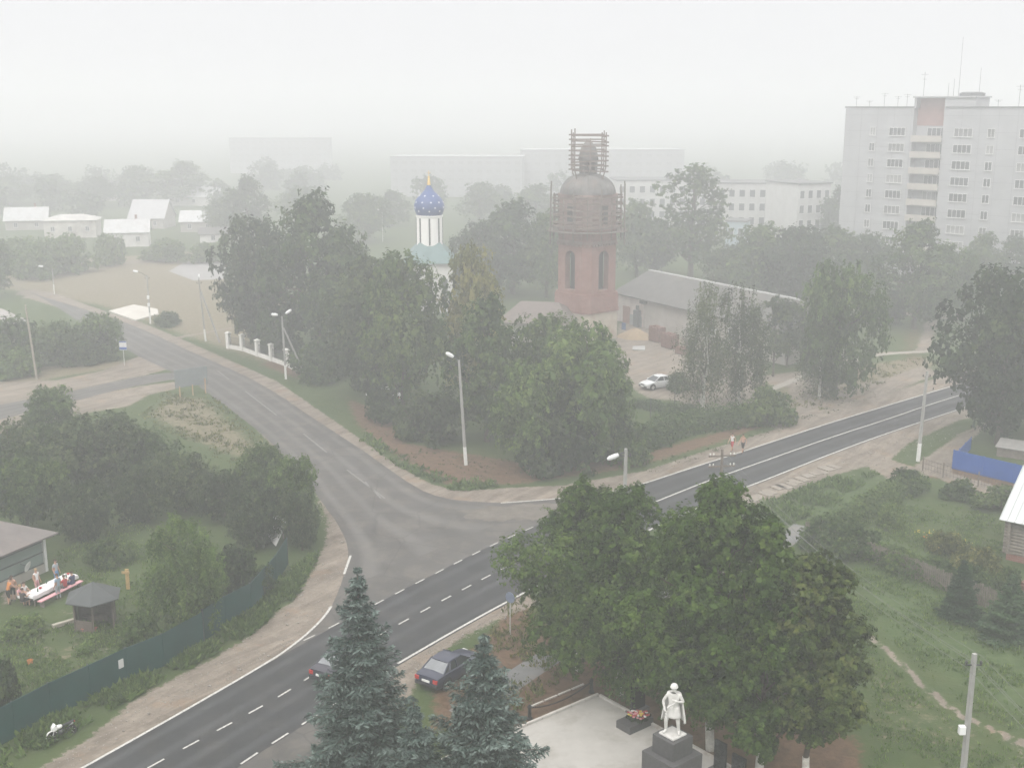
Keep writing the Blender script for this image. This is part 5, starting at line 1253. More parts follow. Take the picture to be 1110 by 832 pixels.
pole('street_lamp', 310, 411, 343, 'concrete street lamp with a leaning strut in front of the pillared fence', heads=((R(20), .5, .5, 30), (R(170), .6, .2, 5)), strut=(R(20), 2.4), lean=-.02)
pole('street_lamp', 223, 370, 303, 'street lamp with a slanting strut at the edge of the dry field', heads=((R(100), .3, .4, 30),), strut=(R(-20), 2.2), lean=-.05)
pole('street_lamp', 163, 351, 298, 'street lamp with two pale boxes beside the pale square slab', heads=((R(175), 1.4, .5, 10),), boxes=2)
pole('street_lamp', 59, 319, 290, 'small faint lamp post at the far bend of the old road', heads=((R(180), 1.6, .2, 5),), r=.12)
lampS = pole('street_lamp', 675, 637, 486, 'concrete lamp post rising behind the lindens with its white lamp hanging left', heads=((R(188), .55, -.55, -20),), r=.17, white=1.7)
pole('street_lamp', 691, 300, 261, 'slim pale street lamp behind the ridge of the grey roof', heads=((R(170), .9, .2, 8),), r=.08, white=0, mat=LAMPW)
pole('street_lamp', 415, 262, 228, 'thin faint street lamp left of the blue dome', heads=((R(180), .8, .2, 8),), r=.08, white=0, mat=LAMPW)
pole('utility_pole', 995, 500, 402, 'tall concrete pole with a white foot beside the track near the blue fence', cat='pole', lean=.02, r=.17)
pole('utility_pole', 40, 411, 330, 'plain leaning wooden pole standing among bushes by the side road', cat='pole', white=0, mat=M('old_pole_wood', (.27, .24, .2), .95, .2, 3), lean=-.06, r=.14)
telP = pole('utility_pole', 778, 607, 487, 'old telegraph pole with two crossarms of white insulators behind the lindens', cat='pole', white=0, cross=2, mat=WOOD, r=.14)
medP = pole('utility_pole', 1036, 918, 708, 'bare grey concrete pole on the meadow with a small white box', cat='pole', white=0, r=.16)
mbx = MB().box((-.24, -.05, medP[2] * .62), (.26, .22, .36)).build('meter_box', LAMPW, medP[0])
WIRE = M('wire', (0.16, 0.165, 0.15), .6, .05, 3)
def wires(a, b_, sag, offs, label, r=.0105):
    m_ = MB()
    for dx, dz in offs:
        m_.tube([a + Vector((dx, 0, dz)) + (b_ - a) * t_ - Vector((0, 0, sag * 4 * t_ * (1 - t_))) for t_ in np.linspace(0, 1, 17)], r, 4, cap=False)
    return tag(m_.build('overhead_wire', WIRE), label, 'wire')
T_ = lambda q, dz=0: q[1] + Vector((0, 0, q[2] + dz))
ofs = ((-.3, -.1), (.3, -.1), (-.3, -.6), (.3, -.6))
wires(T_(medP), T_(telP, -.2), .9, ofs, 'four sagging grey wires from the meadow pole to the telegraph pole')
wires(T_(medP), Vector((24.2, 12, medP[2])), .9, ofs, 'grey wires running from the meadow pole out to the right')
wires(T_(lampS, -.4), T_(lampJ, -.4), .8, ((0, 0),), 'single thin wire strung between two street lamps at the junction', .007)

# ------------------------------------------------------------------ roadside things
STL = M('sign_post', (.45, .45, .44), .6, .1, 3)
p = at(135, 396); bs = thing('bus_stop_sign', 'blue and white bus stop sign on a thin post at the side road', 'sign', p)
MB().tube([(0, 0, -.05), (0, 0, 2.9)], .04, 6).build('post', STL, bs)
sg = MB().box((0, -.06, 2.5), (.9, .04, 1.1)).build('sign_plate', WHITE, bs)
MB().box((0, -.09, 2.97), (.88, .02, .14)).box((0, -.09, 2.16), (.88, .02, .3)).build('blue_band', BLF, sg)
a, b_ = at(192, 431), at(224, 427); d = b_ - a; bb = thing('billboard', 'dark grey billboard seen from behind on three wooden posts by the old road', 'billboard', a, math.atan2(d.y, d.x) + .12)
BW = d.length * 1.15
MB().box((BW / 2 - .1, .1, 2.05), (BW, .06, 2.0)).build('board', M('board_back', (.2, .22, .225), .7, .08, 1), bb)
for i in range(3): MB().box((.35 + i * (BW - .8) / 2, 0, .1 - i * .01), (.1, .12, 3.3 if i == 2 else 2.2)).build('post', M('orange_wood', (.42, .28, .17), .9, .15, 3), bb)
p = at(553, 688); rs_ = thing('road_sign', 'round road sign on a thin post at the road edge left of the lindens', 'sign', p)
MB().tube([(0, 0, -.05), (0, 0, 2.75)], .035, 6).build('post', STL, rs_)
sg = MB().lathe([(.34, -.02), (.34, .02)], 20).build('sign_disc', M('blue_sign', (.16, .19, .26), .5, .1, 3), rs_); sg.location = (0, -.06, 2.45); sg.rotation_euler = (R(90), 0, R(-40))
a = at(300, 590); wb = thing('white_panel', 'white panel with a frame leaning in the thicket at the end of the green fence', 'panel', a, R(-62))
MB().box((0, 0, 1.25), (2.6, .05, 1.9), 0, rot=Matrix.Rotation(R(-28), 3, 'X')).build('board', WHITE, wb)
for x in (-1.1, 1.1): MB().tube([(x, .3, -.05), (x, .15, 1.6)], .05, 6).build('post', WOOD, wb)
# ground pads
mbp = MB(); q = G((118, 338), (145, 331), (171, 336), (172, 341), (147, 348))
PAD = M('pale_pad', (.46, .44, .40), .95, .08, .6, dirt=(.38, .35, .31))
tag(MB().prism([(v.x, v.y) for v in q], -.05, .18).build('paved_pad', PAD), 'pale square sand-covered slab with a low edge beside the old road', 'pavement', kind='structure')
tag(MB().sheet([(v.x, v.y, .01) for v in G((183, 294), (200, 284), (245, 277), (290, 276), (285, 300), (210, 304))]).build('asphalt_pad', M('pale_old_asphalt', (.24, .235, .23), .9, .1, .4)), 'grey asphalt play court behind the dry field', 'pavement', kind='structure')
PATHM = M('path_asphalt', (.15, .15, .15), .9, .15, 1.2, dirt=(.2, .165, .13))
def strip(name, c, w_, z, mat, label):
    q = smooth_line(G(*c), 2); V, F = [], []
    for i, p in enumerate(q):
        d = (q[min(i + 1, len(q) - 1)] - q[max(0, i - 1)]).normalized(); n_ = Vector((-d.y, d.x, 0)) * w_ / 2; V += [p + n_ + Vector((0, 0, z)), p - n_ + Vector((0, 0, z))]
    for i in range(len(q) - 1): F.append((2 * i, 2 * i + 1, 2 * i + 3, 2 * i + 2))
    return tag(MB().add(V, F).build(name, mat), label, 'path', kind='structure')
strip('footpath', ((500, 775), (545, 745), (585, 718), (620, 698), (680, 668), (760, 632), (850, 588), (872, 570)), 1.7, .01, PATHM, 'asphalt footpath under the lindens')
strip('footpath', ((836, 422), (880, 404), (905, 397), (945, 384), (1018, 380)), 1.0, .012, M('pale_path', (.26, .24, .21), .95, .15, 1), 'pale narrow path leading past the pale green tree')
SLABM = M('broken_slab', (.225, .2, .172), .95, .12, 1.2, dirt=(.22, .18, .145)); rr = random.Random(5); mb = MB()
for i in range(16):
    f = i / 15; p = at(lerp(800, 905, f), lerp(545, 506, f)); mb.box((p.x + rr.uniform(-.2, .2), p.y + rr.uniform(-.3, .3), .02), (rr.uniform(.9, 1.4), rr.uniform(.6, 1.0), .1), R(-57) + rr.uniform(-.1, .1))
tag(mb.build('pavement', SLABM), 'broken concrete paving slabs on the right-hand shoulder', 'pavement', kind='structure')
SND = M('drifted_sand', (.125, .112, .097), .97, .25, 1.2, dirt=(.085, .08, .074))
def patch(pts, z, label, seed, jit=.35):
    q = smooth_line(G(*pts, pts[0]), 2); r2, L_ = resample(q, 90); rg = np.random.default_rng(seed); c_ = r2.mean(0); r2 = r2[:-1]; k = rg.normal(0, 1, len(r2)); k = (k + np.roll(k, 1) + np.roll(k, -1)) / 2
    d = r2 - c_; d /= np.maximum(.1, np.hypot(*d.T))[:, None]; r2 = r2 + d * (k * jit)[:, None]
    tag(MB().add([(a, b_, z) for a, b_ in r2] + [(c_[0], c_[1], z)], [(i, (i + 1) % len(r2), len(r2)) for i in range(len(r2))]).build('sand_drift', SND), label, 'sand', kind='structure')
patch(((500, 553), (535, 548), (600, 546), (640, 543), (612, 556), (585, 566), (560, 563), (535, 566), (505, 560)), .016, 'drift of pale sand on the asphalt at the mouth of the junction', 3)
# ------------------------------------------------------------------ cars
def glossy(name, col, rough=.28, flake=.0):
    m = M(name, col, rough, .05, 2, spec=.5); return m
CHROME = M('bright_metal', (.55, .55, .55), .3, .05, 3, metal=.8); TYRE = M('tyre', (.02, .02, .02), .9, .1, 5); PLATE = M('plate', (.7, .7, .68), .6, .05, 4); BUMP = M('black_plastic', (.03, .03, .032), .6, .1, 4)
REDL = M('tail_lens', (.42, .03, .025), .25, .1, 4, spec=.5); HEADL = M('head_lens', (.6, .6, .58), .15, .05, 4, spec=.6); CGL = M('car_glass', (.03, .035, .04), .08, .1, 2, spec=.6); CGR = M('car_rear_glass', (.17, .18, .19), .12, .2, 2, spec=.6)
def make_car(label, paint, loc, rz_, rear_glass=CGL, hatch=False):
    o = thing('parked_car', label, 'car', loc, rz_)
    st = [(-2.16, .70, .40, .74), (-2.10, .78, .30, .90), (-1.9, .815, .25, .965), (-1.3, .835, .21, .98), (-.8, .84, .2, .965), (0, .84, .2, .95), (.9, .835, .2, .93), (1.15, .83, .2, .905), (1.7, .805, .24, .82), (2.02, .76, .28, .73), (2.14, .68, .36, .62)]
    V, F = [], []
    for x, w_, zl, zt_ in st:
        zm = lerp(zl, zt_, .62)
        V += [(x, -w_ * .9, zl), (x, -w_ * .985, lerp(zl, zt_, .25)), (x, -w_, zm), (x, -w_ * .95, zt_ - .05), (x, -w_ * .84, zt_), (x, 0, zt_ + .025), (x, w_ * .84, zt_), (x, w_ * .95, zt_ - .05), (x, w_, zm), (x, w_ * .985, lerp(zl, zt_, .25)), (x, w_ * .9, zl)]
    n = 11
    for i in range(len(st) - 1):
        for k in range(n): F.append((i * n + k, (i + 1) * n + k, (i + 1) * n + (k + 1) % n, i * n + (k + 1) % n))
    F += [tuple(range(n)), tuple(range((len(st) - 1) * n + n - 1, (len(st) - 1) * n - 1, -1))]
    body = MB().add(V, F)
    xb0, xb1, xr0, xr1 = -1.52, 1.0, -.88, .22; wb, wr, zb, zr_ = .74, .60, .955, 1.385
    B_ = lambda x, s_: Vector((x, s_ * wb, zb)); T2 = lambda x, s_: Vector((x, s_ * wr, zr_))
    ro = [(xr0 - .06, wr * .9, zr_ + .0), (xr0 + .1, wr * 1.02, zr_ + .04), (-.3, wr * 1.03, zr_ + .065), (xr1 - .1, wr * 1.0, zr_ + .035), (xr1 + .07, wr * .88, zr_ - .005)]
    V2, F2 = [], []
    for x, w_, z in ro: V2 += [(x, -w_, z - .05), (x, -w_ * .92, z - .005), (x, 0, z + .015), (x, w_ * .92, z - .005), (x, w_, z - .05)]
    for i in range(4):
        for k in range(4): F2.append((i * 5 + k, (i + 1) * 5 + k, (i + 1) * 5 + k + 1, i * 5 + k + 1))
    F2 += [(0, 1, 2, 3, 4)[::1], (24, 23, 22, 21, 20)] + [(i * 5, i * 5 + 4, (i + 1) * 5 + 4, (i + 1) * 5) for i in range(4)]
    body.add(V2, F2)
    for s_ in (-1, 1):
        for a, b__ in ((B_(xb0, s_), T2(xr0, s_)), (B_(xb1, s_), T2(xr1, s_)), (B_(-.32, s_ * 1.03), T2(-.32, s_ * 1.02)), (B_(-1.0, s_ * 1.03), T2(xr0 + .1, s_ * 1.02))): body.bar(a, b__, .065, .055)
    body.build('body', paint, o, True)
    def pane(nm, pts, nrm, mat):
        c_ = sum((Vector(p) for p in pts), Vector()) / 4; MB().solid([c_ + (Vector(p) - c_) * .97 for p in pts], nrm, .02).build(nm, mat, o)
    pane('windscreen', [B_(xb1, 1), B_(xb1, -1), T2(xr1, -1), T2(xr1, 1)][::-1], (1, 0, 1.8), CGL)
    pane('rear_window', [B_(xb0, -1), B_(xb0, 1), T2(xr0, 1), T2(xr0, -1)][::-1], (-1, 0, 1.5), rear_glass)
    for s_ in (-1, 1):
        MB().solid([B_(xb0 + .1, s_), B_(xb1 - .1, s_), T2(xr1 - .02, s_), T2(xr0 + .02, s_)][::(1 if s_ < 0 else -1)], (0, s_, .3), .02).build('side_window', CGL, o)
        MB().lathe([(.01, 0), (.1, 0), (.1, .0)], 4).v
        MB().box((.72, s_ * .93, 1.0), (.1, .2, .13)).build('mirror', paint, o)
        MB().box((-2.125, s_ * .62, .74), (.1, .28, .2)).build('taillight', REDL, o)
        MB().box((2.08, s_ * .53, .63), (.12, .34, .14)).build('headlight', HEADL, o)
        for x in (-1.32, 1.3):
            w_ = MB().lathe([(.31, -.1), (.33, -.06), (.33, .06), (.31, .1)], 20).build('wheel', TYRE, o, True); w_.location = (x, s_ * .765, .325); w_.rotation_euler = (R(90), 0, 0)
            MB().lathe([(.2, -.108), (.2, .108)], 16).build('rim', CHROME, w_)
            MB().lathe([(.39, -.02), (.39, .02)], 20).build('dark_arch_disc', BUMP, o).location = (x, s_ * .825, .37)  # black disc on the body side stands in for the shaded wheel opening
            a_ = [c for c in o.children if c.name.startswith('dark_arch_disc')] if False else None
    for c_ in [c for c in bpy.data.objects if c.parent == o and c.name.startswith('dark_arch_disc')]: c_.rotation_euler = (R(90), 0, 0)
    MB().box((-2.15, 0, .45), (.12, 1.5, .18)).build('bumper', BUMP, o, bevel=.03); MB().box((2.11, 0, .42), (.14, 1.44, .18)).build('bumper', BUMP, o, bevel=.03)
    MB().box((-2.18, 0, .68), (.04, .52, .12)).build('number_plate', PLATE, o); MB().box((2.19, 0, .45), (.03, .52, .11)).build('number_plate', PLATE, o); MB().box((2.1, 0, .63), (.1, .66, .12)).build('grille', BUMP, o)
    return o
a, b_ = at(431, 720), at(500, 681); ra2 = math.atan2((b_ - a).y, (b_ - a).x)
make_car('dark blue sedan parked on the shoulder, half hidden by the blue-grey spruce', glossy('dark_blue_paint', (.022, .026, .05)), at(488, 733), ra2 + .02, CGR)
make_car('dark sedan driving on the road, nearly covered by the tallest blue-grey spruce', glossy('near_black_paint', (.022, .02, .032)), at(374, 727), math.atan2((at(421, 682) - at(300, 757)).y, (at(421, 682) - at(300, 757)).x), CGR)
make_car('silver-white sedan parked on the sandy yard in front of the grey-roofed building', glossy('silver_paint', (.52, .53, .54)), at(713, 420), R(180 + 30))
make_car('white car hidden under the churchyard trees, only a few white patches showing', glossy('white_paint', (.72, .72, .71)), at(418, 434), R(150))
# ------------------------------------------------------------------ motorcycle
p = at(68, 800); a, b_ = at(52, 803), at(85, 790); mc = thing('motorcycle', 'white and black motorcycle parked on the roadside by the dark green fence', 'motorcycle', p, math.atan2((a - b_).y, (a - b_).x)); mc.rotation_euler = (R(10), 0, mc.rotation_euler[2]); mc.scale = (.76, .76, .76)
for x in (-.68, .68):
    w_ = MB(); prof = [(.3 + .055 * math.cos(t_), .055 * math.sin(t_)) for t_ in np.linspace(0, 2 * PI, 9)]; w_.lathe(prof, 20); wo = w_.build('wheel', TYRE, mc, True); wo.location = (x, 0, .36); wo.rotation_euler = (R(90), 0, 0)
    r_ = MB().lathe([(.06, -.06), (.06, .06)], 10)
    for k in range(6): r_.bar((0, 0, 0), (.27 * math.cos(k * PI / 3), .27 * math.sin(k * PI / 3), 0), .03)
    r_.build('rim', CHROME, wo)
WHB = glossy('white_fairing', (.68, .68, .66))
for y in (-.09, .09): MB().tube([(.68, y, .36), (.38, y, 1.0)], .035, 8).build('fork', CHROME, mc)
MB().tube([(.42, 0, .9), (.1, 0, .8), (-.3, 0, .7), (-.68, 0, .38), (-.1, 0, .32), (.3, 0, .4), (.42, 0, .9)], .035, 8).build('frame', BUMP, mc)
MB().ball((.0, 0, .5), .2, 8, s=(1.2, .8, 1)).build('engine', STEEL, mc, True); MB().ball((.14, 0, .86), .22, 10, s=(1.25, .75, .7)).build('tank', WHB, mc, True)
MB().add([(-.12, -.12, .80), (-.12, .12, .80), (-.12, .14, .9), (-.12, -.14, .9), (-.55, -.15, .82), (-.55, .15, .82), (-.55, .15, .92), (-.55, -.15, .92), (-.9, -.09, .92), (-.9, .09, .92), (-.9, .08, 1.0), (-.9, -.08, 1.0)],
     [(0, 1, 2, 3), (11, 10, 9, 8)] + [(i + k, i + (k + 1) % 4, i + 4 + (k + 1) % 4, i + 4 + k) for i in (0, 4) for k in range(4)]).build('seat', BUMP, mc, bevel=.02)
MB().add([(.32, -.2, .75), (.32, .2, .75), (.36, .22, 1.05), (.36, -.22, 1.05), (.66, -.1, .72), (.66, .1, .72), (.6, .14, 1.0), (.6, -.14, 1.0), (.4, -.14, 1.22), (.4, .14, 1.22)],
     [(0, 1, 2, 3), (7, 6, 5, 4), (0, 4, 5, 1), (3, 2, 9, 8), (7, 8, 9, 6), (0, 3, 7, 4), (1, 5, 6, 2), (3, 8, 7), (2, 6, 9)]).build('fairing', WHB, mc, bevel=.02)
MB().lathe([(.31, .0), (.4, .0), (.405, .02), (.38, .05), (.31, .05)], 6).f
mg = MB(); mg.v_ = 0
for i in range(7):
    t_ = R(20 + 20 * i); mg.box((.68 + .4 * math.cos(t_), 0, .36 + .4 * math.sin(t_)), (.03, .15, .16), rot=Matrix.Rotation(-t_, 3, 'Y'))
mg.build('mudguard', WHB, mc); MB().tube([(.38, -.36, 1.06), (.42, -.1, 1.03), (.42, .1, 1.03), (.38, .36, 1.06)], .022, 6).build('handlebar', BUMP, mc)
MB().tube([(.1, -.16, .36), (-.3, -.2, .4), (-.95, -.22, .72)], [.035, .05, .06], 8).build('exhaust', CHROME, mc); MB().box((-.95, 0, .88), (.06, .16, .08)).build('taillight', REDL, mc); MB().tube([(-.1, .15, .4), (-.15, .42, .02)], .018, 6).build('kickstand', STEEL, mc)

# ------------------------------------------------------------------ yard by the tower
SANDM = M('sand', (.27, .205, .135), .98, .15, 2, bmp=.5)
def heap(name, px, py, rx, ry, h, mat, label, cat, seed):
    p = at(px, py); rg = np.random.default_rng(seed); V, F = [], []; n, k = 24, 8
    for j in range(k + 1):
        for i in range(n):
            a_ = 2 * PI * i / n; r_ = 1 - j / k; f = 1 + .14 * math.sin(2 * a_ + seed) + .1 * math.sin(5 * a_); V.append((rx * r_ * f * math.cos(a_) + rg.normal(0, .04), ry * r_ * f * math.sin(a_) + rg.normal(0, .04), max(-.1, h * (1 - r_ ** 1.3)) - (.1 if j == 0 else 0) + rg.normal(0, .03)))
    for j in range(k):
        for i in range(n): F.append((j * n + i, j * n + (i + 1) % n, (j + 1) * n + (i + 1) % n, (j + 1) * n + i))
    F.append(tuple(k * n + i for i in range(n)))
    return tag(MB().add(V, F).build(name, mat, None, True, p), label, cat)
heap('sand_pile', 689, 366, 2.5, 2.0, 1.35, SANDM, 'orange-yellow pile of building sand at the foot of the pinkish wall', 'sand', 3)
def heap_fix(): pass
def brick_stack(px, py, l_, w_, h, rz_, label):
    p = at(px, py); o = thing('brick_stack', label, 'bricks', p, rz_, 'brick stacks in the yard'); mb = MB(); mp_ = MB(); rg = random.Random(px)
    for s_ in (-1, 0, 1): mp_.box((0, s_ * w_ * .4, .06), (l_, .1, .12))
    mp_.build('pallet', WOOD, o)
    nx_, ny_, nz_ = int(l_ / .27), int(w_ / .27), int(h / .14)
    for k in range(nz_):
        for i in range(nx_):
            for j in range(ny_):
                if 0 < i < nx_ - 1 and 0 < j < ny_ - 1 and k < nz_ - 1: continue
                if k == nz_ - 1 and rg.random() < .35: continue
                mb.box((-l_ / 2 + (i + .5) * l_ / nx_, -w_ / 2 + (j + .5) * w_ / ny_, .19 + k * .14), (.255, .245, .125), rg.uniform(-.04, .04))
    mb.build('bricks', M('dull_brick', (.17, .09, .07), .95, .25, 4), o)
brick_stack(712, 370, 2.2, 1.3, 2.0, R(-60), 'tall stack of red bricks nearest the sand pile')
brick_stack(726, 377, 2.4, 1.3, 1.9, R(-62), 'long stack of red bricks against the plain grey wall')
brick_stack(741, 384, 2.0, 1.2, .9, R(-50), 'low stack of red bricks beside the weeping birch')
brick_stack(1106, 640, 1.2, .9, .7, R(-40), 'small orange-red brick stack at the picture edge below the log house')
p = at(676, 357); tag(MB().lathe([(.28, 0), (.3, .02), (.3, .3), (.31, .32), (.3, .34), (.3, .62), (.31, .64), (.3, .66), (.3, .9), (.28, .92), (.26, .9)], 14).build('barrel', M('blue_barrel', (.04, .09, .22), .6, .1, 3), None, True, p), 'blue barrel beside the rusty door in the pinkish wall', 'barrel')
p = at(692, 379); tag(MB().solid([(-.8, -.5, .15), (.8, -.5, .1), (.9, .5, .45), (-.7, .5, .4)], (0, -.3, 1), .12).box((.2, .2, .1), (1.0, .6, .2)).build('sheet_scrap', M('grey_sheet', (.3, .3, .29), .7, .1, 2), None, False, p), 'pale scrap sheet lying on the sand in the yard', 'scrap')

# ------------------------------------------------------------------ memorial
PLZ = M('plaza_concrete', (.40, .385, .36), .95, .08, 1.1, dirt=(.29, .27, .24), bmp=.05)
c0 = at(648, 756); d1 = (at(577, 786) - c0).normalized(); d2 = Vector((-d1.y, d1.x, 0)); d2 = d2 if d2.dot(at(677, 772) - c0) > 0 else -d2
KERB = M('pale_kerb', (.5, .48, .45), .95, .1, 2, dirt=(.36, .3, .26))
pl = [c0, c0 + d1 * 13, c0 + d1 * 13 + d2 * 11, c0 + d2 * 11]
tag(MB().prism([(v.x, v.y) for v in pl], -.1, .1).build('plaza', PLZ), 'pale concrete square in front of the memorial', 'pavement', kind='structure')
kb = MB()
for a, b_ in ((pl[0] - d1 * .08, pl[1]), (pl[0] + d2 * .08, pl[3])):
    n = int((b_ - a).length / 1.0); nn = -d2 if b_ is pl[1] else -d1
    for i in range(n):
        p, q = a.lerp(b_, i / n), a.lerp(b_, (i + .97) / n); kb.bar(p + nn * .07 + Vector((0, 0, .11)), q + nn * .07 + Vector((0, 0, .11)), .14, .24)
tag(kb.build('kerb', KERB), 'pale kerb edging the memorial square', 'kerb', kind='structure')
kb = MB(); a, b_ = at(575, 766), at(634, 741)
for i in range(4): p, q = a.lerp(b_, i / 4), a.lerp(b_, (i + .9) / 4); kb.bar(p + Vector((0, 0, .03)), q + Vector((0, 0, .03)), .1, .08)
tag(kb.build('kerb', KERB), 'broken low kerb on the brown ground beyond the chain', 'kerb', kind='structure')
GRAN = M('dark_granite', (.075, .073, .075), .55, .2, 6, spec=.4); BLK = M('black_granite', (.018, .018, .02), .25, .2, 5, spec=.5); BLACKP = M('black_iron', (.02, .02, .02), .6, .2, 4)
bo0 = None; bl = []
for (x, y, tx) in ((574, 779, 'black iron bollard at the left end of the chain beside the memorial square'), (641, 750, 'black iron bollard at the outer corner of the memorial square')):
    p = at(x, y); b__ = tag(MB().lathe([(.16, 0), (.16, .1), (.1, .14), (.09, .62), (.12, .68), (.12, .74), (.06, .82), (.02, .86)], 10).build('bollard', BLACKP, None, True, p), tx, 'bollard', 'bollards of the memorial chain'); bl.append(p + Vector((0, 0, .66)))
mb = MB(); N = 60
for i in range(N):
    f = (i + .5) / N; p = bl[0].lerp(bl[1], f); p.z -= 1.5 * f * (1 - f); d = (bl[1] - bl[0]) / N; d.z = -1.5 * (1 - 2 * f) / N
    q = d.to_track_quat('X', 'Z').to_matrix() @ Matrix.Rotation(PI / 2 * (i % 2), 3, 'X'); mb.box(p, (d.length * 1.25, .075, .022), rot=q)
tag(mb.build('chain', BLACKP), 'sagging black chain between the two black bollards', 'chain')
# pedestal and soldier
Sp = at(727, 862); ang = math.atan2(d1.y, d1.x)
zt_ = top_z(Sp, 795)
def diag(px): return None
ped = thing('statue_pedestal', 'stepped dark granite pedestal carrying the white statue', 'pedestal', Sp, ang)
MB().box((0, 0, .25), (2.9, 2.9, .5)).build('step', GRAN, ped, bevel=.02); MB().box((0, 0, .5 + (zt_ - 1.4) / 2), (1.95, 1.95, zt_ - 1.4)).build('lower_block', GRAN, ped, bevel=.02); MB().box((0, 0, zt_ - .46), (1.3, 1.3, .88)).build('upper_block', GRAN, ped, bevel=.02)
# low granite wings beside it
for i, (x, y, l_, w_, h, tx) in enumerate(((688, 788, 1.7, 1.0, .5, 'low dark granite slab left of the pedestal, bearing the wreath'), (700, 846, 2.4, 1.4, .55, 'sloping dark granite slab in front of the pedestal'))):
    p = at(x, y); m_ = MB().add([(-l_ / 2, -w_ / 2, 0), (l_ / 2, -w_ / 2, 0), (l_ / 2, w_ / 2, 0), (-l_ / 2, w_ / 2, 0), (-l_ / 2, -w_ / 2, h * (.35 if i else 1)), (l_ / 2, -w_ / 2, h * (.35 if i else 1)), (l_ / 2, w_ / 2, h), (-l_ / 2, w_ / 2, h)], [(3, 2, 1, 0), (4, 5, 6, 7), (0, 1, 5, 4), (1, 2, 6, 5), (2, 3, 7, 6), (3, 0, 4, 7)])
    o = m_.build('granite_slab', GRAN, None, False, p, bevel=.02); o.rotation_euler = (0, 0, ang); tag(o, tx, 'slab')
for x, y, w_, h, tx in ((691, 771, 1.0, 2.0, 'tall dark stele behind the wreath under the hanging linden branch'), (780, 838, .7, 1.7, 'black granite stele standing right of the pedestal'), (800, 850, .8, 1.5, 'black granite stele, second to the right of the pedestal')):
    p = at(x, y); s_ = thing('stele', tx, 'stele', p, ang + R(90) if x > 750 else ang); MB().box((0, 0, .1), (w_ + .3, .5, .2)).build('base', GRAN, s_); MB().prism([(-w_ / 2, -.07), (w_ / 2, -.07), (w_ / 2, .07), (-w_ / 2, .07)], .2, h).build('slab', BLK, s_, bevel=.02)
p = at(686, 786); wr = thing('wreath', 'wreath of red, pink, yellow and white flowers lying beside the pedestal', 'wreath', p + Vector((.25, -.2, .5)), 0); rg = np.random.default_rng(9)
for nm, mt, n_ in (('greenery', LF_DARK, 160), ('red_flowers', M('red_petal', (.35, .05, .05), .8, .3, 9), 26), ('pink_flowers', M('pink_petal', (.55, .25, .27), .8, .2, 9), 16), ('yellow_flowers', M('yellow_petal', (.55, .42, .08), .8, .2, 9), 12), ('white_flowers', M('white_petal', (.65, .63, .6), .8, .1, 9), 12)):
    m_ = MB()
    if nm == 'greenery':
        a_ = rg.uniform(0, 6.28, n_); C = np.stack([np.cos(a_) * rg.uniform(.2, .62, n_), np.sin(a_) * rg.uniform(.2, .5, n_), rg.uniform(.02, .22, n_)], 1); o = bpy.data.objects.new(nm, leaves_to_mesh(nm, C, unit(rg.normal(size=(n_, 3)) + np.array([0, 0, 1])), rg.uniform(.15, .3, n_), rg.uniform(.2, .6, n_), mt, rg)); COL.objects.link(o); o.parent = wr
    else:
        for i in range(n_): a_ = rg.uniform(0, 6.28); r_ = rg.uniform(.05, .52); m_.ball((r_ * math.cos(a_) * 1.05, r_ * math.sin(a_) * .85, .22 + rg.uniform(0, .1)), rg.uniform(.055, .085), 5, s=(1, 1, .6))
        m_.build(nm, mt, wr)

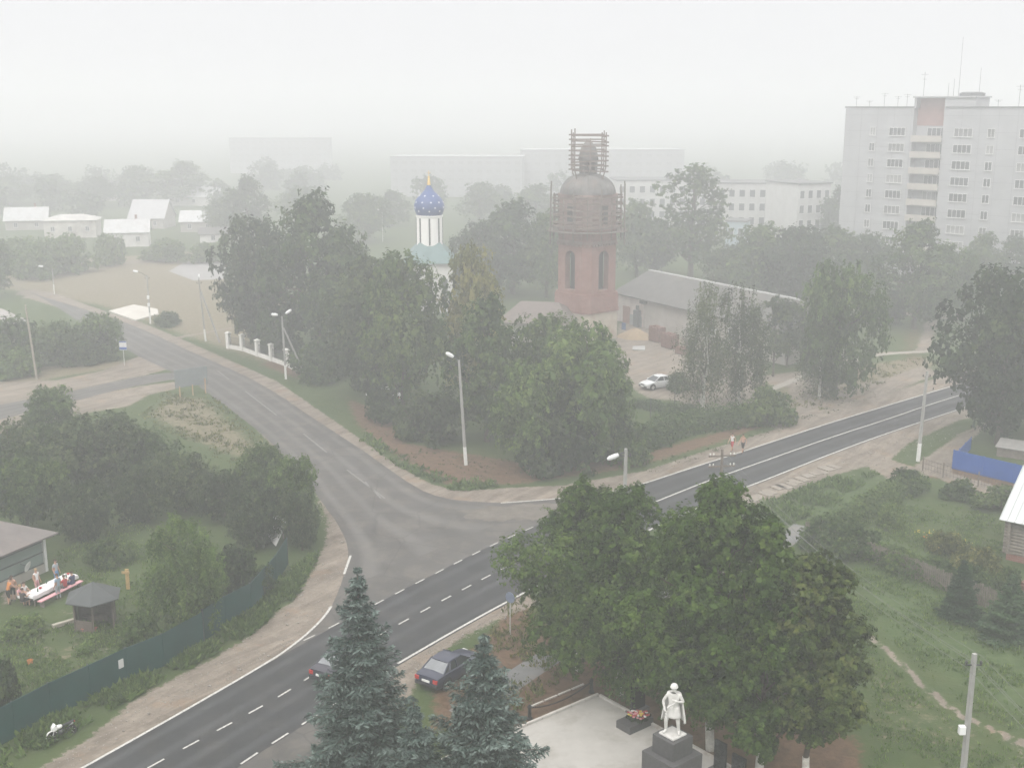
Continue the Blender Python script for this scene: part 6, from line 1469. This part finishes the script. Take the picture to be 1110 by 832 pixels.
# ------------------------------------------------------------------ people
SKIN = M('skin', (.42, .25, .18), .6, .06, 5); HAIRB = M('brown_hair', (.06, .04, .03), .9, .2, 8); HAIRF = M('fair_hair', (.28, .2, .11), .9, .2, 8)
CL = {k: M('cloth_' + k, c, .9, .12, 6) for k, c in dict(black=(.02, .02, .022), red=(.38, .04, .05), navy=(.03, .04, .10), blue=(.09, .22, .42), grey=(.3, .33, .36), white=(.62, .61, .6), pink=(.55, .3, .32), ltblue=(.26, .34, .42), orange=(.5, .2, .06), dark=(.06, .05, .05)).items()}
def skeleton(pose, rg):
    J = {}
    if pose == 'sit':
        pz = .52; J.update(pel=(0, 0, pz), waist=(0, -.02, pz + .18), chest=(0, -.05, pz + .42), neck=(0, -.05, pz + .56))
        for s_, n in ((-1, 'L'), (1, 'R')): J.update({'hip' + n: (s_ * .1, -.03, pz), 'knee' + n: (s_ * .13, -.44, pz), 'ank' + n: (s_ * .13, -.42, .09), 'toe' + n: (s_ * .14, -.58, .04), 'sh' + n: (s_ * .18, -.05, pz + .48), 'elb' + n: (s_ * .25, -.15, pz + .25), 'wr' + n: (s_ * .14, -.38, pz + .27), 'hand' + n: (s_ * .1, -.48, pz + .27)})
    else:
        pz = .93; lean = .18 if pose == 'bend' else 0.0
        J.update(pel=(0, 0, pz), waist=(0, -lean * .4, pz + .17), chest=(0, -lean, pz + .40), neck=(0, -lean * 1.3, pz + .55))
        st = .24 if pose == 'walk' else .03
        for s_, n in ((-1, 'L'), (1, 'R')):
            f = -s_ * st
            J.update({'hip' + n: (s_ * .095, 0, pz - .03), 'knee' + n: (s_ * .105, f * .45 - .04, .49), 'ank' + n: (s_ * .1, f + (.03 if f > 0 else 0), .09 + (.04 if f > .1 else 0)), 'toe' + n: (s_ * .115, f - .17, .04), 'sh' + n: (s_ * .19, -lean, pz + .47), 'elb' + n: (s_ * .25, -lean * .8 - f * .5 + .03, pz + .2), 'wr' + n: (s_ * .25, -lean - f * .9 - .1, pz - .03), 'hand' + n: (s_ * .24, -lean - f * 1.0 - .14, pz - .12)})
            if pose in ('bend', 'reach'): J.update({'elb' + n: (s_ * .24, -lean - .2, pz + .22), 'wr' + n: (s_ * .17, -lean - .42, pz + .1), 'hand' + n: (s_ * .15, -lean - .51, pz + .08)})
            if pose == 'soldier':
                J.update({'hipL': (-.095, 0, pz - .03), 'kneeL': (-.22, -.13, .5), 'ankL': (-.23, -.05, .09), 'toeL': (-.28, -.22, .05), 'hipR': (.095, 0, pz - .03), 'kneeR': (.17, -.05, .49), 'ankR': (.2, .0, .09), 'toeR': (.25, -.18, .05)})
                J.update({'elbL': (-.36, -.04, pz + .2), 'wrL': (-.26, -.18, pz - .02), 'handL': (-.22, -.22, pz - .1), 'elbR': (.32, .03, pz + .24), 'wrR': (.16, -.24, pz + .36), 'handR': (.08, -.27, pz + .4)})
    nx_, ny_, nz_ = J['neck']; J['headb'] = (nx_, ny_ - .02, nz_ + .09); J['head'] = (nx_, ny_ - .03, nz_ + .17); J['headt'] = (nx_, ny_ - .02, nz_ + .24)
    return J
RAD = dict(pel=(.155, .115), waist=(.14, .1), chest=(.17, .115), neck=(.058, .058), headb=(.07, .08), head=(.082, .1), headt=(.055, .065), hip=(.1, .1), knee=(.064, .064), ank=(.042, .046), toe=(.042, .032), sh=(.066, .066), elb=(.046, .046), wr=(.033, .033), hand=(.042, .026))
BONES = [('pel', 'waist'), ('waist', 'chest'), ('chest', 'neck'), ('neck', 'headb'), ('headb', 'head'), ('head', 'headt')] + [p for n in 'LR' for p in (('pel', 'hip' + n), ('hip' + n, 'knee' + n), ('knee' + n, 'ank' + n), ('ank' + n, 'toe' + n), ('chest', 'sh' + n), ('sh' + n, 'elb' + n), ('elb' + n, 'wr' + n), ('wr' + n, 'hand' + n))]
def body_mesh(pose, mats, scale=1.0, bulk=1.0, sleeves='short', legs='short', fingers=False):
    J = skeleton(pose, None); keys = list(J); key = lambda k: k if k in RAD else k[:-1]
    me = bpy.data.meshes.new('tmp_body'); me.from_pydata([J[k] for k in keys], [(keys.index(a), keys.index(b_)) for a, b_ in BONES], [])
    ob = bpy.data.objects.new('tmp_body', me); COL.objects.link(ob); ob.modifiers.new('skin', 'SKIN')
    sv = me.skin_vertices[0].data
    for i, k in enumerate(keys): r_ = RAD[key(k)]; sv[i].radius = (r_[0] * bulk, r_[1] * bulk); sv[i].use_root = (k == 'pel')
    ss = ob.modifiers.new('sub', 'SUBSURF'); ss.levels = 2; ss.render_levels = 2
    dg = bpy.context.evaluated_depsgraph_get(); me2 = bpy.data.meshes.new_from_object(ob.evaluated_get(dg)); bpy.data.objects.remove(ob); bpy.data.meshes.remove(me)
    me2.name = 'person'; me2.materials.clear()
    for m_ in mats: me2.materials.append(m_)     # 0 skin 1 top 2 bottom 3 shoes
    segs = [(np.array(J[a]), np.array(J[b_]), a, b_) for a, b_ in BONES]; mi = []
    for f in me2.polygons:
        c_ = np.array(f.center); best = None
        for A_, B__, na, nb in segs:
            e_ = B__ - A_; t_ = np.clip((c_ - A_) @ e_ / (e_ @ e_), 0, 1); d = np.linalg.norm(c_ - A_ - t_ * e_)
            if best is None or d < best[0]: best = (d, na, nb, t_)
        _, na, nb, t_ = best
        if na in ('pel',) and nb == 'waist': v = 2 if t_ < .35 else 1
        elif nb == 'chest' or nb.startswith('sh'): v = 1
        elif nb == 'neck': v = 1 if t_ < .55 else 0
        elif nb.startswith('hip'): v = 2
        elif nb.startswith('knee'): v = 2 if (legs != 'none') else 0
        elif nb.startswith('ank'): v = 2 if legs == 'long' and t_ < .9 else 0
        elif nb.startswith('toe'): v = 3
        elif nb.startswith('elb'): v = 1 if (sleeves == 'long' or (sleeves == 'short' and t_ < .55)) else 0
        elif nb.startswith('wr'): v = 1 if sleeves == 'long' else 0
        else: v = 0
        mi.append(v)
    me2.polygons.foreach_set('material_index', mi); me2.polygons.foreach_set('use_smooth', [True] * len(mi))
    extra = MB(); hx, hy, hz_ = J['head']
    extra.ball((hx, hy - .1, hz_ + .0), .016, 5, 0, (1, 1.3, 1.5)); extra.ball((hx - .085, hy + .005, hz_ + .0), .022, 5, 0, (.5, 1, 1.4)); extra.ball((hx + .085, hy + .005, hz_ + .0), .022, 5, 0, (.5, 1, 1.4))
    for n in 'LR':
        w_, h_ = Vector(J['wr' + n]), Vector(J['hand' + n]); d = (h_ - w_).normalized(); sd = d.cross(Vector((0, 0, 1)) if abs(d.z) < .8 else Vector((0, 1, 0))).normalized(); dn_ = d.cross(sd)
        for k, ln in enumerate((.07, .08, .078, .062)):
            b0_ = h_ + sd * (.027 - .018 * k) + d * .02; extra.tube([b0_, b0_ + d * ln * .55, b0_ + d * ln * .9 + dn_ * .02], [.0095, .009, .007], 5)
        b0_ = h_ + sd * .03 - d * .02; extra.tube([b0_, b0_ + sd * .025 + d * .025, b0_ + sd * .03 + d * .06], [.011, .01, .008], 5)
    bmx = me2
    V = [v.co[:] for v in me2.vertices]; F = [tuple(f.vertices) for f in me2.polygons]; o_ = len(V)
    V2 = V + extra.v; F2_ = F + [tuple(i + o_ for i in f) for f in extra.f]; mi2 = mi + [0] * len(extra.f)
    me3 = bpy.data.meshes.new('person'); me3.from_pydata(V2, [], F2_)
    for m_ in mats: me3.materials.append(m_)
    me3.polygons.foreach_set('material_index', mi2); me3.polygons.foreach_set('use_smooth', [True] * len(mi2)); bpy.data.meshes.remove(me2)
    return me3, J
def person(px, py, face, pose, top, bottom, label, hair=HAIRB, sc_=1.0, shoes=None, sleeves='short', legs='short', group=None, bulk=1.0, z=0.0):
    me, J = body_mesh(pose, [SKIN, top, bottom, shoes or CL['dark']], 1, bulk, sleeves, legs)
    o = bpy.data.objects.new('person', me); COL.objects.link(o); p = at(px, py); o.location = (p.x, p.y, z); o.rotation_euler = (0, 0, face); o.scale = (sc_,) * 3
    h = J['head']; m_ = MB(); prof = [(.104 * math.sin(t_), .118 * math.cos(t_)) for t_ in np.linspace(.05, 1.55, 7)]; m_.lathe(prof[::-1], 14, (h[0], h[1] + .018, h[2] + .012), sy=1.08); m_.build('hair', hair, o, True)
    return tag(o, label, 'person', group)
toYaw = lambda a, b_: math.atan2((b_ - a).y, (b_ - a).x) + PI / 2     # figures face local -Y
rdyaw = toYaw(at(830, 481), at(740, 512))
person(793.5, 489, rdyaw, 'walk', CL['white'], CL['red'], 'walker in a pale top and red skirt-like shorts on the road edge', sleeves='none', group='walkers on the road')
person(805, 491, rdyaw, 'walk', SKIN, CL['black'], 'bare-chested walker in black shorts on the road edge', sleeves='none', group='walkers on the road', sc_=1.05)
ta, tb = at(31, 657), at(79, 633); td = (tb - ta).normalized(); tn = Vector((td.y, -td.x, 0)); tn = tn if tn.y < 0 else -tn; tyaw = math.atan2(td.y, td.x)
gp = 'people at the garden table'
person(15, 651, toYaw(at(15, 651), at(11, 656)), 'stand', SKIN, CL['black'], 'bare-chested person in black shorts standing beside the house path', sleeves='none', group=gp, legs='short')
person(9.5, 655, toYaw(at(10, 655), at(60, 640)), 'bend', CL['orange'], CL['black'], 'stooping person in an orange top and black shorts beside the bare-chested person', sleeves='none', group=gp)
person(25, 659, tyaw + PI / 2, 'sit', CL['dark'], CL['black'], 'person in dark clothes sitting at the left end of the white table', group=gp)
person(37, 644.5, tyaw + PI, 'sit', CL['white'], CL['white'], 'person in white sitting on the far side near the left end of the table', group=gp) if False else None
def at_table(f, side, pose, *a, **k):
    p = ta.lerp(tb, f) + tn * side; o = person(0, 400, tyaw + (PI if side > 0 else 0), pose, *a, group=gp, **k); o.location = (p.x, p.y, 0); return o
at_table(.13, -.85, 'sit', CL['white'], CL['pink'], 'person in white sitting on the far side near the left table end')
at_table(.02, -.75, 'sit', CL['pink'], CL['white'], 'person in pink sitting on the far left corner of the table', hair=HAIRF)
at_table(.46, -1.0, 'stand', CL['white'], CL['pink'], 'fair-haired person in white standing at the middle of the far side', hair=HAIRF, sleeves='none')
at_table(.9, -1.0, 'stand', CL['grey'], CL['blue'], 'person in a grey top and blue shorts standing behind the far right of the table')
at_table(.42, .95, 'stand', CL['ltblue'], CL['grey'], 'person in pale blue standing with their back to us at the table', legs='long')
at_table(.62, .8, 'sit', CL['red'], CL['dark'], 'person in red sitting on the near bench', legs='long')
at_table(.8, .8, 'sit', CL['navy'], CL['navy'], 'person in navy sitting on the near bench close to the arbour', legs='long', hair=HAIRB)
tbl = thing('garden_table', 'long garden table under a white cloth in the yard of the timber house', 'table', ta, tyaw); TL = (tb - ta).length
CLOTH = M('tablecloth', (.62, .61, .61), .9, .06, 2)
cl_ = MB(); NX, NY = 30, 12; V, F = [], []; rg = np.random.default_rng(2)
for i in range(NX + 1):
    for j in range(NY + 1):
        x, y = -.15 + (TL + .3) * i / NX, -.72 + 1.44 * j / NY; ov = max(0, abs(y) - .45, -x, x - TL)
        V.append((x if ov == 0 else max(-.06, min(TL + .06, x)), max(-.5, min(.5, y)) + (.02 * math.sin(x * 9) if ov else 0), .775 - (ov * 1.0) + .004 * math.sin(7 * x + 5 * y)))
for i in range(NX):
    for j in range(NY): F.append((i * (NY + 1) + j, (i + 1) * (NY + 1) + j, (i + 1) * (NY + 1) + j + 1, i * (NY + 1) + j + 1))
MB().box((TL / 2, 0, .73), (TL, .88, .05)).build('tabletop', WOOD, tbl)
for x in (.2, TL - .2):
    for y in (-.35, .35): MB().box((x, y, .355), (.07, .07, .7)).build('leg', WOOD, tbl)
co = cl_.add(V, F).build('tablecloth', CLOTH, None, True, ta); co.rotation_euler = (0, 0, tyaw); tag(co, 'white cloth spread over the long garden table', 'tablecloth')
for side, tx, mt in ((.85, 'bench with a pink cover on the near side of the table', CL['pink']), (-.85, 'wooden bench on the far side of the table', WOOD)):
    p = ta + tn * side; b__ = thing('bench', tx, 'bench', p, tyaw)
    MB().box((TL * .5, 0, .43), (TL * .96, .34, .06)).build('seat', mt, b__)
    for x in (.3, TL - .3): MB().box((x, 0, .2), (.08, .3, .4)).build('leg', WOOD, b__)
rg = random.Random(6); kinds = [('plate', [(.02, 0), (.09, .0), (.13, .02), (.125, .025), (.02, .012)], WHITE), ('bottle', [(.04, 0), (.042, .02), (.042, .17), (.015, .23), (.014, .3), (.01, .3)], M('bottle_green', (.03, .09, .04), .2, .1, 4)), ('bowl', [(.05, 0), (.1, .06), (.11, .09), (.1, .09), (.04, .02)], CL['red'])]
for k in range(9):
    nm, pr_, mt = kinds[k % 3]; f = (k + .6) / 9.2; y = rg.uniform(-.3, .3); p = ta + td * (f * TL) + tn * y + Vector((0, 0, .786))
    side_ = 'far' if y < 0 else 'near'
    tag(MB().lathe(pr_, 12).build(nm, mt, None, True, p), {'plate': 'white plate lying on the white tablecloth', 'bottle': 'green bottle standing on the white tablecloth', 'bowl': 'red bowl standing on the white tablecloth'}[nm], nm, {'plate': 'plates on the garden table', 'bottle': 'bottles on the garden table', 'bowl': 'bowls on the garden table'}[nm])
# arbour
p = at(104, 677); ab = thing('garden_arbour', 'small hexagonal wooden arbour with a dark grey roof in the garden', 'arbour', p, R(14)); ra_ = 1.28; ROOFD = M('dark_felt_roof', (.075, .08, .082), .9, .12, 1.5); BRP = M('brown_planks', (.12, .098, .082), .9, .2, 2)
hx = [(ra_ * math.cos(PI / 6 + k * PI / 3), ra_ * math.sin(PI / 6 + k * PI / 3)) for k in range(6)]
for x, y in hx: MB().box((x, y, 1.0), (.1, .1, 2.0)).build('post', BRP, ab)
wl = MB()
for k in (0, 1, 2, 5):
    a, b_ = Vector((*hx[k], 0)), Vector((*hx[(k + 1) % 6], 0)); d = b_ - a
    for z in range(13): wl.bar(a.lerp(b_, .06) + Vector((0, 0, .09 + z * .145)), a.lerp(b_, .94) + Vector((0, 0, .09 + z * .145)), .025, .135)
for k in (4, 3):
    a, b_ = Vector((*hx[k], 0)), Vector((*hx[(k + 1) % 6], 0))
    if k == 3:
        for z in range(5): wl.bar(a.lerp(b_, .06) + Vector((0, 0, .09 + z * .145)), a.lerp(b_, .94) + Vector((0, 0, .09 + z * .145)), .025, .135)
wl.build('plank_wall', BRP, ab)
ho = [(1.75 * math.cos(PI / 6 + k * PI / 3), 1.75 * math.sin(PI / 6 + k * PI / 3), 1.95) for k in range(6)]
MB().add(ho + [(0, 0, 2.85)] + [(x, y, 1.88) for x, y, _ in ho], [(k, (k + 1) % 6, 6) for k in range(6)] + [(k, 7 + k, 7 + (k + 1) % 6, (k + 1) % 6) for k in range(6)] + [tuple(range(12, 6, -1))]).build('roof', ROOFD, ab)
MB().box((0, .5, .45), (1.6, .4, .05)).box((0, .5, .22), (1.3, .06, .42)).build('seat', WOOD, ab)
p = at(97, 684); tag(MB().box((0, 0, .22), (.9, .3, .06)).box((-.35, 0, .1), (.06, .25, .2)).box((.35, 0, .1), (.06, .25, .2)).build('low_bench', M('reddish_bench', (.4, .16, .12), .8, .1, 3), None, False, p), 'low reddish bench in front of the hexagonal arbour', 'bench')
a, b_ = at(57, 681), at(84, 673); o = MB().bar((0, 0, .14), (b_ - a) + Vector((0, 0, .14)), .26, .24).build('timber_beam', M('pale_timber', (.36, .33, .28), .9, .15, 3), None, False, a, bevel=.03); tag(o, 'pale squared timber beam lying on the grass by the arbour', 'beam')
p = at(139, 638); o = thing('garden_post', 'yellow-orange wooden post with a short crosspiece standing among the bushes', 'post', p); YW = M('yellow_wood', (.38, .26, .12), .9, .2, 4); MB().box((0, 0, .7), (.22, .12, 1.4)).build('stake', YW, o); MB().box((-.06, -.1, 1.2), (.5, .06, .16)).build('crosspiece', YW, o)
a = at(45, 730)
for i, (x, y, s_, tx) in enumerate(((33, 720, .5, 'orange bucket lying in the yard grass'), (15, 690, .4, 'small white bucket standing in the yard grass'))):
    p = at(x, y); o = thing('bucket', tx, 'bucket', p); MB().lathe([(.12 * s_ * 2, 0), (.17 * s_ * 2, .3 * s_ * 2), (.16 * s_ * 2, .3 * s_ * 2), (.11 * s_ * 2, .03)], 14).build('pail', CL['orange'] if i == 0 else WHITE, o, True); MB().tube([(.16 * s_ * 2 * math.cos(t_), 0.0, .3 * s_ * 2 + .1 * math.sin(t_)) for t_ in np.linspace(0, PI, 9)], .008, 5).build('handle', STEEL, o)
# soldier
mats_ = [M('white_statue', (.6, .59, .57), .9, .1, 5, dirt=(.42, .41, .385))] * 4
me, J = body_mesh('soldier', mats_, 1, 1.18, 'long', 'long'); me.name = 'statue'
hgt = top_z(Sp, 742) - zt_; k_ = hgt / 1.80
so = thing('statue', 'white statue of a standing soldier in a long cape on the dark pedestal', 'statue', (Sp.x, Sp.y, zt_), R(-22))
MB().box((0, -.02, .03), (.66, .66, .06), ang - R(-22)).build('plinth', mats_[0], so, bevel=.01)
fig = bpy.data.objects.new('figure', me); COL.objects.link(fig); fig.parent = so; fig.location = (0, 0, .05)
V, F = [], []; nA, nZ = 22, 14
for j in range(nZ):
    f = j / (nZ - 1); z = lerp(1.45, .42, f); r_ = lerp(.2, .36, f ** .7)
    for i in range(nA):
        a_ = lerp(R(-12), R(192), i / (nA - 1)); rr_ = r_ * (1 + .1 * f * math.sin(i * 1.9)); V.append((rr_ * math.cos(a_) * 1.05, .02 + rr_ * math.sin(a_) * .75, z + .05))
for j in range(nZ - 1):
    for i in range(nA - 1): F.append((j * nA + i, j * nA + i + 1, (j + 1) * nA + i + 1, (j + 1) * nA + i))
cp = MB().add(V, F).build('cape', mats_[0], so, True); sm_ = cp.modifiers.new('thick', 'SOLIDIFY'); sm_.thickness = .03
V = []; F = []
for j in range(8):
    f = j / 7; z = lerp(1.0, .62, f); r_ = lerp(.17, .25, f)
    for i in range(20): a_ = 2 * PI * i / 20; rr_ = r_ * (1 + .05 * math.sin(i * 2.5) * f); V.append((rr_ * math.cos(a_), rr_ * math.sin(a_) * .75 - .01, z + .05))
for j in range(7):
    for i in range(20): F.append((j * 20 + i, j * 20 + (i + 1) % 20, (j + 1) * 20 + (i + 1) % 20, (j + 1) * 20 + i))
tu = MB().add(V, F).build('tunic', mats_[0], so, True); sm_ = tu.modifiers.new('thick', 'SOLIDIFY'); sm_.thickness = .025
h = J['head']; MB().lathe([(.02, .15), (.07, .14), (.11, .1), (.128, .04), (.135, .02), (.13, .01), (.1, .01)], 16, (h[0], h[1], h[2] + .07), sy=1.1).build('helmet', mats_[0], so, True)
MB().tube([(.1, -.3, 1.3), (-.02, -.3, 1.2), (-.14, -.29, 1.08)], [.02, .03, .035], 8).box((.04, -.29, 1.17), (.05, .05, .16)).build('gun', mats_[0], so, True)
so.scale = (k_,) * 3

# ------------------------------------------------------------------ weeds, tufts, garden flowers
def scatter(px_poly, n, rg):
    q = np.array([(v.x, v.y) for v in G(*px_poly)]); out = []
    lo_, hi_ = q.min(0), q.max(0)
    while len(out) < n:
        p = rg.uniform(lo_, hi_, (n, 2)); ins = np.zeros(n, bool)
        for i in range(len(q)):
            a, b_ = q[i], q[(i + 1) % len(q)]; c1 = (p[:, 1] >= a[1]) != (p[:, 1] >= b_[1]); ins ^= c1 & (p[:, 0] < a[0] + (p[:, 1] - a[1]) * (b_[0] - a[0]) / ((b_[1] - a[1]) or 1e-9))
        out += list(p[ins])
    return np.array(out[:n])
TRAIL = resample(G((930, 680), (965, 707), (1000, 742), (1040, 774), (1110, 806), (1150, 820)), 40)[0]
def tufts(name, zones, mat, label, blades, h, seed, flat=.35):
    rg = np.random.default_rng(seed); C, A, T, Z = [], [], [], []
    for poly, n in zones:
        p = scatter(poly, n, rg)
        # clumped: keep where a smooth random field is high
        f = np.sin(p[:, 0] * 1.3 + 2 * np.sin(p[:, 1] * .7)) + np.sin(p[:, 1] * 1.1 + p[:, 0] * .6) + rg.normal(0, .9, n); p = p[f > -.2]; p = p[[min(np.hypot(*(q_ - u_)) for u_ in TRAIL) > .75 for q_ in p]]; k = len(p)
        pb = np.repeat(p, blades, 0) + rg.normal(0, .09, (k * blades, 2)); d = unit(np.concatenate([rg.normal(0, flat * 1.6, (k * blades, 2)), np.ones((k * blades, 1))], 1)); z = h * np.repeat(rg.uniform(.5, 1.3, k), blades) * rg.uniform(.7, 1.2, k * blades)
        C.append(np.concatenate([pb, np.zeros((k * blades, 1))], 1) + d * (z * .48)[:, None]); A.append(d); Z.append(z); T.append(np.repeat(rg.normal(.45, .16, k), blades) + rg.normal(0, .1, k * blades))
    C, A, T, Z = map(np.concatenate, (C, A, T, Z)); Nn = unit(np.cross(A, rg.normal(size=A.shape)))
    o = bpy.data.objects.new(name, leaves_to_mesh(name, C, Nn, Z, T, mat, rg, .3, A)); COL.objects.link(o); return tag(o, label, 'grass', kind='stuff')
tufts('grass', [(((880, 570), (905, 565), (1110, 650), (1110, 832), (1100, 870), (940, 860), (950, 760), (930, 690)), 6500), (((0, 700), (60, 680), (150, 640), (215, 660), (150, 700), (60, 745), (0, 776)), 2600), (((60, 600), (140, 560), (200, 590), (150, 640), (70, 650)), 1800),
    (((925, 560), (985, 540), (1085, 560), (1085, 610), (1040, 630), (960, 600)), 3000)], LF_LIGHT, 'tufts of rough green grass on the meadow and in the gardens', 5, .22, 41)
tufts('weeds', [(((0, 812), (56, 780), (140, 742), (221, 700), (300, 636), (318, 620), (345, 600), (318, 648), (270, 688), (200, 725), (120, 770), (40, 815), (0, 840)), 3800), (((800, 556), (850, 538), (900, 520), (950, 514), (900, 550), (840, 575)), 1200), (((400, 470), (440, 500), (500, 520), (560, 525), (500, 535), (440, 512), (390, 480)), 260)],
    LF_LIGHT, 'tall weeds along the green fence and the road verges', 6, .5, 43, .5)
tufts('dry_grass', [(((150, 450), (180, 425), (235, 432), (300, 490), (250, 505), (200, 480)), 1500), (((850, 440), (900, 405), (1010, 385), (960, 415), (890, 445)), 800), (((560, 640), (600, 690), (650, 700), (560, 780), (500, 770), (520, 700)), 700)], LF_YELLOW, 'dry straw-coloured grass tufts', 5, .28, 47)
def stones(name, zones, mat, label, seed):
    rg = np.random.default_rng(seed); p = np.concatenate([scatter(poly, n, rg) for poly, n in zones]); n = len(p); r_ = np.exp(rg.normal(-3.45, .45, n))
    o8 = np.array([(1, 0, 0), (-1, 0, 0), (0, 1, 0), (0, -1, 0), (0, 0, .7), (0, 0, -.7)], float); f8 = np.array([(0, 2, 4), (2, 1, 4), (1, 3, 4), (3, 0, 4), (2, 0, 5), (1, 2, 5), (3, 1, 5), (0, 3, 5)])
    V = (o8[None] * rg.uniform(.6, 1.3, (n, 6, 1)) + rg.normal(0, .15, (n, 6, 3))) * r_[:, None, None] + np.concatenate([p, r_[:, None] * .3], 1)[:, None]
    F = (f8[None] + 6 * np.arange(n)[:, None, None]).reshape(-1, 3); me = bpy.data.meshes.new(name); quick_mesh(me, V.reshape(-1, 3), F, 3); me.materials.append(mat)
    o = bpy.data.objects.new(name, me); COL.objects.link(o); return tag(o, label, 'gravel', kind='stuff')
stones('gravel', [(((40, 835), (95, 800), (150, 757), (215, 722), (270, 690), (318, 650), (345, 610), (380, 610), (355, 668), (300, 708), (150, 790), (60, 842)), 900), (((790, 552), (900, 498), (1030, 452), (1040, 470), (960, 510), (850, 535)), 500), (((431, 725), (555, 655), (580, 655), (500, 695), (450, 735)), 350),
    (((320, 508), (345, 545), (372, 590), (355, 575), (300, 490), (262, 448)), 250), (((700, 522), (830, 476), (1000, 420), (1000, 408), (860, 456), (700, 512)), 350), (((675, 352), (735, 356), (830, 410), (820, 440), (740, 434), (690, 415)), 500)], M('pebble', (.27, .25, .225), .95, .35, 1.5), 'scattered stones and lumps on the sandy shoulders and in the yard', 51)
tufts('weeds', [(((560, 640), (600, 690), (650, 700), (560, 780), (500, 770), (520, 700)), 260), (((360, 440), (430, 470), (560, 500), (560, 522), (470, 520), (390, 470)), 320), (((690, 505), (830, 462), (960, 420), (950, 430), (830, 474), (700, 516)), 260)], LF_BIRCH, 'sparse low weeds on the bare ground beside the roads', 5, .2, 53, .7)
hedgeflow = [(1004, 590), (1012, 593), (1020, 589), (1030, 594), (1040, 592), (1047, 596), (1052, 602), (1035, 588), (1026, 600), (1060, 606), (996, 584), (1010, 584)]
for i, (x, y) in enumerate(hedgeflow):
    p = at(x, y); o = thing('garden_flower', 'clump of orange-yellow garden flowers in the log house garden', 'flower', p, i, 'flower clumps in the log house garden')
    rg = np.random.default_rng(i); n_ = 60; C = rg.normal(0, .22, (n_, 3)); C[:, 2] = np.abs(C[:, 2]) + .15
    cr = bpy.data.objects.new('foliage', leaves_to_mesh('foliage', C, unit(rg.normal(size=(n_, 3)) + np.array([0, 0, .6])), rg.uniform(.12, .25, n_), rg.uniform(.3, .8, n_), LF_LIGHT, rg)); COL.objects.link(cr); cr.parent = o
    m_ = MB()
    for k in range(7): q = rg.normal(0, .22, 2); m_.ball((q[0], q[1], .5 + rg.uniform(0, .2)), .04, 5)
    m_.build('bloom', M('yellow_petal', None) if False else (MATS['yellow_petal'] if i % 3 else CL['orange']), o)
